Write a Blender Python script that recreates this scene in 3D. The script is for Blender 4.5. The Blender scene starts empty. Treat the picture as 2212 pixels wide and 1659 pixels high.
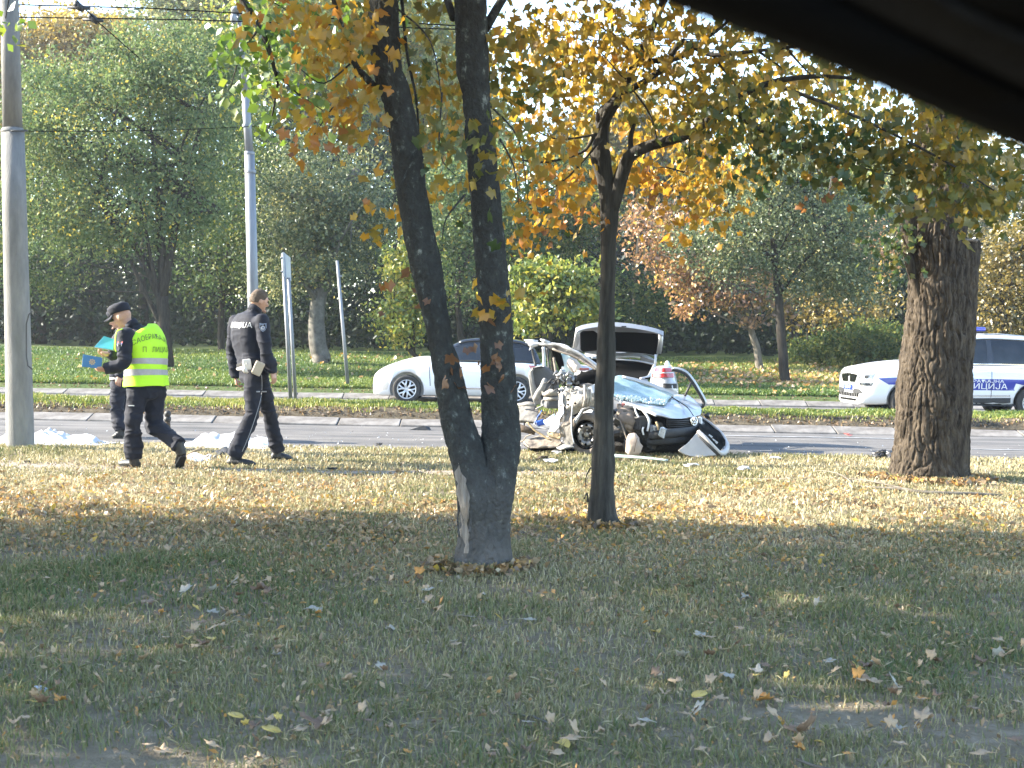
import bpy, bmesh, math, random
import numpy as np
from mathutils import Vector, Matrix
from mathutils.bvhtree import BVHTree

scene = bpy.context.scene
rad = math.radians
rng = np.random.default_rng(11)
random.seed(11)

# ------------------------------------------------------------------ camera
FPX, CX, CY, CAMH = 2770.0, 1106.0, 829.5, 1.35      # photo measured at 2212 x 1659
PITCH = math.atan((CY - 740.0) / FPX)
ROLL = rad(1.0)
c_f = Vector((0, math.cos(PITCH), -math.sin(PITCH)))
_u0 = Vector((0, math.sin(PITCH), math.cos(PITCH)))
_r0 = Vector((1, 0, 0))
c_r = _r0 * math.cos(ROLL) + _u0 * math.sin(ROLL)
c_u = -_r0 * math.sin(ROLL) + _u0 * math.cos(ROLL)
CAMP = Vector((0, 0, CAMH))
cam_d = bpy.data.cameras.new('camera')
cam = bpy.data.objects.new('camera', cam_d)
scene.collection.objects.link(cam)
scene.camera = cam
M = Matrix((c_r, c_u, -c_f)).transposed().to_4x4()
M.translation = CAMP
cam.matrix_world = M
cam_d.sensor_width = 36.0
cam_d.lens = 36.0 * FPX / 2212.0
cam_d.clip_start = 0.05
cam_d.clip_end = 600
cam_d.dof.use_dof = True
cam_d.dof.focus_distance = 14.0
cam_d.dof.aperture_fstop = 9.0

# ------------------------------------------------------------------ light
SUN_EL, SUN_BACK = rad(28), rad(5)     # sun stands left of the street, almost square to the view
sdir = Vector((-math.cos(SUN_BACK) * math.cos(SUN_EL), math.sin(SUN_BACK) * math.cos(SUN_EL), math.sin(SUN_EL)))
world = bpy.data.worlds.new('World')
scene.world = world
world.use_nodes = True
wn = world.node_tree.nodes
wl = world.node_tree.links
wn.clear()
w_out = wn.new('ShaderNodeOutputWorld')
w_bg = wn.new('ShaderNodeBackground')
w_sky = wn.new('ShaderNodeTexSky')
w_sky.sky_type = 'NISHITA'
w_sky.sun_disc = False
w_sky.sun_elevation = SUN_EL
w_sky.sun_rotation = math.atan2(sdir.x, sdir.y)
w_sky.air_density = 1.0
w_sky.dust_density = 0.4
w_bg.inputs['Strength'].default_value = 0.15
wl.new(w_sky.outputs[0], w_bg.inputs[0])
wl.new(w_bg.outputs[0], w_out.inputs[0])
sun_d = bpy.data.lights.new('sun', 'SUN')
sun_d.energy = 5.0
sun_d.angle = rad(0.5)
sun_d.color = (1.0, 0.91, 0.76)
sun = bpy.data.objects.new('sun', sun_d)
scene.collection.objects.link(sun)
sun.rotation_euler = sdir.to_track_quat('Z', 'Y').to_euler()
scene.view_settings.view_transform = 'Standard'
scene.view_settings.look = 'None'
scene.view_settings.gamma = 1.0
scene.view_settings.exposure = 2.4
scene.view_settings.use_curve_mapping = False
try:
    scene.cycles.max_bounces = 8
    scene.cycles.transparent_max_bounces = 12
    scene.cycles.volume_bounces = 0
    scene.cycles.caustics_reflective = False
    scene.cycles.caustics_refractive = False
except Exception:
    pass

# ------------------------------------------------------------------ pixel <-> place
def ray(px, py):
    return c_f * FPX + c_r * (px - CX) + c_u * (CY - py)

def at(px, py, Y):
    r = ray(px, py)
    return CAMP + r * (Y / r.y)

def G(px, py, z=0.0):
    r = ray(px, py)
    return CAMP + r * ((z - CAMH) / r.z)

# ------------------------------------------------------------------ noise
def _hash(ix, iy, iz, seed):
    h = (ix.astype(np.int64) * 374761393 + iy.astype(np.int64) * 668265263 + iz.astype(np.int64) * 2147483647 + seed * 974711) & 0xFFFFFFFF
    h = ((h ^ (h >> 13)) * 1274126177) & 0xFFFFFFFF
    h = (h ^ (h >> 16)) & 0xFFFFFFFF
    return h.astype(np.float64) / 4294967295.0

def vnoise(P, sc=1.0, seed=0):
    P = np.asarray(P, dtype=float) * sc
    i = np.floor(P)
    f = P - i
    f = f * f * (3 - 2 * f)
    i = i.astype(np.int64)
    r = 0
    for dx in (0, 1):
        for dy in (0, 1):
            for dz in (0, 1):
                w = (f[..., 0] if dx else 1 - f[..., 0]) * (f[..., 1] if dy else 1 - f[..., 1]) * (f[..., 2] if dz else 1 - f[..., 2])
                r = r + w * _hash(i[..., 0] + dx, i[..., 1] + dy, i[..., 2] + dz, seed)
    return r * 2 - 1

def fbm(P, sc=1.0, seed=0, oct=3):
    s, a = 0, 1.0
    for k in range(oct):
        s = s + a * vnoise(P, sc * 2 ** k, seed + k * 17)
        a *= 0.5
    return s

# ------------------------------------------------------------------ materials
MATS = {}

def _nodes(name):
    m = bpy.data.materials.new(name)
    m.use_nodes = True
    nt = m.node_tree
    nt.nodes.clear()
    out = nt.nodes.new('ShaderNodeOutputMaterial')
    return m, nt, out

def mat(name, c1, c2=None, sc=8.0, rough=0.7, metal=0.0, bump=0.0, bsc=None, spec=0.5, c3=None, stretch=None, coat=0.0, contrast=(0.35, 0.65), sheen=0.0):
    """principled paint with a two or three colour noise and fine relief"""
    if name in MATS:
        return MATS[name]
    m, nt, out = _nodes(name)
    N, L = nt.nodes, nt.links
    b = N.new('ShaderNodeBsdfPrincipled')
    b.inputs['Roughness'].default_value = rough
    b.inputs['Metallic'].default_value = metal
    b.inputs['Specular IOR Level'].default_value = spec
    b.inputs['Coat Weight'].default_value = coat
    b.inputs['Coat Roughness'].default_value = 0.08
    b.inputs['Sheen Weight'].default_value = sheen
    b.inputs['Sheen Roughness'].default_value = 0.4
    L.new(b.outputs[0], out.inputs[0])
    tc = N.new('ShaderNodeTexCoord')
    mp = N.new('ShaderNodeMapping')
    L.new(tc.outputs['Object'], mp.inputs[0])
    if stretch:
        mp.inputs['Scale'].default_value = stretch
    if c2 is None:
        c2 = tuple(x * 0.85 for x in c1)
    nz = N.new('ShaderNodeTexNoise')
    nz.inputs['Scale'].default_value = sc
    nz.inputs['Detail'].default_value = 6
    nz.inputs['Roughness'].default_value = 0.65
    L.new(mp.outputs[0], nz.inputs['Vector'])
    cr = N.new('ShaderNodeValToRGB')
    cr.color_ramp.elements[0].position = contrast[0]
    cr.color_ramp.elements[0].color = (*c1, 1)
    cr.color_ramp.elements[1].position = contrast[1]
    cr.color_ramp.elements[1].color = (*c2, 1)
    if c3:
        e = cr.color_ramp.elements.new(0.5 * (contrast[0] + contrast[1]))
        e.color = (*c3, 1)
    L.new(nz.outputs['Fac'], cr.inputs[0])
    L.new(cr.outputs[0], b.inputs['Base Color'])
    if bump:
        n2 = N.new('ShaderNodeTexNoise')
        n2.inputs['Scale'].default_value = bsc or sc * 4
        n2.inputs['Detail'].default_value = 5
        L.new(mp.outputs[0], n2.inputs['Vector'])
        bp = N.new('ShaderNodeBump')
        bp.inputs['Strength'].default_value = bump
        bp.inputs['Distance'].default_value = 0.02
        L.new(n2.outputs['Fac'], bp.inputs['Height'])
        L.new(bp.outputs[0], b.inputs['Normal'])
    MATS[name] = m
    return m

def leaf_mat(name, stops, trans=0.45, gloss=0.06, grough=0.4):
    """thin leaf: tint attribute (0..1) picks the hue; diffuse + translucent + weak gloss"""
    if name in MATS:
        return MATS[name]
    m, nt, out = _nodes(name)
    N, L = nt.nodes, nt.links
    a = N.new('ShaderNodeAttribute')
    a.attribute_name = 'tint'
    cr = N.new('ShaderNodeValToRGB')
    el = cr.color_ramp.elements
    el[0].position, el[0].color = stops[0][0], (*stops[0][1], 1)
    el[1].position, el[1].color = stops[-1][0], (*stops[-1][1], 1)
    for p, c in stops[1:-1]:
        e = el.new(p)
        e.color = (*c, 1)
    L.new(a.outputs['Fac'], cr.inputs[0])
    d = N.new('ShaderNodeBsdfDiffuse')
    t = N.new('ShaderNodeBsdfTranslucent')
    g = N.new('ShaderNodeBsdfGlossy')
    g.inputs['Roughness'].default_value = grough
    g.inputs['Color'].default_value = (0.9, 0.95, 1, 1)
    L.new(cr.outputs[0], d.inputs['Color'])
    L.new(cr.outputs[0], t.inputs['Color'])
    m1 = N.new('ShaderNodeMixShader')
    m1.inputs[0].default_value = trans
    L.new(d.outputs[0], m1.inputs[1])
    L.new(t.outputs[0], m1.inputs[2])
    m2 = N.new('ShaderNodeMixShader')
    m2.inputs[0].default_value = gloss
    L.new(m1.outputs[0], m2.inputs[1])
    L.new(g.outputs[0], m2.inputs[2])
    L.new(m2.outputs[0], out.inputs[0])
    MATS[name] = m
    return m

def glass_mat(name, tint=(0.6, 0.75, 0.75), alpha=0.5, rough=0.03, crack=False):
    if name in MATS:
        return MATS[name]
    m, nt, out = _nodes(name)
    N, L = nt.nodes, nt.links
    tr = N.new('ShaderNodeBsdfTransparent')
    tr.inputs[0].default_value = (*[min(1, x * 1.05) for x in tint], 1)
    b = N.new('ShaderNodeBsdfPrincipled')
    b.inputs['Base Color'].default_value = (*[x * 0.6 for x in tint], 1)
    b.inputs['Roughness'].default_value = rough
    b.inputs['Specular IOR Level'].default_value = 0.8
    mx = N.new('ShaderNodeMixShader')
    mx.inputs[0].default_value = alpha
    L.new(tr.outputs[0], mx.inputs[1])
    L.new(b.outputs[0], mx.inputs[2])
    L.new(mx.outputs[0], out.inputs[0])
    if crack:
        tc = N.new('ShaderNodeTexCoord')
        v = N.new('ShaderNodeTexVoronoi')
        v.feature = 'DISTANCE_TO_EDGE'
        v.inputs['Scale'].default_value = 110
        L.new(tc.outputs['Object'], v.inputs['Vector'])
        n = N.new('ShaderNodeTexNoise')
        n.inputs['Scale'].default_value = 5
        L.new(tc.outputs['Object'], n.inputs['Vector'])
        c1 = N.new('ShaderNodeValToRGB')
        c1.color_ramp.elements[0].color = (0.46, 0.58, 0.58, 1)
        c1.color_ramp.elements[1].color = (*[x * 0.55 for x in tint], 1)
        c1.color_ramp.elements[1].position = 0.05
        L.new(v.outputs['Distance'], c1.inputs[0])
        L.new(c1.outputs[0], b.inputs['Base Color'])
        c2 = N.new('ShaderNodeValToRGB')
        c2.color_ramp.elements[0].position, c2.color_ramp.elements[0].color = 0.4, (alpha * 0.9,) * 3 + (1,)
        c2.color_ramp.elements[1].position, c2.color_ramp.elements[1].color = 0.6, (min(1, alpha * 1.25),) * 3 + (1,)
        L.new(n.outputs['Fac'], c2.inputs[0])
        L.new(c2.outputs[0], mx.inputs[0])
    MATS[name] = m
    return m

# ------------------------------------------------------------------ mesh helpers
def link(o):
    scene.collection.objects.link(o)
    return o

def tag(o, label=None, cat=None, group=None, kind=None):
    if label:
        o['label'] = label
    if cat:
        o['category'] = cat
    if group:
        o['group'] = group
    if kind:
        o['kind'] = kind
    return o

def thing(name, loc, label, cat, group=None):
    o = bpy.data.objects.new(name, None)
    o.empty_display_size = 0.2
    o.location = loc
    link(o)
    return tag(o, label, cat, group)

def origin_of(p):
    v = Vector((0, 0, 0))
    while p is not None:
        v = v + p.location
        p = p.parent
    return v

class MB:
    """collects geometry in world coordinates; out() links it as one object"""
    def __init__(self):
        self.v, self.f, self.smooth = [], [], []

    def add(self, verts, faces, smooth=True):
        o = len(self.v)
        self.v += [tuple(p) for p in verts]
        self.f += [tuple(i + o for i in f) for f in faces]
        self.smooth += [smooth] * len(faces)
        return self

    def rings(self, rings, cap=True, smooth=True, close=True):
        n = len(rings[0])
        vs = [p for r in rings for p in r]
        fs = []
        for i in range(len(rings) - 1):
            for j in range(n if close else n - 1):
                k = (j + 1) % n
                fs.append((i * n + j, i * n + k, (i + 1) * n + k, (i + 1) * n + j))
        if cap and close:
            fs.append(tuple(range(n - 1, -1, -1)))
            fs.append(tuple((len(rings) - 1) * n + j for j in range(n)))
        return self.add(vs, fs, smooth)

    def tube(self, pts, radii, n=8, up=None, flat=1.0, cap=True, smooth=True):
        """swept tube; radius scalar or list; flat squeezes the second axis"""
        pts = [Vector(p) for p in pts]
        if not hasattr(radii, '__len__'):
            radii = [radii] * len(pts)
        rs = []
        ref = Vector(up) if up is not None else None
        prev = None
        for i, p in enumerate(pts):
            d = (pts[min(i + 1, len(pts) - 1)] - pts[max(i - 1, 0)])
            if d.length < 1e-9:
                d = Vector((0, 0, 1))
            d.normalize()
            if ref is not None:
                a = ref - d * ref.dot(d)
            elif prev is not None:
                a = prev - d * prev.dot(d)
            else:
                h = Vector((0, 0, 1)) if abs(d.z) < 0.9 else Vector((1, 0, 0))
                a = h.cross(d)
            if a.length < 1e-6:
                a = Vector((1, 0, 0)).cross(d)
            a.normalize()
            prev = a
            b = d.cross(a)
            r = radii[i]
            rs.append([p + a * (r * math.cos(t)) + b * (r * flat * math.sin(t)) for t in [2 * math.pi * k / n for k in range(n)]])
        return self.rings(rs, cap, smooth)

    def box(self, c, size, rz=0.0, mat4=None, smooth=False):
        sx, sy, sz = [s / 2 for s in size]
        R = Matrix.Rotation(rz, 3, 'Z') if mat4 is None else mat4
        c = Vector(c)
        vs = [c + R @ Vector((x * sx, y * sy, z * sz)) for x in (-1, 1) for y in (-1, 1) for z in (-1, 1)]
        fs = [(0, 1, 3, 2), (4, 6, 7, 5), (0, 4, 5, 1), (2, 3, 7, 6), (0, 2, 6, 4), (1, 5, 7, 3)]
        return self.add(vs, fs, smooth)

    def sphere(self, c, r, n=10, R=None):
        if not hasattr(r, '__len__'):
            r = (r, r, r)
        R = R or Matrix.Identity(3)
        c = Vector(c)
        rs = []
        m = max(4, n // 2 + 1)
        for i in range(1, m):
            ph = math.pi * i / m
            rs.append([c + R @ Vector((r[0] * math.sin(ph) * math.cos(2 * math.pi * k / n), r[1] * math.sin(ph) * math.sin(2 * math.pi * k / n), -r[2] * math.cos(ph))) for k in range(n)])
        return self.rings(rs)

    def prism(self, pts, ext):
        """polygon of 3-D points extruded by a vector"""
        ext = Vector(ext)
        a = [Vector(p) for p in pts]
        b = [p + ext for p in a]
        n = len(a)
        fs = [tuple(range(n - 1, -1, -1)), tuple(range(n, 2 * n))] + [(i, (i + 1) % n, n + (i + 1) % n, n + i) for i in range(n)]
        return self.add(a + b, fs, False)

    def disc(self, c, nrm, r, th, n=16, r2=None):
        nrm = Vector(nrm).normalized()
        return self.tube([Vector(c) - nrm * th / 2, Vector(c) + nrm * th / 2], [r, r if r2 is None else r2], n, smooth=False)

    def np(self):
        return np.array(self.v)

    def out(self, name, material, parent=None, label=None, bevel=0.0, crumple=0.0, csc=6.0, subsurf=0, kind=None, seed=0):
        org = origin_of(parent)
        V = np.array(self.v, dtype=float)
        if crumple:
            V = V + np.stack([fbm(V, csc, 31 + seed), fbm(V, csc, 57 + seed), fbm(V, csc, 83 + seed)], -1) * crumple
        V = V - np.array(org)
        me = bpy.data.meshes.new(name)
        me.from_pydata(V.tolist(), [], self.f)
        me.polygons.foreach_set('use_smooth', self.smooth)
        me.materials.append(material)
        if bevel or True:
            bm = bmesh.new()
            bm.from_mesh(me)
            bmesh.ops.recalc_face_normals(bm, faces=bm.faces)
            if bevel:
                bmesh.ops.bevel(bm, geom=[e for e in bm.edges if e.is_manifold and e.calc_face_angle(0) > 0.5], offset=bevel, segments=2, affect='EDGES', profile=0.5)
            bm.to_mesh(me)
            bm.free()
        o = bpy.data.objects.new(name, me)
        link(o)
        if parent is not None:
            o.parent = parent
        if subsurf:
            md = o.modifiers.new('s', 'SUBSURF')
            md.levels = md.render_levels = subsurf
        return tag(o, label=label, kind=kind)

def solid(o, th, off=0.0):
    md = o.modifiers.new('t', 'SOLIDIFY')
    md.thickness = th
    md.offset = off
    return o

def bake(o):
    """apply all modifiers without operators"""
    dg = bpy.context.evaluated_depsgraph_get()
    me = bpy.data.meshes.new_from_object(o.evaluated_get(dg))
    o.modifiers.clear()
    old = o.data
    o.data = me
    bpy.data.meshes.remove(old)
    return o

def remesh(o, vox, smooth=6):
    md = o.modifiers.new('r', 'REMESH')
    md.mode = 'VOXEL'
    md.voxel_size = vox
    md.use_smooth_shade = True
    if smooth:
        sm = o.modifiers.new('s', 'SMOOTH')
        sm.iterations = smooth
        sm.factor = 0.5
    bake(o)
    o.data.polygons.foreach_set('use_smooth', [True] * len(o.data.polygons))
    return o

def verts_of(o):
    a = np.empty(len(o.data.vertices) * 3)
    o.data.vertices.foreach_get('co', a)
    return a.reshape(-1, 3)

def set_verts(o, V):
    o.data.vertices.foreach_set('co', V.ravel())
    o.data.update()

def normals_of(o):
    a = np.empty(len(o.data.vertices) * 3)
    o.data.vertex_normals.foreach_get('vector', a)
    return a.reshape(-1, 3)

def quick_mesh(name, V, F, material, parent=None, tint=None, smooth=False, kind=None):
    """numpy vertices and same-size faces straight into a mesh"""
    V = np.asarray(V, dtype=np.float32) - np.array(origin_of(parent), dtype=np.float32)
    F = np.asarray(F, dtype=np.int32)
    me = bpy.data.meshes.new(name)
    k = F.shape[1]
    me.vertices.add(len(V))
    me.vertices.foreach_set('co', V.ravel())
    me.loops.add(F.size)
    me.loops.foreach_set('vertex_index', F.ravel())
    me.polygons.add(len(F))
    me.polygons.foreach_set('loop_start', np.arange(0, F.size, k, dtype=np.int32))
    me.polygons.foreach_set('loop_total', np.full(len(F), k, dtype=np.int32))
    if smooth:
        me.polygons.foreach_set('use_smooth', np.ones(len(F), dtype=bool))
    if tint is not None:
        at_ = me.attributes.new('tint', 'FLOAT', 'FACE')
        at_.data.foreach_set('value', np.asarray(tint, dtype=np.float32))
    me.materials.append(material)
    me.update(calc_edges=True)
    me.validate()
    o = bpy.data.objects.new(name, me)
    link(o)
    if parent is not None:
        o.parent = parent
    return tag(o, kind=kind)

def crom(rows, n):
    """Catmull-Rom resample a list of equal-shape arrays to n"""
    A = np.array(rows, dtype=float)
    m = len(A)
    t = np.linspace(0, m - 1, n)
    i = np.clip(np.floor(t).astype(int), 0, m - 2)
    f = (t - i)
    f = f.reshape((-1,) + (1,) * (A.ndim - 1))
    p0, p1, p2, p3 = A[np.clip(i - 1, 0, m - 1)], A[i], A[i + 1], A[np.clip(i + 2, 0, m - 1)]
    return 0.5 * ((2 * p1) + (-p0 + p2) * f + (2 * p0 - 5 * p1 + 4 * p2 - p3) * f ** 2 + (-p0 + 3 * p1 - 3 * p2 + p3) * f ** 3)

def panel(name, grid, material, parent=None, n=14, th=0.012, crumple=0.0, csc=5.0, seed=0, label=None, smooth=True):
    """curved sheet through a grid of points (rows of equal length), with real thickness"""
    A = np.array([[tuple(p) for p in r] for r in grid])
    A = crom(A, n)
    A = np.swapaxes(crom(np.swapaxes(A, 0, 1), n), 0, 1)
    V = A.reshape(-1, 3)
    if crumple:
        V = V + np.stack([fbm(V, csc, 31 + seed), fbm(V, csc, 57 + seed), fbm(V, csc, 83 + seed)], -1) * crumple
    idx = np.arange(n * n).reshape(n, n)
    F = np.stack([idx[:-1, :-1], idx[:-1, 1:], idx[1:, 1:], idx[1:, :-1]], -1).reshape(-1, 4)
    o = quick_mesh(name, V, F, material, parent, smooth=smooth)
    solid(o, th)
    bake(o)
    return tag(o, label=label)

def text_geo(s, size):
    cu = bpy.data.curves.new('lettering', 'FONT')
    cu.body = s
    cu.size = size
    cu.align_x = 'CENTER'
    cu.align_y = 'CENTER'
    o = bpy.data.objects.new('lettering', cu)
    link(o)
    dg = bpy.context.evaluated_depsgraph_get()
    me = bpy.data.meshes.new_from_object(o.evaluated_get(dg))
    V = [v.co.copy() for v in me.vertices]
    F = [tuple(p.vertices) for p in me.polygons]
    bpy.data.objects.remove(o)
    bpy.data.meshes.remove(me)
    bpy.data.curves.remove(cu)
    return V, F

def lettering(s, size, c, U, Vv, material, parent, wrap=None, off=0.004, bold=1.0, sx=1.0, name='lettering', arc=0.0):
    """flat print laid on a surface: wrap is a list of objects it is projected on"""
    V, F = text_geo(s, size)
    U = Vector(U).normalized()
    Vv = Vector(Vv).normalized()
    Nn = U.cross(Vv).normalized()
    c = Vector(c)
    pts = []
    trees = []
    for w in wrap or []:
        org = origin_of(w)
        trees.append((BVHTree.FromPolygons([v.co + org for v in w.data.vertices], [tuple(p.vertices) for p in w.data.polygons]), org))
    for v in V:
        y = v.y + arc * (1 - (v.x / (size * 3)) ** 2) if arc else v.y
        p = c + U * (v.x * sx) + Vv * y
        best = None
        for t, _ in trees:
            h = t.ray_cast(p + Nn * 0.5, -Nn, 1.0)
            if h[0] is not None and (best is None or (h[0] - p).dot(Nn) > (best - p).dot(Nn)):
                best = h[0]
        if best is not None:
            p = best
        pts.append(p + Nn * off)
    mb = MB()
    mb.add(pts, F, False)
    return mb.out(name, material, parent)
# ------------------------------------------------------------------ the ground
m_soil = mat('dry lawn soil', (0.15, 0.125, 0.09), (0.24, 0.205, 0.155), sc=9, rough=1.0, bump=1.0, bsc=60, c3=(0.17, 0.145, 0.10), spec=0.1)
m_path = mat('trodden earth', (0.20, 0.17, 0.14), (0.30, 0.26, 0.215), sc=6, rough=0.95, bump=0.4, bsc=60, spec=0.1)
m_asph = mat('worn asphalt', (0.060, 0.059, 0.059), (0.150, 0.141, 0.132), sc=1.6, rough=0.85, bump=0.25, bsc=220, spec=0.25, stretch=(0.35, 1.6, 1))
m_kerb = mat('pale concrete kerb', (0.10, 0.092, 0.084), (0.21, 0.198, 0.185), sc=3, rough=0.9, bump=0.3, bsc=90, spec=0.2)
m_line = mat('worn road paint', (0.30, 0.30, 0.30), (0.13, 0.13, 0.13), sc=9, rough=0.7)
m_bank = mat('bare dark soil', (0.045, 0.038, 0.028), (0.12, 0.10, 0.07), sc=9, rough=1.0, bump=0.9, bsc=30, spec=0.05)
m_park = mat('park turf', (0.045, 0.075, 0.022), (0.085, 0.10, 0.035), sc=1.2, rough=0.95, bump=0.5, bsc=20, spec=0.1)

def grid_sheet(name, xs, ys, zf, material, kind='structure', noise=0.0, nsc=0.8, seed=0):
    X, Y = np.meshgrid(xs, ys)
    Z = zf(X, Y)
    V = np.stack([X, Y, Z], -1).reshape(-1, 3)
    if noise:
        V[:, 2] += fbm(V * np.array([1, 1, 0]), nsc, seed) * noise
    n, m = len(ys), len(xs)
    idx = np.arange(n * m).reshape(n, m)
    F = np.stack([idx[:-1, :-1], idx[:-1, 1:], idx[1:, 1:], idx[1:, :-1]], -1).reshape(-1, 4)
    return quick_mesh(name, V, F, material, smooth=True, kind=kind)

def interp(Y, pts):
    return np.interp(Y, [p[0] for p in pts], [p[1] for p in pts])

def lawn_z(X, Y):
    z = 0.018 * vnoise(np.stack([X, Y, X * 0], -1), 0.9, 5) + 0.008 * vnoise(np.stack([X, Y, X * 0], -1), 3.1, 6)
    edge = 16.0 + 0.12 * vnoise(np.stack([X, X * 0, X * 0], -1), 0.9, 8)
    fade = np.clip((15.2 - Y) / 1.0, 0, 1)
    return np.where(Y > edge, -0.075, z * fade)

def park_z(X, Y):
    z = interp(Y, [(30.6, 0.05), (30.95, 0.08), (31.5, 0.19), (33, 0.24), (37, 0.32), (41, 0.62), (46, 0.85), (58, 1.05), (90, 1.5), (200, 4.0), (400, 8)])
    amp = np.clip((Y - 31) / 4, 0, 1) * 0.06
    return z + amp * vnoise(np.stack([X, Y, X * 0], -1), 0.35, 9)

def med_z(X, Y):
    z = interp(Y, [(21.25, 0.05), (21.34, 0.085), (21.5, 0.13), (21.75, 0.19), (22.6, 0.22), (23.4, 0.2), (23.75, 0.10), (23.9, -0.07)])
    w = np.clip((Y - 21.25) / 0.15, 0, 1) * np.clip((23.8 - Y) / 0.2, 0, 1)
    return z + w * (0.03 * vnoise(np.stack([X, Y, X * 0], -1), 2.2, 10) + 0.02 * vnoise(np.stack([X, Y, X * 0], -1), 7, 12))

fine = lambda a, b, n: list(np.linspace(a, b, n))
grid_sheet('ground', [-400, 0, 400], [-200, 0, 200, 420], lambda X, Y: X * 0 - 0.45, m_bank)
grid_sheet('lawn', [-150, -60] + fine(-20, 20, 220) + [60, 150], [-40, -10] + fine(0, 14.8, 110) + fine(14.9, 16.3, 26), lawn_z, m_soil)
grid_sheet('road', [-150] + fine(-30, 30, 40) + [150], [15.7, 17, 19, 21.3], lambda X, Y: X * 0 - 0.05, m_asph)
grid_sheet('far_carriageway', [-150] + fine(-30, 30, 40) + [150], [23.6, 26, 28, 30.7], lambda X, Y: X * 0 - 0.05, m_asph)
grid_sheet('median_strip', [-150, -60] + fine(-16, 16, 300) + [60, 150], fine(21.24, 23.95, 40), med_z, m_bank)
grid_sheet('park_ground', [-200, -80] + fine(-32, 32, 130) + [80, 200], fine(30.62, 33, 24) + fine(33.3, 60, 60) + [70, 90, 150, 250, 400], park_z, m_park)
# trodden path of bare earth behind the front lawn
px_ = np.linspace(-9, 9, 160)
pv, pf = [], []
for i, x in enumerate(px_):
    w = 0.23 + 0.08 * math.sin(x * 1.7) + (0.35 if x < -3.6 else 0) * min(1, max(0, (-3.6 - x)))
    w *= 1.0 if x < 0.7 else max(0.35, 1 - (x - 0.7) * 0.4)
    cy = 13.05 + 0.07 * math.sin(x * 0.9 + 1)
    for k, t in enumerate((-1, 0, 1)):
        pv.append((x, cy + w * t, float(lawn_z(np.array(x), np.array(cy + w * t))) + 0.006 + (0.004 if k == 1 else 0)))
for i in range(len(px_) - 1):
    for k in (0, 1):
        a = i * 3 + k
        pf.append((a, a + 3, a + 4, a + 1))
quick_mesh('path', pv, pf, m_path, smooth=True, kind='structure')
# lane marks
ml = MB()
ml.box((22.5, 18.1, -0.044), (32, 0.09, 0.004))
for x0 in (3.35, 12.4, -14.5):
    ml.box((x0 + 1.5, 20.0, -0.044), (3.0, 0.14, 0.004))
o = ml.out('lane_marking', m_line)
tag(o, kind='structure')
# kerbs: every stone its own piece
def kerb(name, y, z0, h, d, x0, x1, L, seed):
    r = random.Random(seed)
    root = bpy.data.objects.new(name, None)
    root.location = (0, y, 0)
    link(root)
    tag(root, kind='structure')
    protos = []
    for k in range(3):
        mb = MB()
        w = L - 0.016
        prof = [(-d / 2, z0), (-d / 2, z0 + h * .42), (-d / 2 + .02, z0 + h * .5), (d * .32, z0 + h), (d / 2, z0 + h), (d / 2, z0)]
        mb.prism([(-w / 2, y + a, b) for a, b in prof], (w, 0, 0))
        o = mb.out('kerb_stone', m_kerb, root, bevel=0.014)
        V = verts_of(o)
        V += np.stack([fbm(V + k * 7.7, 5, 3 + s) for s in (1, 2, 3)], -1) * 0.005
        set_verts(o, V)
        protos.append(o)
    x = x0
    k = 0
    while x < x1:
        src = protos[k % 3]
        o = src if k < 3 else src.copy()
        if k >= 3:
            link(o)
            o.parent = root
        o.location = (x + L / 2, r.uniform(-0.012, 0.012), r.uniform(-0.012, 0.006))
        o.rotation_euler = (r.uniform(-0.03, 0.03), r.uniform(-0.006, 0.006), r.uniform(-0.006, 0.006))
        x += L
        k += 1
kerb('median_kerb', 21.08, -0.1, 0.155, 0.40, -11, 11.4, 1.02, 4)
kerb('park_kerb', 30.46, -0.1, 0.18, 0.42, -15, 15.5, 1.1, 5)

# ------------------------------------------------------------------ leaves and grass, in bulk
def rot_frames(n, tilt=1.0, gen=rng):
    """random orthonormal frames: normals spread around up by tilt"""
    nrm = gen.normal(size=(n, 3)) * np.array([tilt, tilt, tilt * 0.6]) + np.array([0, 0, 0.55])
    nrm /= np.linalg.norm(nrm, axis=1)[:, None]
    a = gen.normal(size=(n, 3))
    a -= nrm * (a * nrm).sum(1)[:, None]
    a /= np.linalg.norm(a, axis=1)[:, None]
    b = np.cross(nrm, a)
    return a, b, nrm

def leaf_cards(C, size, tilt=1.0, droop=0.0, aspect=0.55, gen=rng):
    """folded diamond leaves, two triangles each -> V, F"""
    n = len(C)
    a, b, nr = rot_frames(n, tilt, gen)
    if droop:
        a = a * (1 - droop) + np.array([0, 0, -1.0]) * droop
        a /= np.linalg.norm(a, axis=1)[:, None]
        b = np.cross(nr, a)
        b /= np.linalg.norm(b, axis=1)[:, None] + 1e-9
        nr = np.cross(a, b)
    s = (np.asarray(size) * gen.uniform(0.65, 1.35, n))[:, None]
    V = np.stack([C - a * s * 0.5, C + b * s * 0.5 * aspect + nr * s * 0.08, C + a * s * 0.5, C - b * s * 0.5 * aspect + nr * s * 0.08], 1).reshape(-1, 3)
    i = np.arange(n)[:, None] * 4
    F = np.concatenate([i + np.array([[0, 1, 2]]), i + np.array([[0, 2, 3]])], 1).reshape(-1, 3)
    return V, F

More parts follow.
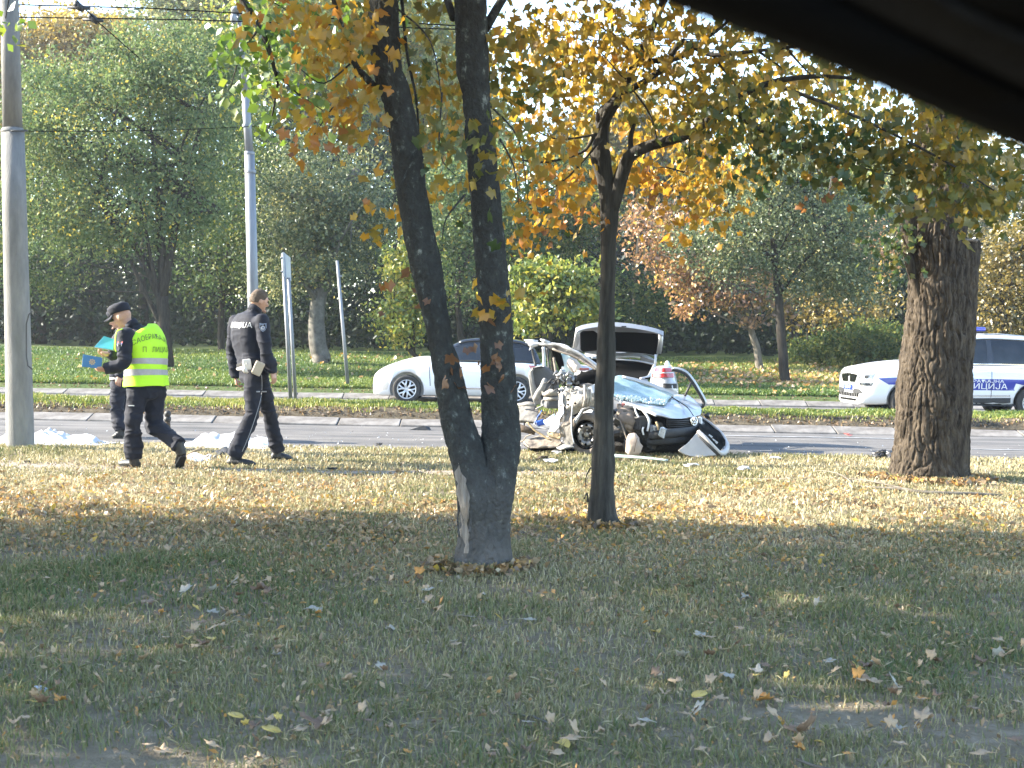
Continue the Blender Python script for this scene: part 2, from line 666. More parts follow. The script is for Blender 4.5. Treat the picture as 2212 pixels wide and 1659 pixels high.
def blades(C, h, w, gen=rng, lean=0.5):
    n = len(C)
    ang = gen.uniform(0, 2 * np.pi, n)
    d = np.stack([np.cos(ang), np.sin(ang), np.zeros(n)], 1)
    la = gen.uniform(0, 2 * np.pi, n)
    lm = gen.uniform(0.1, 1.0, n) ** 1.0 * lean
    l = np.stack([np.cos(la), np.sin(la), np.zeros(n)], 1) * lm[:, None]
    h = np.asarray(h)[:, None] if hasattr(h, '__len__') else np.full((n, 1), h)
    w = np.asarray(w)[:, None] if hasattr(w, '__len__') else np.full((n, 1), w)
    up = np.array([0, 0, 1.0])
    p0 = C - up * 0.004
    p1 = C + up * h * 0.55 + l * h * 0.35
    p2 = C + up * h * (1 - 0.35 * lm[:, None]) + l * h
    V = np.stack([p0 - d * w / 2, p0 + d * w / 2, p1 - d * w * 0.4, p1 + d * w * 0.4, p2], 1).reshape(-1, 3)
    i = np.arange(n)[:, None] * 5
    F = np.concatenate([i + np.array([[0, 1, 3]]), i + np.array([[0, 3, 2]]), i + np.array([[2, 3, 4]])], 1).reshape(-1, 3)
    return V, F

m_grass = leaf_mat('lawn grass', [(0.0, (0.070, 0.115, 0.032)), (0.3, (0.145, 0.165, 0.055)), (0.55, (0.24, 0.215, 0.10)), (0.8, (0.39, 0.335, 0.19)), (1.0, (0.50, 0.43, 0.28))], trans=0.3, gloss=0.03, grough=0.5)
m_kgrass = leaf_mat('median grass', [(0.0, (0.055, 0.115, 0.022)), (0.4, (0.17, 0.21, 0.035)), (0.7, (0.34, 0.31, 0.08)), (1.0, (0.34, 0.27, 0.14))], trans=0.35, gloss=0.03, grough=0.5)
m_litter = leaf_mat('leaf litter', [(0.0, (0.08, 0.055, 0.035)), (0.3, (0.26, 0.17, 0.085)), (0.55, (0.38, 0.28, 0.16)), (0.78, (0.42, 0.21, 0.05)), (0.9, (0.48, 0.34, 0.06)), (1.0, (0.50, 0.44, 0.34))], trans=0.25, gloss=0.04)

def scatter(n, y0, y1, power=1.0, xspread=0.5, gen=rng):
    """points on the wedge of ground the lens takes in, denser near"""
    u = gen.uniform(0, 1, n)
    Y = (y0 ** power + u * (y1 ** power - y0 ** power)) ** (1 / power)
    X = gen.uniform(-1, 1, n) * (xspread * Y + 0.9)
    return X, Y

def bare(X, Y):
    """bare earth: near right corner, bottom left, the path"""
    P = np.stack([X, Y, X * 0], -1)
    b = 0.0
    for px, py, rx, ry in ((1900, 1560, 0.55, 0.33), (2120, 1590, 0.5, 0.3), (330, 1655, 0.5, 0.22)):
        g = G(px, py)
        b = np.maximum(b, 1.25 - np.sqrt(((X - g.x) / rx) ** 2 + ((Y - g.y) / ry) ** 2))
    path = 1 - np.abs(Y - 13.05 - 0.07 * np.sin(X * 0.9 + 1)) / np.where(X < 0.8, 0.26, 0.13)
    b = np.maximum(b, path)
    return b + 0.45 * vnoise(P, 3.0, 77) + 0.1

# front lawn
gx, gy = scatter(360000, 3.85, 15.95, 0.75)
P = np.stack([gx, gy, gx * 0], -1)
keep = (bare(gx, gy) < rng.uniform(0.1, 1.15, len(gx))) & (vnoise(P, 2.3, 41) + 0.6 * vnoise(P, 7, 42) > rng.uniform(-1.5, 0.35, len(gx)))
gx, gy, P = gx[keep], gy[keep], P[keep]
C = np.stack([gx, gy, lawn_z(gx, gy)], -1)
green = vnoise(P, 0.55, 51) * 0.8 + vnoise(P, 1.7, 52) * 0.6
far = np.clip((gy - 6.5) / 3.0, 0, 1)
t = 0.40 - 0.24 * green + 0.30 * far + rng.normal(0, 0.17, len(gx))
tuft = np.clip(-vnoise(P, 1.3, 53), 0, 1) * np.clip(green, 0, 1)
hh = rng.uniform(0.025, 0.055, len(gx)) * (1 + 0.9 * tuft) * np.where(gy > 13.2, 1.3, 1)
ww = np.clip(0.0010 * gy, 0.0036, 0.014) * rng.uniform(0.7, 1.2, len(gx))
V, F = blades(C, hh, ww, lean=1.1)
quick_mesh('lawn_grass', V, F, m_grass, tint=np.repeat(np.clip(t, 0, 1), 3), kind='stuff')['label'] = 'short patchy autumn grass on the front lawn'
# fine straw lying flat and scraps of leaf among the grass
gx, gy = scatter(125000, 3.9, 15.9, 0.6)
P = np.stack([gx, gy, gx * 0], -1)
band = np.exp(-((gy - 10.2) / 2.3) ** 2)
keep = rng.uniform(0, 1, len(gx)) < (0.24 + 0.76 * band) * np.clip(0.75 + 0.6 * vnoise(P, 0.8, 61) + 0.4 * vnoise(P, 2.4, 62), 0.05, 1)
gx, gy, P, band = gx[keep], gy[keep], P[keep], band[keep]
C = np.stack([gx, gy, lawn_z(gx, gy) + rng.uniform(0.006, 0.035, len(gx))], -1)
V, F = leaf_cards(C, (0.014 + 0.030 * rng.uniform(0, 1, len(gx)) ** 2.5 + 0.026 * band) * (0.66 + 0.04 * gy), tilt=0.75, aspect=0.5)
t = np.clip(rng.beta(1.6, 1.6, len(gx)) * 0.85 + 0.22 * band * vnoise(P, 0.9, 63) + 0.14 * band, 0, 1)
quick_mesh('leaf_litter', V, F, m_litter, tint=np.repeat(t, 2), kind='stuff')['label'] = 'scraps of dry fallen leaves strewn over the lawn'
# matted straw: long thin dry blades lying flat
gx, gy = scatter(42000, 3.9, 15.8, 0.7)
P = np.stack([gx, gy, gx * 0], -1)
keep = (vnoise(P, 1.1, 64) + .5 * vnoise(P, 4, 65) > rng.uniform(-1.2, .7, len(gx))) & (bare(gx, gy) < 0.9)
gx, gy, P = gx[keep], gy[keep], P[keep]
C = np.stack([gx, gy, lawn_z(gx, gy) + rng.uniform(0.012, 0.04, len(gx))], -1)
V, F = leaf_cards(C, rng.uniform(0.025, 0.065, len(gx)), tilt=0.3, aspect=0.07)
quick_mesh('straw', V, F, m_grass, tint=np.repeat(np.clip(rng.normal(0.62, 0.18, len(gx)), 0.2, 1), 2), kind='stuff')['label'] = 'dry straw matted into the front lawn'
# median grass
n = 60000
gx = rng.uniform(-11.5, 11.5, n)
gy = 21.5 + 2.25 * rng.uniform(0, 1, n) ** 0.9
P = np.stack([gx, gy, gx * 0], -1)
front = np.clip((22.0 - gy) / 0.5, 0, 1)
keep = rng.uniform(0, 1, n) < np.where(gy < 21.85, 0.30 + 0.4 * vnoise(P, 2.0, 71), 1.0)
gx, gy, P, front = gx[keep], gy[keep], P[keep], front[keep]
C = np.stack([gx, gy, med_z(gx, gy)], -1)
hh = rng.uniform(0.03, 0.075, len(gx)) * (1 + 0.6 * np.clip(vnoise(P, 0.9, 72) + 0.7 * vnoise(P, 3, 74), -0.5, 2))
V, F = blades(C, hh, rng.uniform(0.012, 0.024, len(gx)), lean=0.9)
t = np.clip(0.38 + 0.25 * vnoise(P, 0.7, 73) + 0.25 * front + rng.normal(0, 0.2, len(gx)), 0, 1)
quick_mesh('median_grass', V, F, m_kgrass, tint=np.repeat(t, 3), kind='stuff')['label'] = 'bright tufty grass on the raised median strip'
# roots, clods and dead leaves down the cut face of the median and of the park edge
n = 5000
gx = rng.uniform(-13, 13, n)
which = rng.uniform(0, 1, n) < 0.55
gy = np.where(which, rng.uniform(21.28, 21.75, n), rng.uniform(30.9, 31.7, n))
C = np.stack([gx, gy, np.where(which, med_z(gx, gy), park_z(gx, gy)) + 0.012], -1)
V, F = leaf_cards(C, rng.uniform(0.03, 0.075, n), tilt=0.9, aspect=0.6)
quick_mesh('bank_litter', V, F, m_litter, tint=np.repeat(np.clip(rng.beta(1.1, 4.0, n) * 0.6, 0, 1), 2), kind='stuff')['label'] = 'dead leaves and clods on the bare soil banks'
# park grass
n = 90000
gy = 31.35 + 16 * rng.uniform(0, 1, n) ** 1.7
gx = rng.uniform(-1, 1, n) * (0.43 * gy)
P = np.stack([gx, gy, gx * 0], -1)
C = np.stack([gx, gy, park_z(gx, gy)], -1)
V, F = blades(C, rng.uniform(0.04, 0.10, n) * np.where(gy < 32.2, 1.25, 1), rng.uniform(0.022, 0.045, n), lean=0.9)
t = np.clip(0.15 + 0.22 * vnoise(P, 0.25, 81) + rng.normal(0, 0.13, n) + 0.3 * np.clip((gx - 6) / 4, 0, 1), 0, 1)
quick_mesh('park_grass', V, F, m_kgrass, tint=np.repeat(t, 3), kind='stuff')['label'] = 'green park lawn beyond the far kerb'
n = 15000
gy = 31.4 + 14 * rng.uniform(0, 1, n) ** 1.3
gx = rng.uniform(-1, 1, n) * (0.43 * gy)
P = np.stack([gx, gy, gx * 0], -1)
w = np.clip((gx - 3.0) / 3, 0, 1) * np.exp(-((gy - 38.5) / 3.5) ** 2) + 0.03 + 0.12 * np.exp(-((gx + 4) / 3) ** 2 - ((gy - 42) / 3) ** 2)
keep = rng.uniform(0, 1, n) < w
gx, gy = gx[keep], gy[keep]
C = np.stack([gx, gy, park_z(gx, gy) + 0.05], -1)
V, F = leaf_cards(C, rng.uniform(0.09, 0.17, len(gx)), tilt=0.5, aspect=0.75)
quick_mesh('park_litter', V, F, m_litter, tint=np.repeat(np.clip(rng.beta(3, 2, len(gx)), 0, 1), 2), kind='stuff')['label'] = 'orange and tan leaves fallen on the park lawn'
# ------------------------------------------------------------------ trees of the park
m_bark_d = mat('dark bark', (0.022, 0.020, 0.017), (0.055, 0.048, 0.040), sc=6, rough=0.95, bump=0.8, bsc=18, stretch=(3, 3, 0.6), spec=0.1)
m_bark_g = mat('grey bark', (0.09, 0.08, 0.065), (0.20, 0.18, 0.15), sc=5, rough=0.95, bump=0.6, bsc=16, stretch=(2, 2, 0.7), spec=0.1)
m_bark_p = mat('pale bark', (0.07, 0.065, 0.057), (0.17, 0.16, 0.14), sc=4, rough=0.9, bump=0.4, spec=0.1)
m_willow = leaf_mat('grey green leaf', [(0, (0.052, 0.098, 0.033)), (0.45, (0.113, 0.166, 0.054)), (0.8, (0.217, 0.254, 0.090)), (1, (0.587, 0.429, 0.045))], trans=0.42, gloss=0.025, grough=0.5)
m_silver = leaf_mat('silver green leaf', [(0, (0.062, 0.094, 0.042)), (0.5, (0.146, 0.176, 0.077)), (0.85, (0.309, 0.319, 0.154)), (1, (0.491, 0.403, 0.126))], trans=0.42, gloss=0.03)
m_dgreen = leaf_mat('dark green leaf', [(0, (0.027, 0.052, 0.018)), (0.6, (0.065, 0.105, 0.030)), (1, (0.207, 0.210, 0.048))], trans=0.38, gloss=0.015)
m_woodleaf = leaf_mat('shade-darkened wood leaf', [(0, (0.008, 0.015, 0.008)), (0.6, (0.018, 0.032, 0.014)), (1, (0.06, 0.065, 0.02))], trans=0.3, gloss=0.01)  # near-black hues put the shade inside the wood into the leaves
m_lime = leaf_mat('yellow green leaf', [(0, (0.077, 0.127, 0.025)), (0.5, (0.204, 0.247, 0.037)), (1, (0.516, 0.406, 0.062))], trans=0.45, gloss=0.04)
m_rust = leaf_mat('pinkish orange leaf', [(0, (0.086, 0.083, 0.030)), (0.35, (0.287, 0.154, 0.065)), (0.7, (0.437, 0.231, 0.110)), (1, (0.517, 0.363, 0.060))], trans=0.4, gloss=0.07)
m_yellow = leaf_mat('yellow brown leaf', [(0, (0.08, 0.075, 0.02)), (0.5, (0.25, 0.18, 0.035)), (1, (0.45, 0.33, 0.07))], trans=0.42, gloss=0.06)
m_cream = leaf_mat('straw coloured leaf', [(0, (0.17, 0.15, 0.08)), (0.5, (0.34, 0.29, 0.16)), (1, (0.48, 0.40, 0.14))], trans=0.4, gloss=0.06)

def crown_points(ells, n, Y, gen, clump=0.5, per=95, depth=0.85, shell=0.4):
    """leaf centres gathered in clumps inside ellipsoids given as (px, py, rx, ry[, weight]) at depth Y"""
    wts = np.array([e[2] * e[3] for e in ells], dtype=float)
    wts /= wts.sum()
    out = []
    for e, w in zip(ells, wts):
        c = np.array(at(e[0], e[1], Y))
        s = Y / FPX
        R = np.array([e[2] * s, max(e[2], e[3]) * s * depth, e[3] * s])
        k = max(3, int(n * w / per))
        d = gen.normal(size=(k, 3))
        d /= np.linalg.norm(d, axis=1)[:, None]
        rr = gen.uniform(shell ** 3, 1, k) ** (1 / 3) * gen.uniform(0.85, 1.12, k)
        cc = c + d * rr[:, None] * R
        m = int(n * w / k)
        sp = clump * gen.uniform(0.5, 1.25, k)
        off = gen.normal(size=(k, m, 3)) * sp[:, None, None] * np.array([1, 1, 0.62])
        out.append(((cc[:, None, :] + off).reshape(-1, 3), np.repeat(gen.normal(0, 1, k), m)))
    return np.concatenate([o[0] for o in out]), np.concatenate([o[1] for o in out])

def limb(mb, pts, w0, w1, Y, n=7, jitter=0.0, r=random, dy=None):
    """pixel polyline to a tapered limb; widths in pixels"""
    m = len(pts)
    P, R = [], []
    for i, p in enumerate(pts):
        t = i / max(1, m - 1)
        yy = Y + (dy[i] if dy else 0)
        P.append(at(p[0], p[1], yy))
        R.append(0.5 * (w0 * (1 - t) + w1 * t) * yy / FPX)
    P = [Vector(q) for q in crom([tuple(q) for q in P], max(4, m * 3))]
    R = [float(q) for q in crom([[q] for q in R], max(4, m * 3)).ravel()]
    if jitter:
        P = [p + Vector((r.uniform(-1, 1), r.uniform(-1, 1), r.uniform(-1, 1))) * jitter * rr for p, rr in zip(P, R)]
    mb.tube(P, R, n)

tree_seed = [100]
def park_tree(name, label, Y, limbs, ells, n, size, lm, tmean, tsd, bark, clump=0.5, droop=0.0, cat='tree', group=None, per=95, twigs=26, aspect=0.55, depth=0.85):
    tree_seed[0] += 1
    gen = np.random.default_rng(tree_seed[0])
    r = random.Random(tree_seed[0])
    b = limbs[0][0][0] if limbs else (ells[0][0], ells[0][1] + ells[0][3])
    base = at(b[0], b[1], Y)
    root = thing(name, base, label, cat, group)
    if limbs:
        mb = MB()
        for q, (pts, w0, w1) in enumerate(limbs):
            if q == 0:
                pts = [(pts[0][0], pts[0][1] + 14)] + pts
            limb(mb, pts, w0, w1, Y, jitter=0.12, r=r)
        src = limbs[0][0][-1] if len(limbs) == 1 else limbs[-1][0][0]
        for k in range(twigs):
            e = ells[r.randrange(len(ells))]
            s = limbs[r.randrange(len(limbs))][0]
            s = s[r.randrange(len(s) // 2, len(s))]
            q = (e[0] + r.uniform(-0.85, 0.85) * e[2], e[1] + r.uniform(-0.85, 0.85) * e[3])
            mid = ((s[0] + q[0]) / 2 + r.uniform(-14, 14), (s[1] + q[1]) / 2 + r.uniform(-24, 4))
            dd = r.uniform(-1.3, 1.3)
            limb(mb, [s, mid, q], limbs[0][2] * 0.45, 1.2, Y, n=5, dy=[0, dd * 0.5, dd])
        mb.out('trunk', bark, root)
    C, cl = crown_points(ells, n, Y, gen, clump, per, depth)
    V, F = leaf_cards(C, size, tilt=1.0, droop=droop, aspect=aspect, gen=gen)
    t = np.clip(tmean + cl * tsd * 0.7 + gen.normal(0, tsd, len(C)), 0, 1)
    quick_mesh('crown', V, F, lm, root, tint=np.repeat(t, 2))
    return root

GR = 'trees of the park beyond the road'
park_tree('willow_tree', 'large grey-green forked tree on the park lawn behind the officer in the yellow vest', 38,
          [([(362, 812), (356, 720), (350, 640)], 34, 26), ([(352, 660), (322, 585), (296, 540), (236, 470), (210, 420)], 20, 7), ([(352, 650), (351, 540), (344, 430), (330, 300)], 18, 6), ([(352, 645), (382, 470), (408, 360), (445, 250)], 20, 6), ([(390, 440), (440, 360), (470, 330)], 9, 3), ([(385, 455), (430, 440), (475, 455)], 8, 3)],
          [(230, 265, 225, 150), (300, 150, 120, 70), (110, 420, 130, 130), (270, 450, 150, 110), (440, 200, 110, 150), (110, 230, 120, 90), (380, 120, 130, 70), (440, 420, 60, 120)], 56000, 0.11, m_willow, 0.46, 0.2, m_bark_d, clump=0.42, droop=0.25, group=GR)
park_tree('dark_tree', 'dark green tree behind the tall grey lamp pole', 47,
          [([(478, 762), (480, 640), (500, 480)], 20, 10)], [(545, 400, 110, 190), (500, 560, 120, 110), (590, 560, 90, 90), (80, 560, 130, 90)], 20000, 0.15, m_dgreen, 0.5, 0.22, m_bark_d, group=GR)
park_tree('silver_tree', 'silvery tree with pale branches and a short thick trunk between the sign posts', 40.5,
          [([(692, 766), (684, 710), (686, 655), (705, 605)], 44, 30), ([(705, 610), (725, 540), (722, 470), (735, 380)], 18, 6), ([(708, 600), (742, 505), (770, 470), (812, 452)], 10, 4), ([(715, 560), (740, 470), (752, 410), (772, 366)], 9, 4), ([(700, 600), (665, 540), (640, 480), (630, 420)], 10, 4), ([(690, 640), (650, 600), (628, 580)], 12, 8)],
          [(700, 410, 120, 120), (640, 470, 90, 110), (770, 500, 80, 90), (700, 560, 110, 60), (600, 600, 60, 50)], 24000, 0.12, m_silver, 0.42, 0.26, m_bark_p, clump=0.4, group=GR)
park_tree('yellowing_sapling', 'leaning yellow-green small tree just left of the forked trunk, behind the white car', 35.5,
          [([(952, 800), (900, 770), (868, 735), (850, 690)], 14, 5), ([(895, 765), (890, 660), (876, 560)], 6, 3)],
          [(865, 620, 45, 70), (870, 700, 50, 45), (905, 660, 40, 60), (900, 560, 40, 60)], 6500, 0.12, m_lime, 0.45, 0.25, m_bark_d, clump=0.28, group=GR, twigs=10)
park_tree('green_bush', 'sunlit yellow-green bush above the wrecked car seat, right of the forked trunk', 34,
          [([(1195, 800), (1190, 740), (1180, 690)], 12, 6)], [(1165, 640, 70, 50), (1225, 625, 60, 60), (1140, 700, 40, 32), (1265, 660, 45, 45), (1180, 590, 60, 40)], 5600, 0.155, m_lime, 0.4, 0.25, m_bark_d, clump=0.3, cat='bush', twigs=14)
park_tree('grey_tree', 'grey-green tree seen in the gap between the two stems of the forked trunk', 46,
          [([(1000, 765), (990, 640), (1010, 540), (1025, 430)], 18, 8)], [(1000, 560, 80, 120), (960, 430, 90, 110), (1080, 420, 90, 110)], 14000, 0.14, m_willow, 0.4, 0.2, m_bark_d, group=GR)
park_tree('green_tree', 'dark green tree filling the gap between forked trunk and slim trunk', 48,
          [([(1180, 765), (1175, 600), (1190, 470)], 18, 8)], [(1180, 500, 110, 110), (1240, 420, 110, 110), (1140, 610, 70, 60), (1380, 640, 80, 70)], 16000, 0.15, m_dgreen, 0.55, 0.22, m_bark_d, group=GR)
park_tree('ash_tree', 'grey-green tree with a straight dark trunk standing on the lawn right of the wrecked car', 37,
          [([(1697, 836), (1690, 740), (1681, 640), (1674, 560), (1664, 420), (1655, 300)], 27, 9), ([(1682, 640), (1740, 560), (1800, 520), (1830, 480)], 9, 3), ([(1676, 570), (1610, 500), (1560, 480)], 8, 3), ([(1668, 470), (1720, 390), (1750, 330)], 8, 3)],
          [(1650, 440, 130, 90), (1790, 500, 110, 90), (1540, 520, 90, 60), (1700, 340, 120, 70), (1830, 600, 80, 70), (1740, 590, 90, 50), (1600, 570, 70, 45)], 27000, 0.105, m_silver, 0.34, 0.24, m_bark_d, clump=0.42, droop=0.15, group=GR)
park_tree('orange_tree', 'small tree with pinkish orange leaves and a pale forked trunk on the lawn', 41.5,
          [([(1643, 812), (1636, 760), (1624, 715), (1610, 660)], 21, 12), ([(1622, 715), (1634, 680), (1650, 640)], 10, 4), ([(1612, 665), (1580, 630), (1540, 600)], 8, 3)],
          [(1560, 600, 120, 60), (1500, 540, 100, 90), (1620, 660, 80, 40), (1420, 490, 70, 80), (1500, 640, 70, 40), (1900, 520, 30, 80)], 9500, 0.15, m_rust, 0.5, 0.27, m_bark_g, clump=0.36, group=GR)
park_tree('yellow_tree', 'low yellow tree with a thin pale trunk on the lawn left of the police car', 45,
          [([(1742, 798), (1743, 740), (1746, 680)], 8, 5)], [(1790, 690, 70, 36), (1860, 660, 60, 40), (1850, 720, 60, 26), (1720, 640, 60, 50)], 4200, 0.16, m_yellow, 0.6, 0.25, m_bark_p, clump=0.34, group=GR, twigs=14)
park_tree('dark_trunk_tree', 'dark-trunked shaded tree behind the pale thin trunk', 48,
          [([(1716, 792), (1718, 740), (1712, 680), (1700, 600)], 24, 14)], [(1710, 600, 120, 80), (1830, 560, 100, 90)], 9000, 0.17, m_dgreen, 0.5, 0.2, m_bark_d, group=GR)
park_tree('shaded_bush', 'dense dark green bush on the lawn left of the police car', 43, [], [(1835, 745, 85, 36), (1900, 735, 70, 45), (1760, 755, 50, 20)], 7000, 0.14, m_dgreen, 0.62, 0.2, m_bark_d, clump=0.35, cat='bush')
park_tree('brown_tree', 'yellow-brown tree behind the roof of the police car at the right edge', 39,
          [([(2172, 800), (2168, 700), (2160, 600)], 16, 8)], [(2150, 600, 70, 80), (2210, 560, 70, 110), (2140, 700, 60, 40), (2240, 700, 60, 50)], 12000, 0.12, m_yellow, 0.3, 0.22, m_bark_d, clump=0.36, group=GR)
park_tree('straw_tree', 'tall pale straw coloured tree in full sun at the right edge', 60,
          [([(2160, 750), (2158, 600), (2150, 450)], 16, 8)], [(2160, 380, 90, 80), (2080, 420, 80, 80), (2240, 340, 90, 100), (2170, 500, 90, 60)], 9000, 0.22, m_cream, 0.5, 0.25, m_bark_g, clump=0.6, group=GR)
far = [(-20, 110, 130, 150, m_yellow, 0.6, 'yellow'), (170, 80, 150, 80, m_yellow, 0.72, 'golden'), (430, -30, 170, 160, m_silver, 0.6, 'pale green'), (660, -40, 180, 180, m_lime, 0.55, 'yellow-green'), (870, 0, 150, 200, m_lime, 0.62, 'silvery'), (1000, 240, 110, 170, m_lime, 0.6, 'lime-green'),
       (1330, 290, 150, 130, m_yellow, 0.5, 'brown-yellow'), (1500, 380, 140, 120, m_rust, 0.5, 'rust coloured'), (1900, 400, 130, 100, m_silver, 0.7, 'grey'), (1740, 420, 140, 100, m_lime, 0.5, 'green-yellow')]
for k, (x, y, rx, ry, lm, tm, hue) in enumerate(far):
    park_tree('distant_tree', hue + ' treetop far back in the wood, ' + ('upper left' if x < 700 else 'upper middle' if x < 1300 else 'right of the slim trunk'), 64 + (k % 3) * 4,
              [([(x, 735), (x + 5, 600), (x, y + ry * 0.5)], 16, 9)], [(x, y, rx * 0.8, ry * 0.75), (x - rx * 0.5, y + ry * 0.6, rx * 0.6, ry * 0.6), (x + rx * 0.5, y + ry * 0.5, rx * 0.6, ry * 0.6), (x, y + ry * 1.3, rx * 0.9, ry * 0.7)], 19000, 0.28, lm, tm, 0.2, m_bark_d, clump=0.75, group='treetops at the back of the wood', twigs=8)
# the wood behind, one dark mass
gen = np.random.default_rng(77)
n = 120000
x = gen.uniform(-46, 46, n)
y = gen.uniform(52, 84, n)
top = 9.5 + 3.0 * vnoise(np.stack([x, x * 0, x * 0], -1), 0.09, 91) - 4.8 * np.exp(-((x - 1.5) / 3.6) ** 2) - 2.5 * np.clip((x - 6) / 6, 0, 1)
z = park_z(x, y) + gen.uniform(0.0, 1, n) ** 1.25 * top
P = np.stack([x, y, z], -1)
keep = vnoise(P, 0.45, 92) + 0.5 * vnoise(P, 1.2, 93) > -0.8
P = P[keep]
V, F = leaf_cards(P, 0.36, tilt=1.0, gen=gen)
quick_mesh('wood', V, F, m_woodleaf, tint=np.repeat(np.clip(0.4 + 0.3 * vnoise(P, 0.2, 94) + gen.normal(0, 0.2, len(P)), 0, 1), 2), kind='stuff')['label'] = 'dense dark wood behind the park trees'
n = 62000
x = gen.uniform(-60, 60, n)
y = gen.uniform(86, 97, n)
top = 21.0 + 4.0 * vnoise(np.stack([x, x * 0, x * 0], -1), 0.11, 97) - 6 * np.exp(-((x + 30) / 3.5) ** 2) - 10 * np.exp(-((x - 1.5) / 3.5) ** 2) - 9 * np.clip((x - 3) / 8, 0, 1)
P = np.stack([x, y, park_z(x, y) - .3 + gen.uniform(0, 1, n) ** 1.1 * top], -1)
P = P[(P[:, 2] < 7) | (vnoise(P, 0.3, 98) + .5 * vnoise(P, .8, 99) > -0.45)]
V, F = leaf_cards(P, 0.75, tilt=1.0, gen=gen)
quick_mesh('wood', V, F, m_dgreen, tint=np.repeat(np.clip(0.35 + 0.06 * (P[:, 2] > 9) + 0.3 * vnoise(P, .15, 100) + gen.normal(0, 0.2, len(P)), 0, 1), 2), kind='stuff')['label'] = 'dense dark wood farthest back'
# low undergrowth under the trees
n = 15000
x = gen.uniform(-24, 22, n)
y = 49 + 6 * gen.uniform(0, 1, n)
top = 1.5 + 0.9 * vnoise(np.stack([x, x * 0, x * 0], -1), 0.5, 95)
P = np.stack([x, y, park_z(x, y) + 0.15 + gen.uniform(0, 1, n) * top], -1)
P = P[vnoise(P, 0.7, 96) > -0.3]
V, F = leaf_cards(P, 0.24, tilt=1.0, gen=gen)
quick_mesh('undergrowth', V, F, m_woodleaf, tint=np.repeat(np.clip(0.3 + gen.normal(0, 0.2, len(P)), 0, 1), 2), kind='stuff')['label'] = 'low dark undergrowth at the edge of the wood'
tr = MB()
r_ = random.Random(9)
for k in range(26):
    x = r_.uniform(-22, 22)
    y = r_.uniform(50, 62)
    z0 = float(park_z(np.array(x), np.array(y)))
    tr.tube([(x, y, z0 - 0.1), (x + r_.uniform(-.3, .3), y, z0 + 3), (x + r_.uniform(-.8, .8), y, z0 + 8)], [r_.uniform(0.12, 0.25), 0.13, 0.06], 7)
tag(tr.out('wood_trunks', m_bark_d), 'dark trunks deep inside the wood', kind='stuff')

# ------------------------------------------------------------------ the three street trees in front
m_bark1 = mat('charcoal maple bark', (0.033, 0.033, 0.031), (0.25, 0.265, 0.235), sc=13, rough=0.95, bump=1.0, bsc=40, stretch=(1.5, 1.5, 1.0), c3=(0.045, 0.047, 0.044), contrast=(0.44, 0.76), spec=0.15)
def pale_foot(m, z0, z1, col):
    """bark that is paler grey towards the root flare, patchy"""
    nt = m.node_tree
    N, L = nt.nodes, nt.links
    b = [n for n in N if n.type == 'BSDF_PRINCIPLED'][0]
    src = b.inputs['Base Color'].links[0].from_socket
    tc = N.new('ShaderNodeTexCoord')
    sx = N.new('ShaderNodeSeparateXYZ')
    L.new(tc.outputs['Object'], sx.inputs[0])
    mr = N.new('ShaderNodeMapRange')
    mr.inputs['From Min'].default_value, mr.inputs['From Max'].default_value = z1, z0
    L.new(sx.outputs['Z'], mr.inputs['Value'])
    nz = N.new('ShaderNodeTexNoise')
    nz.inputs['Scale'].default_value = 7
    nz.inputs['Detail'].default_value = 5
    L.new(tc.outputs['Object'], nz.inputs['Vector'])
    ml_ = N.new('ShaderNodeMath')
    ml_.operation = 'MULTIPLY'
    L.new(mr.outputs[0], ml_.inputs[0])
    L.new(nz.outputs['Fac'], ml_.inputs[1])
    mx = N.new('ShaderNodeMixRGB')
    L.new(ml_.outputs[0], mx.inputs[0])
    L.new(src, mx.inputs[1])
    mx.inputs[2].default_value = (*col, 1)
    L.new(mx.outputs[0], b.inputs['Base Color'])
pale_foot(m_bark1, 0.05, 0.75, (0.17, 0.158, 0.150))
m_bark2 = mat('smooth dark bark', (0.022, 0.021, 0.019), (0.065, 0.06, 0.052), sc=8, rough=0.9, bump=0.5, bsc=20, stretch=(3, 3, 0.35), spec=0.15)
m_bark3 = mat('furrowed brown bark', (0.022, 0.018, 0.015), (0.095, 0.077, 0.058), sc=9, rough=0.95, bump=0.8, bsc=26, stretch=(2.2, 2.2, 0.5), spec=0.1)
m_wood = mat('bare stripped wood', (0.15, 0.128, 0.108), (0.30, 0.265, 0.23), sc=9, rough=0.85, bump=0.6, bsc=16, stretch=(4, 4, 0.4), spec=0.15)

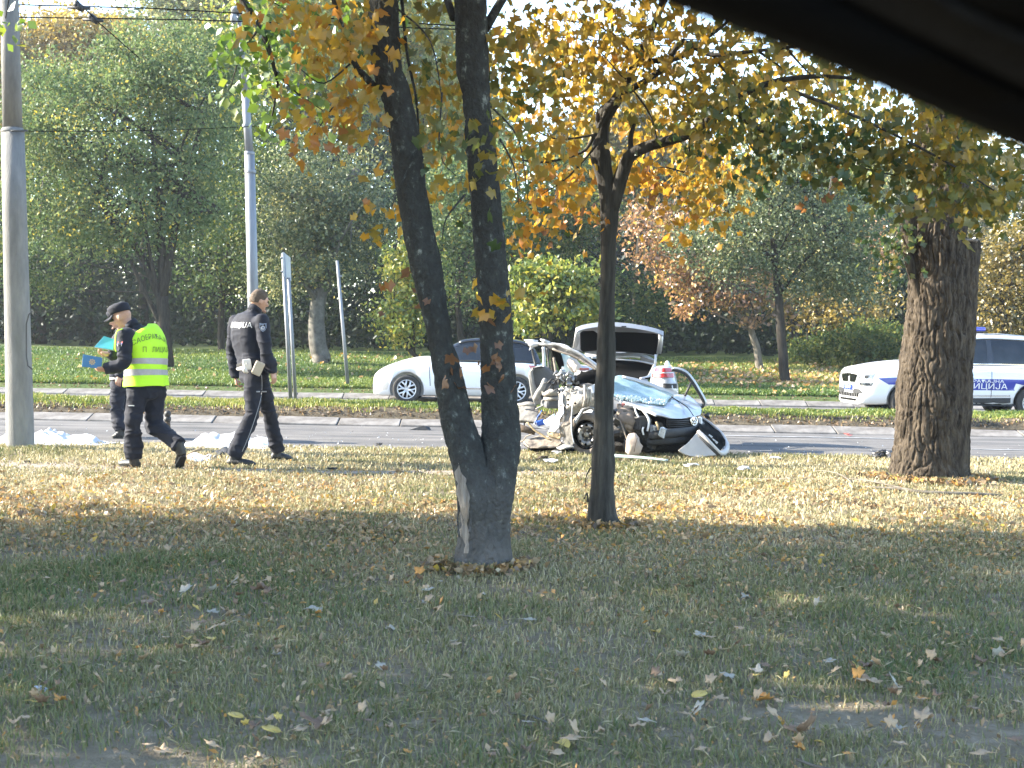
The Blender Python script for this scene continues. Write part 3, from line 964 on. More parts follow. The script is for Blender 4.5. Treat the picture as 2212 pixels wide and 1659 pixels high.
def px_trunk(mb, rows, Y, nseg=28, nlong=60, depth=0.92, dy=0.0, relief=0.0, rsc=(9, 9, 2.2), seed=0, ridged=False, lumps=0.0):
    """rows (y, xl, xr) from the ground up -> noisy tapered stem"""
    rows = [(r + (0.0,))[:4] for r in rows]
    A = crom([[r[0], r[1], r[2], r[3]] for r in rows], nlong)
    rg = []
    for y, xl, xr, dd in A:
        yy = Y + dy + dd
        c = np.array(at((xl + xr) / 2, y, yy))
        rr = 0.5 * (xr - xl) * yy / FPX
        th = np.linspace(0, 2 * np.pi, nseg, endpoint=False)
        p = np.stack([c[0] + rr * np.cos(th), c[1] + rr * depth * np.sin(th), np.full(nseg, c[2])], -1)
        if relief or lumps:
            nrm = np.stack([np.cos(th), np.sin(th), th * 0], -1)
            q = p * np.array(rsc)
            if ridged:
                w = p + 0.045 * np.stack([vnoise(p, 5, 5 + seed), vnoise(p, 5, 6 + seed), th * 0], -1)
                f1 = (1 - np.abs(vnoise(w * np.array(rsc), 1.0, seed))) ** 6
                f2 = (1 - np.abs(vnoise(w * np.array(rsc) * 1.9 + 3.3, 1.0, seed + 3))) ** 6
                v = 0.25 - np.maximum(f1, 0.7 * f2) + 0.16 * vnoise(p, 40, seed + 4) + 0.2 * vnoise(p * np.array([1, 1, 0.5]), 14, seed + 8)
            else:
                v = vnoise(q, 1.0, seed) + 0.5 * vnoise(q * 2, 1.0, seed + 1)
            p = p + nrm * (v * relief + vnoise(p, 2.2, seed + 9) * lumps)[:, None]
        rg.append([tuple(x) for x in p])
    mb.rings(rg)

Y1, Y2, Y3 = 7.62, 9.44, 13.35
t1 = thing('forked_maple', at(1040, 1234, Y1), 'dark forked maple with two stems and a strip of bare wood at its foot', 'tree')
mb = MB()
px_trunk(mb, [(1255, 955, 1122), (1232, 968, 1108), (1200, 978, 1106), (1150, 985, 1103), (1100, 988, 1108), (1060, 985, 1116), (1035, 990, 1112), (1010, 1004, 1100), (990, 1028, 1082)], Y1, nseg=130, nlong=150, relief=0.013, seed=3, lumps=0.02, rsc=(20, 20, 8), ridged=True)
px_trunk(mb, [(1140, 1004, 1046, -.06), (1090, 988, 1062, -.07), (1020, 976, 1058, -.05), (960, 962, 1043, -.02), (900, 949, 1020), (850, 940, 1010), (800, 931, 1000), (700, 913, 976), (600, 893, 957), (500, 872, 938), (400, 856, 921), (300, 842, 908), (230, 826, 893), (185, 812, 884), (150, 801, 872), (110, 796, 868), (60, 792, 866), (0, 789, 861), (-120, 770, 834), (-300, 730, 785), (-600, 640, 680), (-900, 560, 585)], Y1, nseg=80, nlong=360, dy=-0.02, relief=0.010, seed=4, lumps=0.016, rsc=(22, 22, 9), ridged=True)
px_trunk(mb, [(1140, 1056, 1098, -.12), (1090, 1046, 1112, -.13), (1020, 1042, 1121, -.10), (960, 1042, 1124, -.05), (900, 1044, 1118), (850, 1042, 1114), (800, 1040, 1110), (700, 1035, 1105), (600, 1029, 1098), (500, 1021, 1089), (400, 1012, 1081), (330, 1006, 1075), (250, 1003, 1064), (200, 998, 1060), (150, 984, 1056), (80, 980, 1053), (0, 978, 1050), (-150, 985, 1052), (-400, 1010, 1065), (-900, 1060, 1090)], Y1, nseg=80, nlong=360, dy=0.05, relief=0.010, seed=5, lumps=0.016, rsc=(22, 22, 9), ridged=True)
limb(mb, [(812, 190), (788, 165), (765, 135), (740, 60), (700, -60)], 17, 9, Y1, dy=[0, -.05, -.1, -.2, -.3])
limb(mb, [(868, 0), (880, 120), (900, 220), (905, 330)], 8, 4, Y1 + 0.15)
limb(mb, [(1050, 60), (1110, -40), (1200, -160), (1330, -300)], 22, 8, Y1 + 0.1, dy=[0, .2, .5, .9])
limb(mb, [(980, 40), (940, -80), (900, -220)], 18, 7, Y1 + 0.1, dy=[0, .3, .6])
for pts in ([(1005, 420), (965, 470), (955, 515)], [(1080, 300), (1110, 360), (1120, 440)], [(905, 320), (865, 400), (845, 450)], [(780, 150), (720, 230), (660, 320)], [(765, 130), (700, 180), (650, 150)], [(860, 20), (930, 90), (955, 220)], [(955, 200), (950, 330), (985, 380)], [(1060, 230), (1120, 300), (1140, 430)]):
    limb(mb, pts, 5, 2, Y1 - 0.08, n=6, dy=[0, -.08, -.12])
o_trunk1 = mb.out('trunk', m_bark1, t1)
# stripped bark: the bare wood sits in a torn window on the left of the base
def wrap_patch(name, outline, Y, material, parent, target, lift=0.006, n=22):
    """sheet whose left/right outline (y, xl, xr) is pressed on a trunk"""
    org = origin_of(target)
    T = BVHTree.FromPolygons([v.co + org for v in target.data.vertices], [tuple(p.vertices) for p in target.data.polygons])
    A = crom(outline, 46)
    V = []
    for y, xl, xr in A:
        q = np.array([[y * .045, 0, 1.0], [y * .045, 9, 4.0]])
        j = fbm(q, 1.0, 66) * 5.0
        xl, xr = xl + j[0], xr + j[1]
        for k in range(n):
            x = xl + (xr - xl) * k / (n - 1)
            d = ray(x, y).normalized()
            h = T.ray_cast(CAMP, d, 60)
            p = h[0] if h[0] is not None else at(x, y, Y)
            edge = min(k, n - 1 - k) / (n / 2)
            V.append(tuple(p - d * (lift if 0 < k < n - 1 else -0.004)))
    idx = np.arange(len(A) * n).reshape(len(A), n)
    F = np.stack([idx[:-1, :-1], idx[:-1, 1:], idx[1:, 1:], idx[1:, :-1]], -1).reshape(-1, 4)
    return quick_mesh(name, V, F, material, parent, smooth=True)
wrap_patch('bare_wood', [(1000, 985, 989), (1020, 984, 1000), (1040, 986, 1010), (1070, 989, 1012), (1100, 992, 1016), (1140, 996, 1014), (1170, 998, 1012), (1195, 1000, 1008)], Y1, m_wood, t1, o_trunk1)
limb_edge = MB()
limb(limb_edge, [(1022, 1050), (1019, 1085), (1018, 1120), (1015, 1150)], 6, 4, Y1 - 0.165)
limb(limb_edge, [(984, 1010), (988, 1060), (990, 1110), (990, 1160)], 6, 4, Y1 - 0.11)
limb_edge.out('torn_bark', m_bark1, t1, crumple=0.006, csc=20)

t2 = thing('slim_tree', at(1312, 1142, Y2), 'slim dark Y-shaped tree leaning in front of the wrecked car', 'tree')
mb = MB()
px_trunk(mb, [(1158, 1262, 1372), (1142, 1268, 1352), (1122, 1271, 1337), (1100, 1271, 1330), (1072, 1274, 1328), (1050, 1275, 1327), (1020, 1276, 1329), (1000, 1276, 1330), (960, 1280, 1328), (900, 1284, 1326), (850, 1284, 1328), (800, 1289, 1329), (750, 1291, 1328), (700, 1293, 1327), (600, 1295, 1330), (520, 1296, 1333), (470, 1296, 1338), (435, 1295, 1336), (400, 1292, 1326), (365, 1284, 1320), (340, 1277, 1318), (310, 1283, 1314), (270, 1288, 1314), (240, 1292, 1330), (215, 1318, 1345), (180, 1340, 1362), (120, 1370, 1390), (40, 1410, 1426), (-120, 1470, 1484), (-350, 1540, 1552)], Y2, nseg=48, nlong=260, relief=0.006, seed=7, lumps=0.012, rsc=(26, 26, 5), ridged=True)
limb(mb, [(1318, 455), (1333, 410), (1345, 372), (1362, 336), (1400, 316), (1450, 302), (1500, 284), (1573, 222), (1663, 179), (1760, 165), (1850, 170)], 36, 7, Y2, n=12, dy=[0, -.02, -.05, -.1, -.15, -.25, -.35, -.5, -.6, -.7, -.8])
limb(mb, [(1350, 200), (1430, 150), (1469, 92), (1508, 107), (1543, 119), (1633, 110), (1737, 98), (1850, 80)], 15, 5, Y2 - .2, n=8, dy=[0, -.05, -.1, -.1, -.2, -.3, -.4, -.5])
limb(mb, [(1380, 130), (1461, 128), (1529, 80), (1573, 45), (1640, -30)], 12, 5, Y2 - .1, n=7, dy=[0, .1, .2, .3, .4])
limb(mb, [(1310, 240), (1280, 300), (1255, 330), (1180, 350), (1120, 345)], 10, 3, Y2 - .1, n=7)
limb(mb, [(1365, 335), (1362, 300), (1372, 260)], 14, 8, Y2, n=8)
limb(mb, [(1490, 292), (1487, 350), (1478, 372)], 5, 2, Y2 - .3, n=6)
limb(mb, [(1478, 372), (1440, 362), (1420, 362)], 4, 2, Y2 - .3, n=6)
limb(mb, [(1570, 225), (1640, 280), (1760, 330), (1850, 360), (1940, 380)], 9, 3, Y2 - .5, n=7)
limb(mb, [(1663, 180), (1800, 230), (1950, 300), (2080, 370), (2160, 420)], 9, 3, Y2 - .7, n=7, dy=[0, -.1, -.3, -.5, -.7])
limb(mb, [(1270, 1085), (1268, 1065), (1262, 1078)], 5, 3, Y2 - .05, n=6)
limb(mb, [(1276, 1010), (1266, 1030), (1266, 1055)], 4, 2, Y2 - .08, n=6)
for pts in ([(1640, 112), (1680, 140), (1690, 150)], [(1700, 105), (1730, 140), (1770, 180)], [(1290, 290), (1200, 300), (1120, 260)], [(1420, 310), (1400, 240), (1330, 150), (1250, 60)], [(1380, 130), (1300, 60), (1180, 40)], [(1300, 300), (1230, 380), (1170, 420)], [(1540, 120), (1600, 200), (1640, 260)]):
    limb(mb, pts, 6, 2, Y2 - 0.25, n=6)
mb.out('trunk', m_bark2, t2)

t3 = thing('old_tree', at(2010, 1040, Y3), 'thick old tree with furrowed bark in front of the police car', 'tree')
mb = MB()
px_trunk(mb, [(1052, 1895, 2090), (1037, 1916, 2078), (1015, 1924, 2068), (985, 1929, 2064), (945, 1934, 2064), (900, 1936, 2066), (850, 1939, 2068), (800, 1945, 2070), (754, 1953, 2074), (700, 1960, 2078), (640, 1966, 2082), (580, 1964, 2082), (535, 1958, 2082), (505, 1954, 2084), (470, 1957, 2088), (430, 1970, 2090), (380, 1982, 2092), (340, 1985, 2093), (280, 1986, 2093), (200, 1990, 2094), (60, 2000, 2090), (-150, 2010, 2080), (-500, 2040, 2080)], Y3, nseg=260, nlong=430, depth=1.0, relief=0.036, rsc=(21, 21, 3.6), seed=12, ridged=True, lumps=0.02)
px_trunk(mb, [(1050, 1990, 2100), (1000, 1990, 2092), (900, 1996, 2096), (800, 2000, 2099), (754, 2006, 2103), (660, 2016, 2109), (590, 2024, 2111), (548, 2034, 2114), (527, 2050, 2115), (519, 2075, 2113)], Y3 + 0.04, nseg=150, nlong=260, depth=0.9, relief=0.026, rsc=(22, 22, 3.4), seed=19, ridged=True, lumps=0.012)
limb(mb, [(1998, 700), (1978, 620), (1960, 550), (1957, 500), (1975, 440), (1990, 400)], 14, 30, Y3 - .12, n=16)
limb(mb, [(1972, 540), (1956, 500), (1948, 474), (1962, 442)], 16, 9, Y3 - .22, n=9)
limb(mb, [(1990, 200), (1900, 120), (1750, 20), (1600, -120)], 40, 14, Y3 + .2, n=9, dy=[0, .2, .5, .8])
limb(mb, [(2080, 150), (2200, 20), (2380, -160)], 40, 16, Y3 + .2, n=9, dy=[0, .2, .5])
limb(mb, [(2050, -100), (1960, -250), (1900, -420)], 36, 12, Y3, n=9)
mb.out('trunk', m_bark3, t3)
st = MB()
limb(st, [(2062, 530), (2090, 518), (2112, 521)], 9, 6, Y3 - .14, n=8)
limb(st, [(2092, 520), (2108, 508)], 6, 2, Y3 - .14, n=6)
st.out('splintered_stub', m_wood, t3, crumple=0.01, csc=20)

# grass and litter pushed up against the feet of the three trees
gen = np.random.default_rng(55)
bp, lp = [], []
for cx, Yt, ra in ((at(1038, 1234, Y1).x, Y1, .21), (at(1312, 1142, Y2).x, Y2, .15), (at(2005, 1040, Y3).x, Y3, .42)):
    k = int(900 * ra / .2)
    t = gen.uniform(math.pi, 2 * math.pi, k)
    rr = ra * (1.0 + np.abs(gen.normal(0, .16, k)))
    x, y = cx + rr * np.cos(t), Yt + rr * np.sin(t) * .95
    bp.append(np.stack([x, y, lawn_z(x, y)], -1))
    k = int(420 * ra / .2)
    t = gen.uniform(math.pi * .9, 2.1 * math.pi, k)
    rr = ra * (1.02 + np.abs(gen.normal(0, .3, k)))
    x, y = cx + rr * np.cos(t), Yt + rr * np.sin(t) * .95
    lp.append(np.stack([x, y, lawn_z(x, y) + gen.uniform(.01, .05, k)], -1))
C = np.concatenate(bp)
V, F = blades(C, gen.uniform(.03, .085, len(C)), gen.uniform(.005, .009, len(C)), gen, lean=.9)
quick_mesh('grass_at_tree_feet', V, F, m_grass, tint=np.repeat(np.clip(gen.normal(.38, .2, len(C)), 0, 1), 3), kind='stuff')['label'] = 'longer grass round the feet of the three near trees'
C = np.concatenate(lp)
V, F = leaf_cards(C, gen.uniform(.03, .08, len(C)), tilt=.7, aspect=.7, gen=gen)
quick_mesh('litter_at_tree_feet', V, F, m_litter, tint=np.repeat(np.clip(gen.beta(1.5, 1.8, len(C)), 0, 1), 2), kind='stuff')['label'] = 'dry leaves gathered round the feet of the near trees'

# maple leaf shapes
def maple_shape(r, full=True):
    pts = []
    lobes = [(-138, 0.62), (-66, 0.9), (0, 1.0), (66, 0.9), (138, 0.62)]
    curl = r.uniform(0.15, 0.5)
    bend = r.uniform(-0.35, 0.45)
    for k, (a, l) in enumerate(lobes):
        l *= r.uniform(0.82, 1.1)
        a += r.uniform(-8, 8)
        if full:
            pts.append((a - 17, l * 0.78))
            pts.append((a, l))
            pts.append((a + 17, l * 0.78))
        else:
            pts.append((a, l))
        if k < 4:
            pts.append(((a + lobes[k + 1][0]) / 2, r.uniform(0.5, 0.62)))
    pts.append((180, 0.1))
    q = []
    for a, l in pts:
        t = rad(a)
        x, y = l * math.sin(t) * 0.46, l * math.cos(t) * 0.54
        q.append((x, y, -curl * abs(x) - bend * y * abs(y) + r.uniform(-0.03, 0.03)))
    return [(0, 0, 0.04)] + q

SHAPES = [np.array(maple_shape(random.Random(k), False)) for k in range(4)]
FULL = [np.array(maple_shape(random.Random(20 + k), True)) for k in range(5)]

def maple_leaves(C, size, gen, droop=0.55, flat=0.0):
    """low-poly lobed leaves in bulk -> V, F(tri), faces per leaf"""
    n = len(C)
    a = gen.normal(size=(n, 3)) * np.array([1, 1, 0.5])
    a /= np.linalg.norm(a, axis=1)[:, None]
    a = a * (1 - droop) + np.array([0, 0, -1.0]) * droop       # tip direction hangs
    a /= np.linalg.norm(a, axis=1)[:, None]
    h = gen.normal(size=(n, 3))
    b = np.cross(a, h)
    b /= np.linalg.norm(b, axis=1)[:, None]
    c = np.cross(b, a)
    s = (np.asarray(size) * gen.uniform(0.7, 1.3, n))
    k = gen.integers(0, len(SHAPES), n)
    S = np.stack(SHAPES)[k] * s[:, None, None]
    V = C[:, None, :] + S[:, :, 0:1] * b[:, None, :] + S[:, :, 1:2] * a[:, None, :] + S[:, :, 2:3] * c[:, None, :]
    m = S.shape[1]
    tri = np.array([[0, i, i + 1 if i + 1 < m else 1] for i in range(1, m)])
    F = (np.arange(n)[:, None, None] * m + tri[None]).reshape(-1, 3)
    return V.reshape(-1, 3), F, m - 1

m_maple = leaf_mat('autumn maple leaf', [(0, (0.05, 0.085, 0.024)), (0.2, (0.14, 0.14, 0.03)), (0.42, (0.32, 0.22, 0.03)), (0.65, (0.48, 0.26, 0.022)), (0.85, (0.38, 0.15, 0.022)), (1, (0.17, 0.085, 0.04))], trans=0.60, gloss=0.03)
m_linden = leaf_mat('bright green leaf', [(0, (0.05, 0.10, 0.015)), (0.6, (0.12, 0.19, 0.02)), (1, (0.30, 0.27, 0.03))], trans=0.5, gloss=0.05)

def leaf_regions(regs, Y, gen):
    """(px, py, rx, ry, count, tint, depth offset, depth spread) -> centres and tints, in hanging sprays"""
    C, T = [], []
    for px, py, rx, ry, n, t, d0, ds in regs:
        k = max(1, n // 9)
        for _ in range(k):
            while True:
                u, v = gen.uniform(-1, 1, 2)
                if u * u + v * v < 1:
                    break
            yy = Y + d0 + gen.normal(0, ds)
            c = np.array(at(px + u * rx, py + v * ry, yy))
            m = 9
            off = gen.normal(size=(m, 3)) * np.array([0.13, 0.13, 0.085])
            C.append(c + off)
            T.append(np.clip(t + gen.normal(0, 0.1) + gen.normal(0, 0.09, m), 0, 1))
    return np.concatenate(C), np.concatenate(T)

def maple_crown(root, regs, extra, Y, size, seed, parts=300, near_first=True):
    gen = np.random.default_rng(seed)
    C, T = leaf_regions(regs, Y, gen)
    S = np.full(len(C), size) * gen.uniform(0.75, 1.3, len(C))
    # the leaves that show largest become parts of their own
    pick = np.argsort(-S / C[:, 1])[:parts]
    mask = np.zeros(len(C), dtype=bool)
    mask[pick] = True
    V, F, m = maple_leaves(C[~mask], S[~mask], gen)
    quick_mesh('crown', V, F, m_maple, root, tint=np.repeat(T[~mask], m), kind='stuff')
    org = origin_of(root)
    cache = {}
    for i in pick:
        sh = int(gen.integers(0, len(FULL)))
        tq = round(float(T[i]) * 9) / 9
        key = (sh, tq)
        if key not in cache:
            A = FULL[sh]
            n = len(A)
            o = quick_mesh('leaf', A, [[0, k, k + 1 if k + 1 < n else 1] for k in range(1, n)], m_maple, tint=[tq] * (n - 1))
            cache[key] = o.data
        else:
            o = link(bpy.data.objects.new('leaf', cache[key]))
        o.parent = root
        a = Vector(gen.normal(size=3) * np.array([0.7, 0.7, 0.4])) + Vector((0, 0, -0.75))
        a.normalize()
        b = a.cross(Vector(gen.normal(size=3))).normalized()
        c = b.cross(a)
        Mx = Matrix((b, a, c)).transposed()
        o.matrix_local = Matrix.Translation(Vector(C[i]) - org) @ Mx.to_4x4() @ Matrix.Scale(float(S[i]), 4)
    if extra is not None:
        C, T = leaf_regions(extra, Y, gen)
        V, F, m = maple_leaves(C, np.full(len(C), size * 1.5), gen)
        quick_mesh('upper_crown', V, F, m_maple, root, tint=np.repeat(T, m), kind='stuff')

maple_crown(t1, [
    (700, 50, 110, 60, 140, 0.58, -.3, .25), (740, 130, 60, 60, 81, 0.56, -.3, .2), (800, 50, 40, 60, 44, 0.21, 0.45, .12), (930, 30, 50, 50, 51, 0.26, 0.45, .12), (760, 225, 80, 55, 81, 0.56, -.25, .2), (690, 285, 55, 35, 44, 0.68, -.25, .15), (790, 270, 34, 30, 26, 0.62, 0.45, .12),
    (843, 430, 26, 38, 25, 0.62, .1, .12), (820, 490, 24, 24, 14, 0.3, .1, .1), (940, 150, 45, 60, 66, 0.36, 0.55, .12), (940, 260, 40, 80, 81, 0.41, 0.45, .12), (950, 400, 35, 60, 44, 0.48, 0.45, .12), (900, 240, 40, 60, 37, 0.31, 0.45, .12),
    (1050, 262, 50, 26, 18, 0.10, -.35, .1), (1000, 320, 40, 35, 18, 0.18, -.35, .1), (1085, 300, 40, 40, 18, 0.20, -.3, .15), (1105, 440, 45, 30, 14, 0.20, -.2, .1), (1115, 500, 35, 35, 15, 0.20, -.3, .12), (1105, 200, 34, 50, 44, 0.21, 0.45, .12), (980, 360, 30, 20, 9, 0.20, -.35, .08),
    (1062, 640, 22, 22, 9, 0.3, -.25, .04), (1078, 665, 16, 16, 9, 0.5, -.25, .04), (1035, 768, 24, 12, 9, 0.95, -.25, .04), (1030, 812, 14, 16, 9, 0.97, -.2, .04), (1110, 60, 40, 60, 44, 0.31, 0.45, .12), (895, 640, 10, 14, 9, 0.97, .0, .04)],
    [(900, -330, 420, 250, 1900, 0.4, .2, 1.3), (1250, -420, 350, 250, 1200, 0.45, .5, 1.2), (640, -560, 300, 200, 800, 0.5, 0, 1.2)], Y1, 0.096, 5, parts=240)
maple_crown(t2, [
    (1130, 150, 90, 110, 252, 0.36, -.3, .5), (1130, 330, 80, 70, 143, 0.54, 0, .5), (1250, 90, 130, 90, 405, 0.44, -.1, .6), (1250, 230, 120, 90, 270, 0.46, .35, .6), (1420, 70, 130, 80, 355, 0.42, -.3, .5), (1400, 190, 120, 80, 270, 0.46, .35, .5), (1300, 320, 90, 40, 44, 0.34, .5, .2),
    (1560, 190, 120, 70, 252, 0.35, -.4, .4), (1600, 60, 120, 70, 143, 0.32, -.3, .5), (1560, 270, 130, 50, 252, 0.17, -.5, .3), (1700, 230, 110, 60, 279, 0.30, 1.2, 1.3), (1760, 150, 90, 60, 135, 0.35, -.6, .4), (1720, 310, 110, 42, 252, 0.14, -.6, .3), (1850, 250, 110, 60, 305, 0.28, 1.6, 1.4), (1880, 340, 100, 50, 252, 0.18, -.7, .3), (1990, 300, 90, 60, 219, 0.35, -.8, .4), (2010, 400, 90, 55, 219, 0.20, -.9, .3), (2110, 340, 100, 60, 202, 0.32, -.9, .4), (2090, 440, 80, 42, 143, 0.26, -1, .3), (2190, 450, 70, 50, 126, 0.26, -1, .3), (2200, 370, 60, 40, 74, 0.25, -1, .3), (1900, 170, 120, 60, 219, 0.32, 2.4, 1.2), (2060, 230, 120, 60, 219, 0.32, -.9, .5), (1660, 370, 50, 30, 42, 0.10, -.6, .2),  # lowered tints on the right put the overhanging canopy's shade into leaf colour
    (1180, 420, 60, 50, 100, 0.65, .1, .4), (1150, 490, 50, 34, 50, 0.65, 0, .3), (1235, 440, 36, 70, 74, 0.65, .2, .3), (1420, 380, 70, 50, 108, 0.62, .6, .35), (1500, 370, 60, 50, 92, 0.56, .6, .35), (1530, 440, 46, 50, 74, 0.50, .2, .3), (1575, 400, 40, 40, 42, 0.54, .2, .3), (1480, 480, 44, 28, 36, 0.64, .2, .25), (1560, 330, 110, 80, 355, 0.40, 3.4, .6), (1420, 300, 110, 90, 213, 0.54, 3.6, .7), (1700, 120, 150, 90, 355, 0.35, 3.2, .7), (1385, 300, 40, 60, 19, 0.39, .5, .2), (1215, 520, 20, 24, 16, 0.70, .2, .2), (1800, 400, 50, 24, 28, 0.52, -.3, .2)],
    [(1500, -330, 480, 260, 3510, 0.48, 0, 1.5), (1950, -200, 320, 240, 2025, 0.48, -.4, 1.3), (1150, -360, 240, 240, 1215, 0.48, .2, 1.2)], Y2, 0.092, 6, parts=300)
# the old tree: sprouts on the bark and the crown above the frame
maple_crown(t3, [(1930, 500, 22, 26, 40, 0.05, -.3, .1), (1925, 545, 20, 26, 36, 0.06, -.3, .1), (1945, 575, 14, 14, 18, 0.08, -.35, .08), (2150, 480, 60, 60, 0 + 9, 0.4, -.3, .1)],
            [(1900, -500, 500, 300, 2200, 0.4, .6, 2.0), (2350, -350, 350, 300, 1500, 0.45, .6, 2.0), (1500, -300, 250, 150, 500, 0.42, .8, 1.5)], Y3, 0.10, 7, parts=60)

# street trees left of the frame: their crowns shade the near lawn and one bough reaches in with green leaves
def street_tree(label, x, y, h, crown, n, size, seed, bough=None):
    gen = np.random.default_rng(seed)
    root = thing('street_tree', (x, y, 0), label, 'tree', 'street trees along the near lawn')
    mb = MB()
    mb.tube([(x, y, -0.05), (x + .03, y, 0.6), (x - .05, y + .05, h * .35), (x + .1, y, h * .7)], [.26, .2, .16, .07], 12)
    for k in range(9):
        a = k * 2.4
        mb.tube([(x, y, h * .33 + k * .2), (x + math.cos(a) * 1.0, y + math.sin(a) * 1.0, h * .5 + k * .25), (x + math.cos(a) * crown[0] * .8, y + math.sin(a) * crown[1] * .8, h * .62 + k * .3)], [.1, .06, .02], 6)
    C = gen.normal(size=(n, 3))
    C /= np.linalg.norm(C, axis=1)[:, None]
    C = C * (gen.uniform(0.25, 1, n) ** 0.5)[:, None] * np.array(crown) + np.array([x, y, h * .66])
    C += np.stack([vnoise(C, 0.9, s) for s in (1, 2, 3)], -1) * 0.5
    V, F, m = maple_leaves(C, np.full(n, size), gen)
    quick_mesh('crown', V, F, m_linden, root, tint=np.repeat(np.clip(gen.normal(0.5, 0.25, n), 0, 1), m))
    if bough:
        limb(mb, [(-700, -500), (100, -260), (420, -120), (560, 60), (600, 180)], 40, 5, 10.5, n=8)
        for pts in ([(560, 60), (520, 120), (498, 190)], [(590, 150), (640, 200), (700, 240)], [(600, 180), (590, 240), (575, 290)], [(420, -120), (520, -40), (650, 40)], [(100, -260), (40, -100), (12, 40)]):
            limb(mb, pts, 6, 2, 10.5, n=6)
        C, T = leaf_regions(bough, 10.5, gen)
        V, F = leaf_cards(C, 0.085, tilt=1.0, droop=0.35, aspect=0.8, gen=gen)
        quick_mesh('hanging_bough', V, F, m_linden, root, tint=np.repeat(T, 2), kind='stuff')
    mb.out('trunk', m_bark2, root)
street_tree('street tree whose bright green bough hangs in at the upper left', -7.9, 9.0, 7.4, (3.0, 1.5, 2.6), 4200, 0.24, 41,
            [(545, 70, 55, 80, 114, 0.35, 0, .25), (530, 150, 40, 50, 72, 0.5, 0, .25), (610, 110, 60, 60, 90, 0.35, 0, .25), (640, 190, 45, 50, 66, 0.55, 0, .2), (575, 255, 24, 36, 33, 0.55, 0, .15), (690, 230, 36, 28, 30, 0.5, 0, .2), (500, 200, 18, 30, 13, 0.5, 0, .1), (600, 10, 90, 40, 78, 0.4, 0, .3), (14, 40, 14, 30, 21, 0.4, 0, .15), (760, 60, 50, 50, 42, 0.4, 0, .2), (560, 200, 30, 30, 18, 0.4, 0, .2)])
street_tree('leafy street tree standing left of the picture on the near lawn', -5.4, 5.2, 7.0, (2.6, 2.4, 2.5), 2900, 0.24, 42)
street_tree('farther leafy street tree outside the left edge of the picture', -11.6, 8.2, 9.0, (3.0, 1.9, 3.4), 3600, 0.25, 43)
street_tree('leafy street tree outside the picture behind the nearest one', -9.6, 5.2, 8.6, (3.0, 2.6, 3.2), 3000, 0.25, 44)
# ------------------------------------------------------------------ street furniture
m_conc = mat('weathered concrete pole', (0.17, 0.17, 0.165), (0.25, 0.245, 0.235), sc=4, rough=0.9, bump=0.4, bsc=60, stretch=(2, 2, 0.5), spec=0.2)
m_galv = mat('dull galvanised steel', (0.17, 0.182, 0.20), (0.24, 0.252, 0.268), sc=5, rough=0.55, metal=0.35, bump=0.1, stretch=(3, 3, 0.4))
m_dark = mat('black rubber and plastic', (0.012, 0.012, 0.013), (0.028, 0.028, 0.028), sc=12, rough=0.6, bump=0.2)
m_wire = mat('tarred wire', (0.008, 0.008, 0.008), rough=0.95, spec=0.05)
m_iron = mat('rusty brown iron', (0.045, 0.03, 0.02), (0.10, 0.07, 0.045), sc=14, rough=0.8, bump=0.4)
m_alu = mat('sign back aluminium', (0.42, 0.44, 0.44), (0.52, 0.54, 0.54), sc=6, rough=0.5, metal=0.4)
m_cable = mat('grey cable conduit', (0.07, 0.07, 0.07), rough=0.7)
m_rust = MATS['rusty brown iron']

def px_pole(mb, rows, Y, n=20):
    """rows (x, y, width) from the ground up"""
    pts = [at(x, y, Y) for x, y, w in rows]
    mb.tube(pts, [0.5 * w * Y / FPX for x, y, w in rows], n)

p = thing('utility_pole', at(44, 972, 15.05), 'thick grey concrete pole at the left edge beside the white sheet', 'pole')
mb = MB()
px_pole(mb, [(44.2, 985, 59), (44, 960, 58.5), (38, 700, 53), (32, 470, 50), (27.5, 283, 47.5)], 15.05, 28)
mb.out('lower_shaft', m_conc, p)
mb = MB()
px_pole(mb, [(27.5, 290, 41), (22, 60, 38), (14, -250, 34), (8, -600, 30)], 15.05, 28)
mb.out('upper_shaft', m_conc, p)
mb = MB()
px_pole(mb, [(27.6, 287, 49), (27.5, 284, 49.5), (27.3, 277, 43)], 15.05, 28)
mb.out('collar', m_conc, p, bevel=0.004)
mb = MB()
c = [at(x, y, 15.05 - 0.14) for x, y in ((70, 672), (62, 680), (57, 700), (57, 770), (60, 790), (70, 798))]
mb.tube(c, 0.008, 6)
mb.out('conduit', m_cable, p)
mb = MB()
mb.tube([at(24, 283, 15.05 - .17), at(60, 282, 15.05 - .06)], 0.012, 6)
mb.out('wire_clamp', m_cable, p)

p = thing('lamp_pole', at(552.5, 870, 22.6), 'tall stepped grey steel lamp pole behind the officer in dark uniform', 'pole')
for nm, rows in (('lower_tube', [(552.5, 874, 25), (545.5, 600, 23.4), (539, 330, 21.6)]), ('middle_tube', [(539, 334, 17.6), (529.5, 200, 16.6)]), ('upper_tube', [(529.5, 204, 11.4), (519, 60, 9.4), (514.5, 18, 9)])):
    mb = MB()
    px_pole(mb, rows, 22.6, 20)
    mb.out(nm, m_galv, p)
for (x, y, w) in ((539, 331, 23), (529.5, 201, 18), (541, 371, 25), (546.4, 640, 26), (532, 272, 18)):
    mb = MB()
    px_pole(mb, [(x, y + 3.2, w), (x, y - 3.2, w * .95)], 22.6, 20)
    mb.out('band', m_galv, p, bevel=0.003)
mb = MB()
mb.sphere(at(512, 24, 22.6), (0.1, 0.22, 0.07), 14)
mb.sphere(at(505, 40, 22.5), (0.06, 0.1, 0.1), 12)
mb.out('lamp_head', m_galv, p)

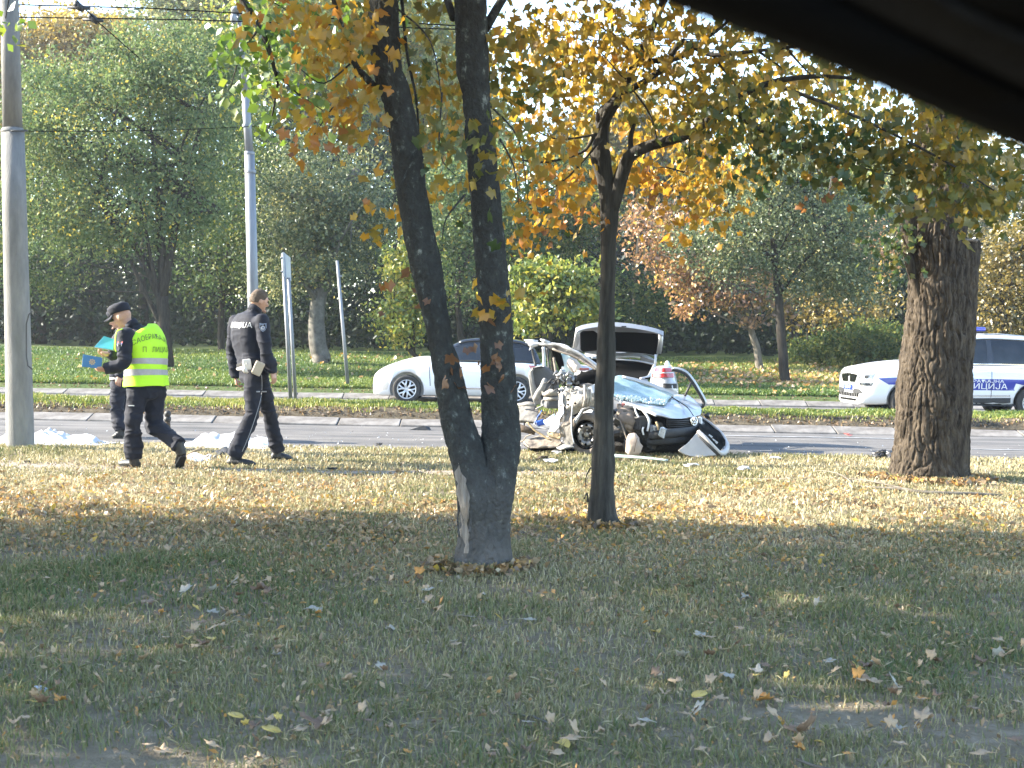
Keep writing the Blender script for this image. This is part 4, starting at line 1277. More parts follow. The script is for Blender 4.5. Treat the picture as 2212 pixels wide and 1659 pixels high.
# paired sign posts carrying a panel seen edge-on
sp = thing('road_sign', at(634, 865, 23.3), 'tall narrow road sign on two grey posts, its panel seen edge-on', 'sign')
for (xb, yb, xt, yt, w) in ((628, 868, 611.5, 548, 8.4), (638.5, 866, 623.5, 600, 7.6)):
    mb = MB()
    px_pole(mb, [(xb, yb, w), (xt, yt, w)], 23.3 if w > 8 else 23.75, 14)
    mb.out('post', m_galv, sp)
a, b_, c_, d_ = at(613.5, 545, 23.25), at(627.5, 556, 24.5), at(629.5, 607, 24.5), at(615, 598, 23.25)
mb = MB()
nn = (b_ - a).cross(d_ - a).normalized()
mb.prism([a, b_, c_, d_], nn * 0.035)
mb.out('panel', m_alu, sp, bevel=0.006)
mb = MB()
for t in (0.22, 0.78):
    mb.tube([a.lerp(d_, t) + nn * .05, b_.lerp(c_, t) + nn * .05], 0.02, 6)
mb.out('bracket', m_galv, sp)
p = thing('bare_post', at(752, 832, 32.0), 'thin bare grey post standing at the far kerb between sign and white car', 'post')
mb = MB()
px_pole(mb, [(752.4, 842, 8.2), (728.5, 563, 6.6)], 32.0, 12)
mb.out('shaft', m_galv, p)
mb = MB()
mb.box(at(735, 596, 31.93), (0.1, 0.04, 0.04))
mb.out('clip', m_galv, p)

# bollard
b0 = G(361.5, 961)
p = thing('bollard', b0, 'short rusty brown iron bollard with a black knob at the road edge', 'bollard')
mb = MB()
zt = (961 - 888) * b0.y / FPX
mb.tube([b0 + Vector((0, 0, z)) for z in (-.05, .02, zt * .62, zt * .7)], [.042, .04, .037, .03], 16)
mb.out('shaft', m_iron, p)
mb = MB()
mb.tube([b0 + Vector((0, 0, zt * q)) for q in (.68, .72, .82, .84)], [.03, .043, .043, .03], 16)
mb.sphere(b0 + Vector((0, 0, zt * .92)), (.043, .043, .045), 14)
mb.out('knob', m_dark, p)

# overhead wires
def sag(a, b, s, n=18):
    return [a.lerp(b, k / n) - Vector((0, 0, s * 4 * (k / n) * (1 - k / n))) for k in range(n + 1)]
def wire(name, pts, r, label, sg=0.0, group='overhead wires above the road'):
    mb = MB()
    P = []
    for q0, q1 in zip(pts[:-1], pts[1:]):
        P += sag(q0, q1, sg)[(1 if P else 0):]
    mb.tube(P, r, 6)
    o = mb.out(name, m_wire)
    return tag(o, label, 'wire', group)
w1 = wire('trolley_wire', [at(-260, 2, 17.6), at(330, 18, 17.6), at(1100, 62, 18.6), at(1700, 98, 18.6)], .009, 'upper dark trolley wire crossing the top left of the picture')
w2 = wire('trolley_wire', [at(-260, 33, 18.4), at(410, 42.5, 18.4), at(1000, 64, 19.2), at(1700, 120, 19.2)], .009, 'lower dark trolley wire below the first at the top left')
wire('span_wire', [at(28, 283, 15.05), at(540, 273, 22.6), at(900, 286, 31)], .006, 'thin span wire from the concrete pole past the tall lamp pole', 0.03)
wire('span_wire', [at(160, -6, 17.4), at(209, 45, 18.4), at(300, 125, 22)], .008, 'slanting span wire under the trolley wire fittings')
wire('span_wire', [at(2100, 325, 24), at(2260, 318, 24)], .014, 'short thin wire right of the old tree')
for k, (x, y, Y, w, l) in enumerate(((170, 17, 17.6, 48, 'upper'), (201, 43.5, 18.4, 44, 'lower'))):
    p = thing('wire_hanger', at(x, y, Y), 'dark clamp fitting on the ' + l + ' trolley wire at top left', 'wire fitting', 'clamps on the trolley wires')
    mb = MB()
    mb.tube([at(x - w / 2, y - 1.5, Y - .01), at(x + w / 2, y + 1.5, Y - .01)], 0.022, 8)
    mb.out('clamp_bar', m_dark, p)
    mb = MB()
    mb.tube([at(x - 8, y - 14, Y), at(x - 2, y - 6, Y), at(x + 4, y, Y), at(x + 9, y + 7, Y)], [.02, .045, .05, .02], 8)
    mb.sphere(at(x - 4, y - 7, Y), .05, 10)
    mb.out('insulator', m_dark, p)

# ------------------------------------------------------------------ whole cars
m_white = mat('white car paint', (0.74, 0.75, 0.77), (0.78, 0.79, 0.81), sc=2, rough=0.28, coat=0.7)
m_black = mat('black car paint', (0.012, 0.012, 0.014), rough=0.2, coat=0.8)
m_glassd = mat('tinted car glass', (0.010, 0.013, 0.017), (0.02, 0.025, 0.031), sc=2, rough=0.05, spec=0.5)
m_tyre = mat('tyre rubber', (0.018, 0.018, 0.018), (0.035, 0.034, 0.032), sc=10, rough=0.85, bump=0.3)
m_alloy = mat('silver alloy', (0.62, 0.63, 0.65), (0.7, 0.71, 0.73), sc=6, rough=0.3, metal=0.5)
m_chrome = mat('chrome', (0.75, 0.76, 0.78), rough=0.12, metal=1.0)
m_lampg = mat('headlamp glass', (0.16, 0.19, 0.22), (0.5, 0.54, 0.58), sc=16, rough=0.06, spec=0.9, coat=1.0)
m_lampr = mat('red tail lamp', (0.32, 0.015, 0.02), (0.5, 0.04, 0.04), sc=18, rough=0.12, coat=1.0)
m_clad = mat('grey plastic cladding', (0.02, 0.021, 0.023), (0.035, 0.036, 0.038), sc=20, rough=0.7, bump=0.2)
m_silver = mat('satin silver trim', (0.5, 0.5, 0.5), rough=0.4, metal=0.5)
m_blue = mat('police blue film', (0.012, 0.03, 0.26), (0.016, 0.038, 0.32), sc=3, rough=0.3, coat=0.5)
m_bluel = mat('blue beacon plastic', (0.01, 0.03, 0.42), (0.02, 0.06, 0.55), sc=8, rough=0.15, coat=1.0)
m_print = mat('white lettering', (0.8, 0.8, 0.8), rough=0.4)
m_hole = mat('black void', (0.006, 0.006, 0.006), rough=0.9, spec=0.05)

def loft_car(stations, x2w, n_sub=40):
    """stations: (x, z_low, z_top, half width at shoulder, half width at bottom, crown, shoulder z) ; nose at low x"""
    A = crom(stations, n_sub)
    rings = []
    for x, zl, zt, hw, hb, cr, zs in A:
        half = [(0, zl), (hb * .8, zl), (hb, zl + .04), (hw * .985, zl + (zs - zl) * .35), (hw, zl + (zs - zl) * .65), (hw * .975, zs), (hw * .90, zs + (zt - zs) * .55), (hw * .72, zt), (hw * .36, zt + cr * .75), (0, zt + cr)]
        ring = [x2w(x, -y, z) for y, z in half] + [x2w(x, y, z) for y, z in half[-2:0:-1]]
        rings.append(ring)
    return rings

def cut_arches(o, centers, r, x2w, w=0.5, cut=0.34, side_w=0.9):
    """wheel housings cut out of a body by boolean difference"""
    mb = MB()
    for (x, z) in centers:
        for s in (-1, 1):
            mb.tube([x2w(x, s * (side_w - cut), z), x2w(x, s * (side_w + .3), z)], r, 30, smooth=False)
    c = mb.out('cutter', m_hole)
    md = o.modifiers.new('b', 'BOOLEAN')
    md.operation = 'DIFFERENCE'
    md.object = c
    md.solver = 'EXACT'
    bake(o)
    me = c.data
    bpy.data.objects.remove(c)
    return o

def car_wheel(root, c, axis, r, w, spokes, rimr=0.66, name='wheel', style='flower', tyre=None, rim=None, hub_cap=True):
    """wheel > tyre, rim; axis points outwards"""
    axis = Vector(axis).normalized()
    e = bpy.data.objects.new(name, None)
    link(e)
    e.parent = root
    e.location = Vector(c) - origin_of(root)
    c = Vector(c)
    mb = MB()
    prof = [(-.5, .72), (-.5, .9), (-.42, .98), (-.25, 1.0), (.25, 1.0), (.42, .98), (.5, .9), (.5, .72), (.44, .67), (-.44, .67)]
    up = Vector((0, 0, 1)) - axis * axis.z
    up.normalize()
    sd = axis.cross(up)
    n = 36
    rings = [[c + axis * (p[0] * w) + (up * math.cos(t) + sd * math.sin(t)) * (p[1] * r) for p in prof] for t in [2 * math.pi * k / n for k in range(n)]]
    rings.append(rings[0])
    mb.rings(rings, cap=False)
    mb.out('tyre', tyre or m_tyre, e)
    mb = MB()
    R = r * rimr
    # backing disc, its black painting in the shade behind the spokes
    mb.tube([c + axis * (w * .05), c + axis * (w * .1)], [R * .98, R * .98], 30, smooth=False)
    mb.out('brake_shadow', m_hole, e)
    mb = MB()
    prof = [(.30, .93), (.40, .93), (.47, 1.0), (.44, 1.05), (.2, 1.05), (.2, .95)]
    rings = [[c + axis * (p[0] * w) + (up * math.cos(t) + sd * math.sin(t)) * (p[1] * R) for p in prof] for t in [2 * math.pi * k / n for k in range(n + 1)]]
    mb.rings(rings, cap=False)
    mb.tube([c + axis * (w * .2), c + axis * (w * .36), c + axis * (w * .4)], [R * .27, R * .25, R * .12], 20)
    for k in range(spokes):
        t = 2 * math.pi * k / spokes + 0.3
        d = up * math.cos(t) + sd * math.sin(t)
        q = axis.cross(d)
        if style == 'flower':
            for s in (-1, 1):
                mb.tube([c + axis * w * .30 + d * R * .2, c + axis * w * .36 + d * R * .52 + q * s * R * .05, c + axis * w * .36 + (d * .97 + q * s * .30).normalized() * R * .99], [R * .13, R * .10, R * .09], 6)
        else:
            mb.tube([c + axis * w * .32 + d * R * .2, c + axis * w * .36 + d * R * .97], [R * .12, R * .09], 6)
    mb.out('rim', rim or m_alloy, e)
    return e

def side_strip(name, pts, x2w, side, material, root, th=0.008, off=0.004, bevel=0.0, body=None):
    """outline (x, z) on a car's flank -> thin plate lying on the body (projected on it when given)"""
    mb = MB()
    if body is None:
        mb.prism([x2w(x, side[0] + side[1] * off, z) for x, z in pts], Vector(x2w(0, side[1] * th, 0)) - Vector(x2w(0, 0, 0)))
        return mb.out(name, material, root, bevel=bevel)
    org = origin_of(body)
    T = BVHTree.FromPolygons([v.co + org for v in body.data.vertices], [tuple(p.vertices) for p in body.data.polygons])
    # fill the outline with a grid of points, then press it on the body
    xs = [p[0] for p in pts]
    zs = [p[1] for p in pts]
    bm = bmesh.new()
    vs = [bm.verts.new((x, 0, z)) for x, z in pts]
    f = bm.faces.new(vs)
    bmesh.ops.triangulate(bm, faces=[f])
    for _ in range(4):
        long_e = [e for e in bm.edges if e.calc_length() > 0.09]
        if not long_e:
            break
        bmesh.ops.subdivide_edges(bm, edges=long_e, cuts=1)
        bmesh.ops.triangulate(bm, faces=bm.faces[:])
    V = []
    dirn = (Vector(x2w(0, side[1], 0)) - Vector(x2w(0, 0, 0))).normalized()
    bm.verts.index_update()
    for v in bm.verts:
        p = Vector(x2w(v.co.x, side[0] + side[1] * .4, v.co.z))
        h = T.ray_cast(p, -dirn, 1.5)
        q = h[0] if h[0] is not None else p - dirn * .4
        V.append(q + dirn * off)
    F = [tuple(v.index for v in f.verts) for f in bm.faces]
    bm.free()
    mb.add(V, F, True)
    return mb.out(name, material, root)

# --- white hatchback with black roof, driving left on the far carriageway
HX, HY = at(878, 860, 28.7).x, 28.7          # front axle x, near flank
hz = -0.05
def hb(x, y, z):
    return (HX + x, HY + 0.86 + y, hz + z)
hatch = thing('parked_car', hb(1.2, 0, 0), 'white hatchback with black roof on the far carriageway, partly hidden by the forked trunk', 'car', 'cars on the far carriageway')
S = [(-.80, .22, .50, .38, .40, .01, .44), (-.76, .17, .62, .60, .56, .02, .52), (-.62, .15, .74, .74, .70, .03, .62), (-.35, .15, .86, .83, .78, .03, .72), (.0, .15, .97, .855, .80, .03, .80), (.40, .16, 1.03, .86, .80, .03, .86), (.9, .17, .99, .86, .80, .02, .90), (1.6, .17, .97, .86, .80, .01, .91), (2.2, .17, .97, .86, .80, .01, .92), (2.75, .2, .97, .84, .78, .02, .90), (3.02, .26, .93, .76, .70, .02, .84), (3.12, .32, .84, .66, .60, .01, .74)]
mb = MB()
mb.rings(loft_car(S, hb, 60))
body = mb.out('body', m_white, hatch)
cut_arches(body, [(0, .32), (2.46, .32)], .385, hb, side_w=.86)
C_ = [(.52, 1.00, 1.02, .76, .70, 0, 1.01), (.75, .98, 1.15, .77, .66, .01, 1.02), (1.15, .96, 1.39, .79, .60, .03, 1.02), (1.6, .96, 1.455, .79, .58, .03, 1.02), (2.1, .96, 1.45, .79, .58, .03, 1.02), (2.55, .96, 1.41, .78, .57, .03, 1.02), (2.84, .94, 1.28, .75, .58, .02, 1.0), (3.0, .92, 1.0, .70, .62, .0, .96)]
def cabin_rings(C, x2w, n=34):
    A = crom(C, n)
    out = []
    for x, zl, zt, hw, hr, cr, zs in A:
        half = [(0, zl), (hw, zl), (hw, zl + .03), (hw + (hr - hw) * .5, (zl + zt) / 2), (hr, zt - .035), (hr * .9, zt), (hr * .5, zt + cr * .8), (0, zt + cr)]
        out.append([x2w(x, -y, z) for y, z in half] + [x2w(x, y, z) for y, z in half[-2:0:-1]])
    return out
mb = MB()
mb.rings(cabin_rings(C_, hb))
cab = mb.out('cabin', m_glassd, hatch)
def roof_cap(name, C, x2w, material, root, x0, x1, th=0.02, edge=1.03):
    A = [c for c in crom(C, 50) if x0 <= c[0] <= x1]
    rg = []
    for x, zl, zt, hw, hr, cr, zs in A:
        rg.append([x2w(x, t * hr * edge, zt + cr * (1 - abs(t)) + th - (0.05 if abs(t) > .97 else 0)) for t in (-1, -.93, -.6, -.3, 0, .3, .6, .93, 1)])
    mb = MB()
    mb.rings(rg, cap=False, close=False)
    o = mb.out(name, material, root)
    solid(o, 0.03, -1)
    return bake(o)
roof_cap('roof', C_, hb, m_black, hatch, 1.1, 2.85)
for nm, pts, ma in (('pillar', [(.5, 1.0), (.62, 1.0), (1.22, 1.37), (1.12, 1.385)], m_black), ('pillar', [(1.62, .98), (1.74, .98), (1.74, 1.42), (1.66, 1.42)], m_black), ('door_window_seal', [(.62, .975), (2.9, .975), (2.9, 1.0), (.62, 1.0)], m_black)):
    for s in (-1, 1):
        side_strip(nm, pts, hb, (s * .80, s), ma, hatch, body=cab, off=.006)
for s in (-1, 1):
    hl = side_strip('headlight', [(-.66, .62), (-.52, .74), (-.28, .86), (.02, .93), (-.12, .80), (-.36, .70), (-.56, .61)], hb, (s * .86, s), m_lampg, hatch, body=body, off=.006)
    side_strip('bumper_vent', [(-.56, .28), (-.44, .30), (-.40, .44), (-.50, .55), (-.55, .45)], hb, (s * .86, s), m_silver, hatch, body=body, off=.004)
    side_strip('sill_trim', [(.85, .335), (1.9, .335), (1.9, .365), (.85, .365)], hb, (s * .86, s), m_chrome, hatch, body=body, off=.008)
    side_strip('tail_light', [(2.72, .90), (3.02, .88), (2.98, .80), (2.80, .78)], hb, (s * .86, s), m_lampr, hatch, body=body, off=.008)
    side_strip('door_gap', [(.52, .40), (.535, .40), (.50, .96), (.485, .96)], hb, (s * .86, s), m_clad, hatch, body=body, off=.003)
    side_strip('door_gap', [(1.86, .40), (1.875, .40), (1.90, .96), (1.885, .96)], hb, (s * .86, s), m_clad, hatch, body=body, off=.003)
    mb = MB()
    mb.box(hb(1.72, s * .873, .86), (.2, .03, .03))
    mb.out('door_handle', m_chrome, hatch, bevel=.008)
    mb = MB()
    mb.sphere(hb(.82, s * .93, 1.03), (.08, .09, .065), 12)
    mb.tube([hb(.86, s * .80, 1.0), hb(.83, s * .9, 1.02)], .02, 6)
    mb.out('door_mirror', m_white, hatch)
    for x in (0, 2.46):
        car_wheel(hatch, hb(x, s * .77, .315), (0, s, 0), .318, .19, 6)
    mb = MB()
    mb.tube([hb(1.24 + 0 * s, s * .36, .55), hb(1.3, s * .36, .9), hb(1.42, s * .36, 1.15)], [.2, .2, .13], 10, flat=.5)
    mb.out('front_seat', m_clad, hatch)
mb = MB()
mb.box(hb(-.8, 0, .36), (.03, .9, .1))
mb.out('front_grille', m_clad, hatch, bevel=.01)

# --- white and blue police car, facing left
PX, PY = at(1960, 890, 26.2).x, 26.2
pyaw = rad(3)
def pc(x, y, z):
    cx, sx = math.cos(pyaw), math.sin(pyaw)
    return (PX + x * cx - (y + .92) * -sx * -1, PY + x * sx + (y + .92) * cx, hz + z * (1.055 if z > .36 else 1.0) - (.02 if z > .36 else 0))
police = thing('police_car', pc(1.3, 0, 0), 'white police car with blue stripe and roof beacon, half hidden behind the old tree', 'police car', 'cars on the far carriageway')
S = [(-.93, .27, .80, .56, .56, .005, .70), (-.915, .25, .90, .72, .70, .01, .78), (-.83, .25, .965, .82, .78, .02, .86), (-.6, .25, 1.01, .89, .84, .035, .92), (-.2, .26, 1.065, .91, .86, .045, .96), (.3, .27, 1.10, .92, .87, .05, .99), (.62, .28, 1.10, .92, .87, .04, 1.02), (1.2, .28, 1.07, .92, .87, .01, 1.03), (2.0, .28, 1.08, .92, .87, .01, 1.04), (2.7, .28, 1.10, .92, .87, .01, 1.05), (3.2, .32, 1.09, .89, .84, .02, 1.03), (3.42, .38, 1.0, .84, .8, .02, .96), (3.48, .45, .86, .76, .72, .01, .8)]
mb = MB()
mb.rings(loft_car(S, pc, 70))
body = mb.out('body', m_white, police)
cut_arches(body, [(0, .34), (2.64, .34)], .42, pc, side_w=.92)
C_ = [(.55, 1.10, 1.12, .80, .74, 0, 1.12), (.85, 1.08, 1.32, .81, .70, .02, 1.12), (1.2, 1.06, 1.54, .83, .66, .03, 1.12), (1.6, 1.06, 1.615, .83, .65, .03, 1.12), (2.3, 1.07, 1.61, .83, .65, .03, 1.12), (2.9, 1.08, 1.56, .82, .64, .03, 1.12), (3.25, 1.06, 1.38, .80, .66, .02, 1.1), (3.42, 1.0, 1.1, .76, .70, 0, 1.06)]
mb = MB()
mb.rings(cabin_rings(C_, pc))
cab = mb.out('cabin', m_glassd, police)
roof_cap('roof', C_, pc, m_white, police, 1.12, 3.2, th=.025)
for s in (-1, 1):
    for pts in ([(.55, 1.09), (.72, 1.09), (1.32, 1.53), (1.2, 1.56)], [(1.68, 1.07), (1.82, 1.07), (1.80, 1.56), (1.70, 1.56)], [(2.72, 1.08), (2.84, 1.08), (2.98, 1.48), (2.88, 1.52)]):
        side_strip('pillar', pts, pc, (s * .84, s), m_black if pts[0][0] > 1 else m_white, police, body=cab, off=.007)
    side_strip('window_trim', [(.7, 1.075), (3.3, 1.085), (3.3, 1.10), (.7, 1.09)], pc, (s * .84, s), m_chrome, police, body=cab, off=.01)
    side_strip('blue_stripe', [(-.62, .78), (-.40, .66), (.40, .66), (.46, .575), (3.3, .585), (3.38, .80), (.3, .80), (-.2, .80)], pc, (s * .92, s), m_blue, police, body=body, off=.004)
    side_strip('blue_line', [(.62, 1.0), (3.35, 1.02), (3.35, 1.035), (.62, 1.015)], pc, (s * .92, s), m_blue, police, body=body, off=.004)
    side_strip('cladding', [(.36, .27), (2.28, .27), (2.28, .44), (.42, .40)], pc, (s * .92, s), m_clad, police, body=body, off=.008)
    side_strip('sill_trim', [(.42, .445), (2.26, .47), (2.26, .485), (.42, .46)], pc, (s * .92, s), m_chrome, police, body=body, off=.008)
    for xc in (0, 2.64):
        car_wheel(police, pc(xc, s * .82, .34), Vector(pc(0, s, 0)) - Vector(pc(0, 0, 0)), .345, .215, 5, style='spoke')
    for x in (.56, 1.74, 2.78):
        side_strip('door_gap', [(x, .44), (x + .012, .44), (x + .012, 1.05), (x, 1.05)], pc, (s * .92, s), m_clad, police, body=body, off=.006)
    for x in (1.55, 2.55):
        mb = MB()
        mb.box(pc(x, s * .935, .97), (.22, .03, .035), rz=pyaw)
        mb.out('door_handle', m_white, police, bevel=.01)
    mb = MB()
    mb.sphere(pc(.92, s * 1.0, 1.13), (.09, .11, .075), 12)
    mb.tube([pc(.95, s * .84, 1.09), pc(.92, s * .96, 1.12)], .022, 6)
    mb.out('door_mirror', m_white, police)
    mb = MB()
    mb.tube([pc(1.3, s * .58, 1.66), pc(2.0, s * .6, 1.68), pc(2.9, s * .58, 1.62)], .016, 6)
    mb.out('roof_rail', m_silver, police)
    mb = MB()
    mb.tube([pc(1.4, s * .38, .6), pc(1.46, s * .38, 1.0), pc(1.6, s * .38, 1.3)], [.22, .22, .14], 10, flat=.5)
    mb.out('front_seat', m_clad, police)

# front end pieces are pressed on the nose from the front
def nose_patch(name, pts, material, off=0.006, root=police, body=body, x2w=pc, fine_=0.06):
    org = origin_of(body)
    T = BVHTree.FromPolygons([v.co + org for v in body.data.vertices], [tuple(p.vertices) for p in body.data.polygons])
    bm = bmesh.new()
    f = bm.faces.new([bm.verts.new((0, y, z)) for y, z in pts])
    bmesh.ops.triangulate(bm, faces=[f])
    for _ in range(4):
        le = [e for e in bm.edges if e.calc_length() > fine_]
        if not le:
            break
        bmesh.ops.subdivide_edges(bm, edges=le, cuts=1)
        bmesh.ops.triangulate(bm, faces=bm.faces[:])
    d = (Vector(x2w(1, 0, 0)) - Vector(x2w(0, 0, 0))).normalized()
    V = []
    bm.verts.index_update()
    for v in bm.verts:
        p = Vector(x2w(-2, v.co.y, v.co.z))
        h = T.ray_cast(p, d, 3)
        q = h[0] if h[0] is not None else Vector(x2w(-.75, v.co.y, v.co.z))
        V.append(q - d * off)
    F = [tuple(v.index for v in ff.verts) for ff in bm.faces]
    bm.free()
    mb = MB()
    mb.add(V, F)
    return mb.out(name, material, root)
for s in (-1, 1):
    g = nose_patch('grille', [(s * .05, .70), (s * .40, .70), (s * .53, .84), (s * .05, .86)], m_hole, .008)
    for k in range(7):
        y = .09 + k * .055
        nose_patch('grille_slat', [(s * y, .71), (s * (y + .014), .71), (s * (y + .024), .84), (s * (y + .01), .84)], m_chrome, .022, fine_=.2)
    nose_patch('grille_frame', [(s * .03, .685), (s * .42, .685), (s * .56, .85), (s * .53, .85), (s * .40, .70), (s * .03, .70)], m_chrome, .014)
    nose_patch('headlight', [(s * .56, .745), (s * .74, .73), (s * .895, .75), (s * .90, .865), (s * .62, .855)], m_lampg, .010)
    nose_patch('headlight_lens', [(s * .67, .765), (s * .71, .765), (s * .71, .825), (s * .67, .825)], m_clad, .016)
    nose_patch('headlight_lens', [(s * .79, .77), (s * .83, .775), (s * .83, .83), (s * .79, .83)], m_clad, .016)
    nose_patch('fog_light', [(s * .72, .62), (s * .86, .63), (s * .87, .685), (s * .66, .685)], m_glassd, .010)
    nose_patch('lower_vent', [(s * .30, .47), (s * .80, .47), (s * .70, .56), (s * .34, .56), (s * .28, .50)], m_clad, .010)
    for pts in ([(s * .14, 1.02), (s * .30, .99)], ):
        pass
nose_patch('lower_grille', [(-.62, .40), (.62, .40), (.66, .475), (-.66, .475)], m_hole, .010)
for k in range(-5, 6):
    nose_patch('grille_mesh', [(k * .11 - .008, .40), (k * .11 + .008, .40), (k * .11 + .008, .475), (k * .11 - .008, .475)], m_silver, .016, fine_=.3)
nose_patch('skid_plate', [(-.72, .29), (.72, .29), (.78, .385), (-.78, .385)], m_silver, .010)
nose_patch('skid_slot', [(-.5, .32), (.5, .32), (.54, .36), (-.54, .36)], m_hole, .016)
mb = MB()
mb.disc(pc(-.93, 0, .83), Vector(pc(-1, 0, .25)) - Vector(pc(0, 0, 0)), .045, .02, 18)
mb.out('badge', m_chrome, police)
# number plate: blue with pale characters
mb = MB()
plate_c = Vector(pc(-.955, 0, .585))
mb.box(plate_c, (.014, .52, .115), rz=pyaw)
pl = mb.out('number_plate', m_bluel, police, bevel=.004)
fw = (Vector(pc(-1, 0, 0)) - Vector(pc(0, 0, 0))).normalized()
U = (Vector(pc(0, -1, 0)) - Vector(pc(0, 0, 0))).normalized() * -1
U = Vector((0, 0, 1)).cross(fw).normalized()
lettering('П 525 140', .105, plate_c + fw * .009, U, (0, 0, 1), m_print, pl, sx=.82, off=.001, name='plate_characters')
# flank lettering
Uf = (Vector(pc(1, 0, 0)) - Vector(pc(0, 0, 0))).normalized()
lettering('САОБРАЋАЈНА', .088, pc(1.48, -.97, .752), Uf, (0, 0, 1), m_print, police, wrap=[body], off=.009, sx=1.55)
lettering('ПОЛИЦИЈА', .160, pc(1.48, -.97, .650), Uf, (0, 0, 1), m_print, police, wrap=[body], off=.009, sx=1.32)
# bonnet stripes
def top_patch(name, pts, material, off=.005, root=police, body=body, x2w=pc):
    org = origin_of(body)
    T = BVHTree.FromPolygons([v.co + org for v in body.data.vertices], [tuple(p.vertices) for p in body.data.polygons])
    bm = bmesh.new()
    f = bm.faces.new([bm.verts.new((x, y, 0)) for x, y in pts])
    bmesh.ops.triangulate(bm, faces=[f])
    for _ in range(4):
        le = [e for e in bm.edges if e.calc_length() > .1]
        if not le:
            break
        bmesh.ops.subdivide_edges(bm, edges=le, cuts=1)
        bmesh.ops.triangulate(bm, faces=bm.faces[:])
    V = []
    bm.verts.index_update()
    for v in bm.verts:
        p = Vector(x2w(v.co.x, v.co.y, 2.5))
        h = T.ray_cast(p, Vector((0, 0, -1)), 3)
        V.append((h[0] if h[0] is not None else Vector(x2w(v.co.x, v.co.y, 1))) + Vector((0, 0, off)))
    F = [tuple(v.index for v in ff.verts) for ff in bm.faces]
    bm.free()
    mb = MB()
    mb.add(V, F)
    return mb.out(name, material, root)
for s in (-1, 1):
    top_patch('bonnet_stripe', [(-.72, s * .22), (.52, s * .30), (.52, s * .42), (-.55, s * .28)], m_blue)
    top_patch('bonnet_stripe', [(-.5, s * .52), (.52, s * .58), (.52, s * .66), (-.3, s * .57)], m_blue)
# beacon
mb = MB()
mb.box(pc(1.62, 0, 1.70), (.2, 1.0, .05), rz=pyaw)
lb = mb.out('beacon_base', m_clad, police, bevel=.01)
mb = MB()
mb.box(pc(1.62, 0, 1.77), (.25, 1.16, .085), rz=pyaw)
mb.out('beacon', m_bluel, police, bevel=.03)

# ------------------------------------------------------------------ the window frame of the car the photo was taken from
m_trim = mat('shade-deepened black window seal', (0.0012, 0.0012, 0.0012), (0.002, 0.002, 0.002), sc=20, rough=0.95, spec=0.05)  # both blacks deepened: shade of the unbuilt car interior put into the colour
m_trim2 = mat('shade-deepened dark headlining', (0.004, 0.004, 0.004), (0.006, 0.006, 0.006), sc=60, rough=0.95, bump=0.3, spec=0.1)
fr = thing('car_window_frame', at(1900, 80, .46), 'black window frame of the viewing car cutting across the upper right corner', 'window frame')
def frame_bar(name, e0, e1, material, Y, round_=.012):
    """bar between two pixel edges e0 (lower) and e1 (upper), each [(x, y)...]"""
    mb = MB()
    rings = []
    for (a, b), (c, d) in zip(crom(e0, 18), crom(e1, 18)):
        p, q = at(a, b, Y), at(c, d, Y)
        w = (q - p)
        t = w.normalized()
        back = Vector((0, 1, 0))
        rings.append([p, p + t * round_ - back * round_ * .7, q - t * round_ - back * round_ * .7, q, q + back * .02, p + back * .02])
    mb.rings(rings)
    return mb.out(name, material, fr)
frame_bar('window_seal', [(1200, -105), (1400, -42), (1560, 17), (1750, 88), (1950, 172), (2100, 236), (2240, 296), (2420, 372)], [(1330, -330), (1560, -200), (1760, -62), (1940, 40), (2080, 110), (2220, 180), (2400, 250), (2600, 330)], m_trim, .47)
frame_bar('door_frame', [(1560, -205), (1760, -70), (1930, 32), (2080, 104), (2230, 180), (2430, 260)], [(1650, -330), (1850, -200), (2010, -70), (2130, 12), (2260, 62), (2440, 120)], m_trim2, .455)
frame_bar('roof_lining', [(1830, -210), (2000, -80), (2120, 2), (2250, 52), (2440, 112)], [(1950, -420), (2150, -300), (2300, -220), (2400, -180), (2600, -120)], m_trim, .44)
# ------------------------------------------------------------------ the wreck on the verge
def W(zx, zy, Y=15.6):
    return at(1086.2 + .2232 * zx, 674.8 + .2232 * zy, Y)

m_wpaint = mat('silver blue car paint', (0.34, 0.355, 0.39), (0.40, 0.415, 0.45), sc=2.5, rough=0.32, coat=0.5, metal=0.15)
m_wwhite = mat('scuffed white paint', (0.50, 0.50, 0.50), (0.20, 0.19, 0.18), sc=9, rough=0.5, contrast=(0.5, 0.8))
m_beige = mat('dusty torn sheet metal', (0.40, 0.37, 0.325), (0.15, 0.125, 0.10), sc=13, rough=0.7, bump=0.5, metal=0.15, contrast=(0.4, 0.75))
m_bare = mat('bent bare steel', (0.42, 0.42, 0.43), (0.16, 0.155, 0.15), sc=12, rough=0.4, metal=0.7, bump=0.4)
m_dust = mat('dusty rubber', (0.20, 0.165, 0.135), (0.12, 0.10, 0.085), sc=7, rough=0.95, bump=0.3)
m_fabric = mat('grey seat cloth', (0.11, 0.115, 0.12), (0.15, 0.15, 0.155), sc=60, rough=0.95, bump=0.3)
m_fabric2 = mat('light seat bolster', (0.22, 0.215, 0.205), (0.29, 0.28, 0.265), sc=30, rough=0.9, bump=0.2)
m_carpet = mat('grey felt', (0.12, 0.115, 0.11), (0.2, 0.19, 0.175), sc=9, rough=1.0, bump=0.4)
m_tan = mat('tan foam and fibre board', (0.36, 0.26, 0.14), (0.22, 0.17, 0.10), sc=9, rough=0.9, bump=0.4)
m_tan2 = mat('pale dusty underlay', (0.27, 0.23, 0.19), (0.13, 0.11, 0.09), sc=11, rough=0.95, bump=0.5)
m_engine = mat('oily black engine bay', (0.010, 0.010, 0.011), (0.03, 0.028, 0.027), sc=14, rough=0.65, bump=0.6)
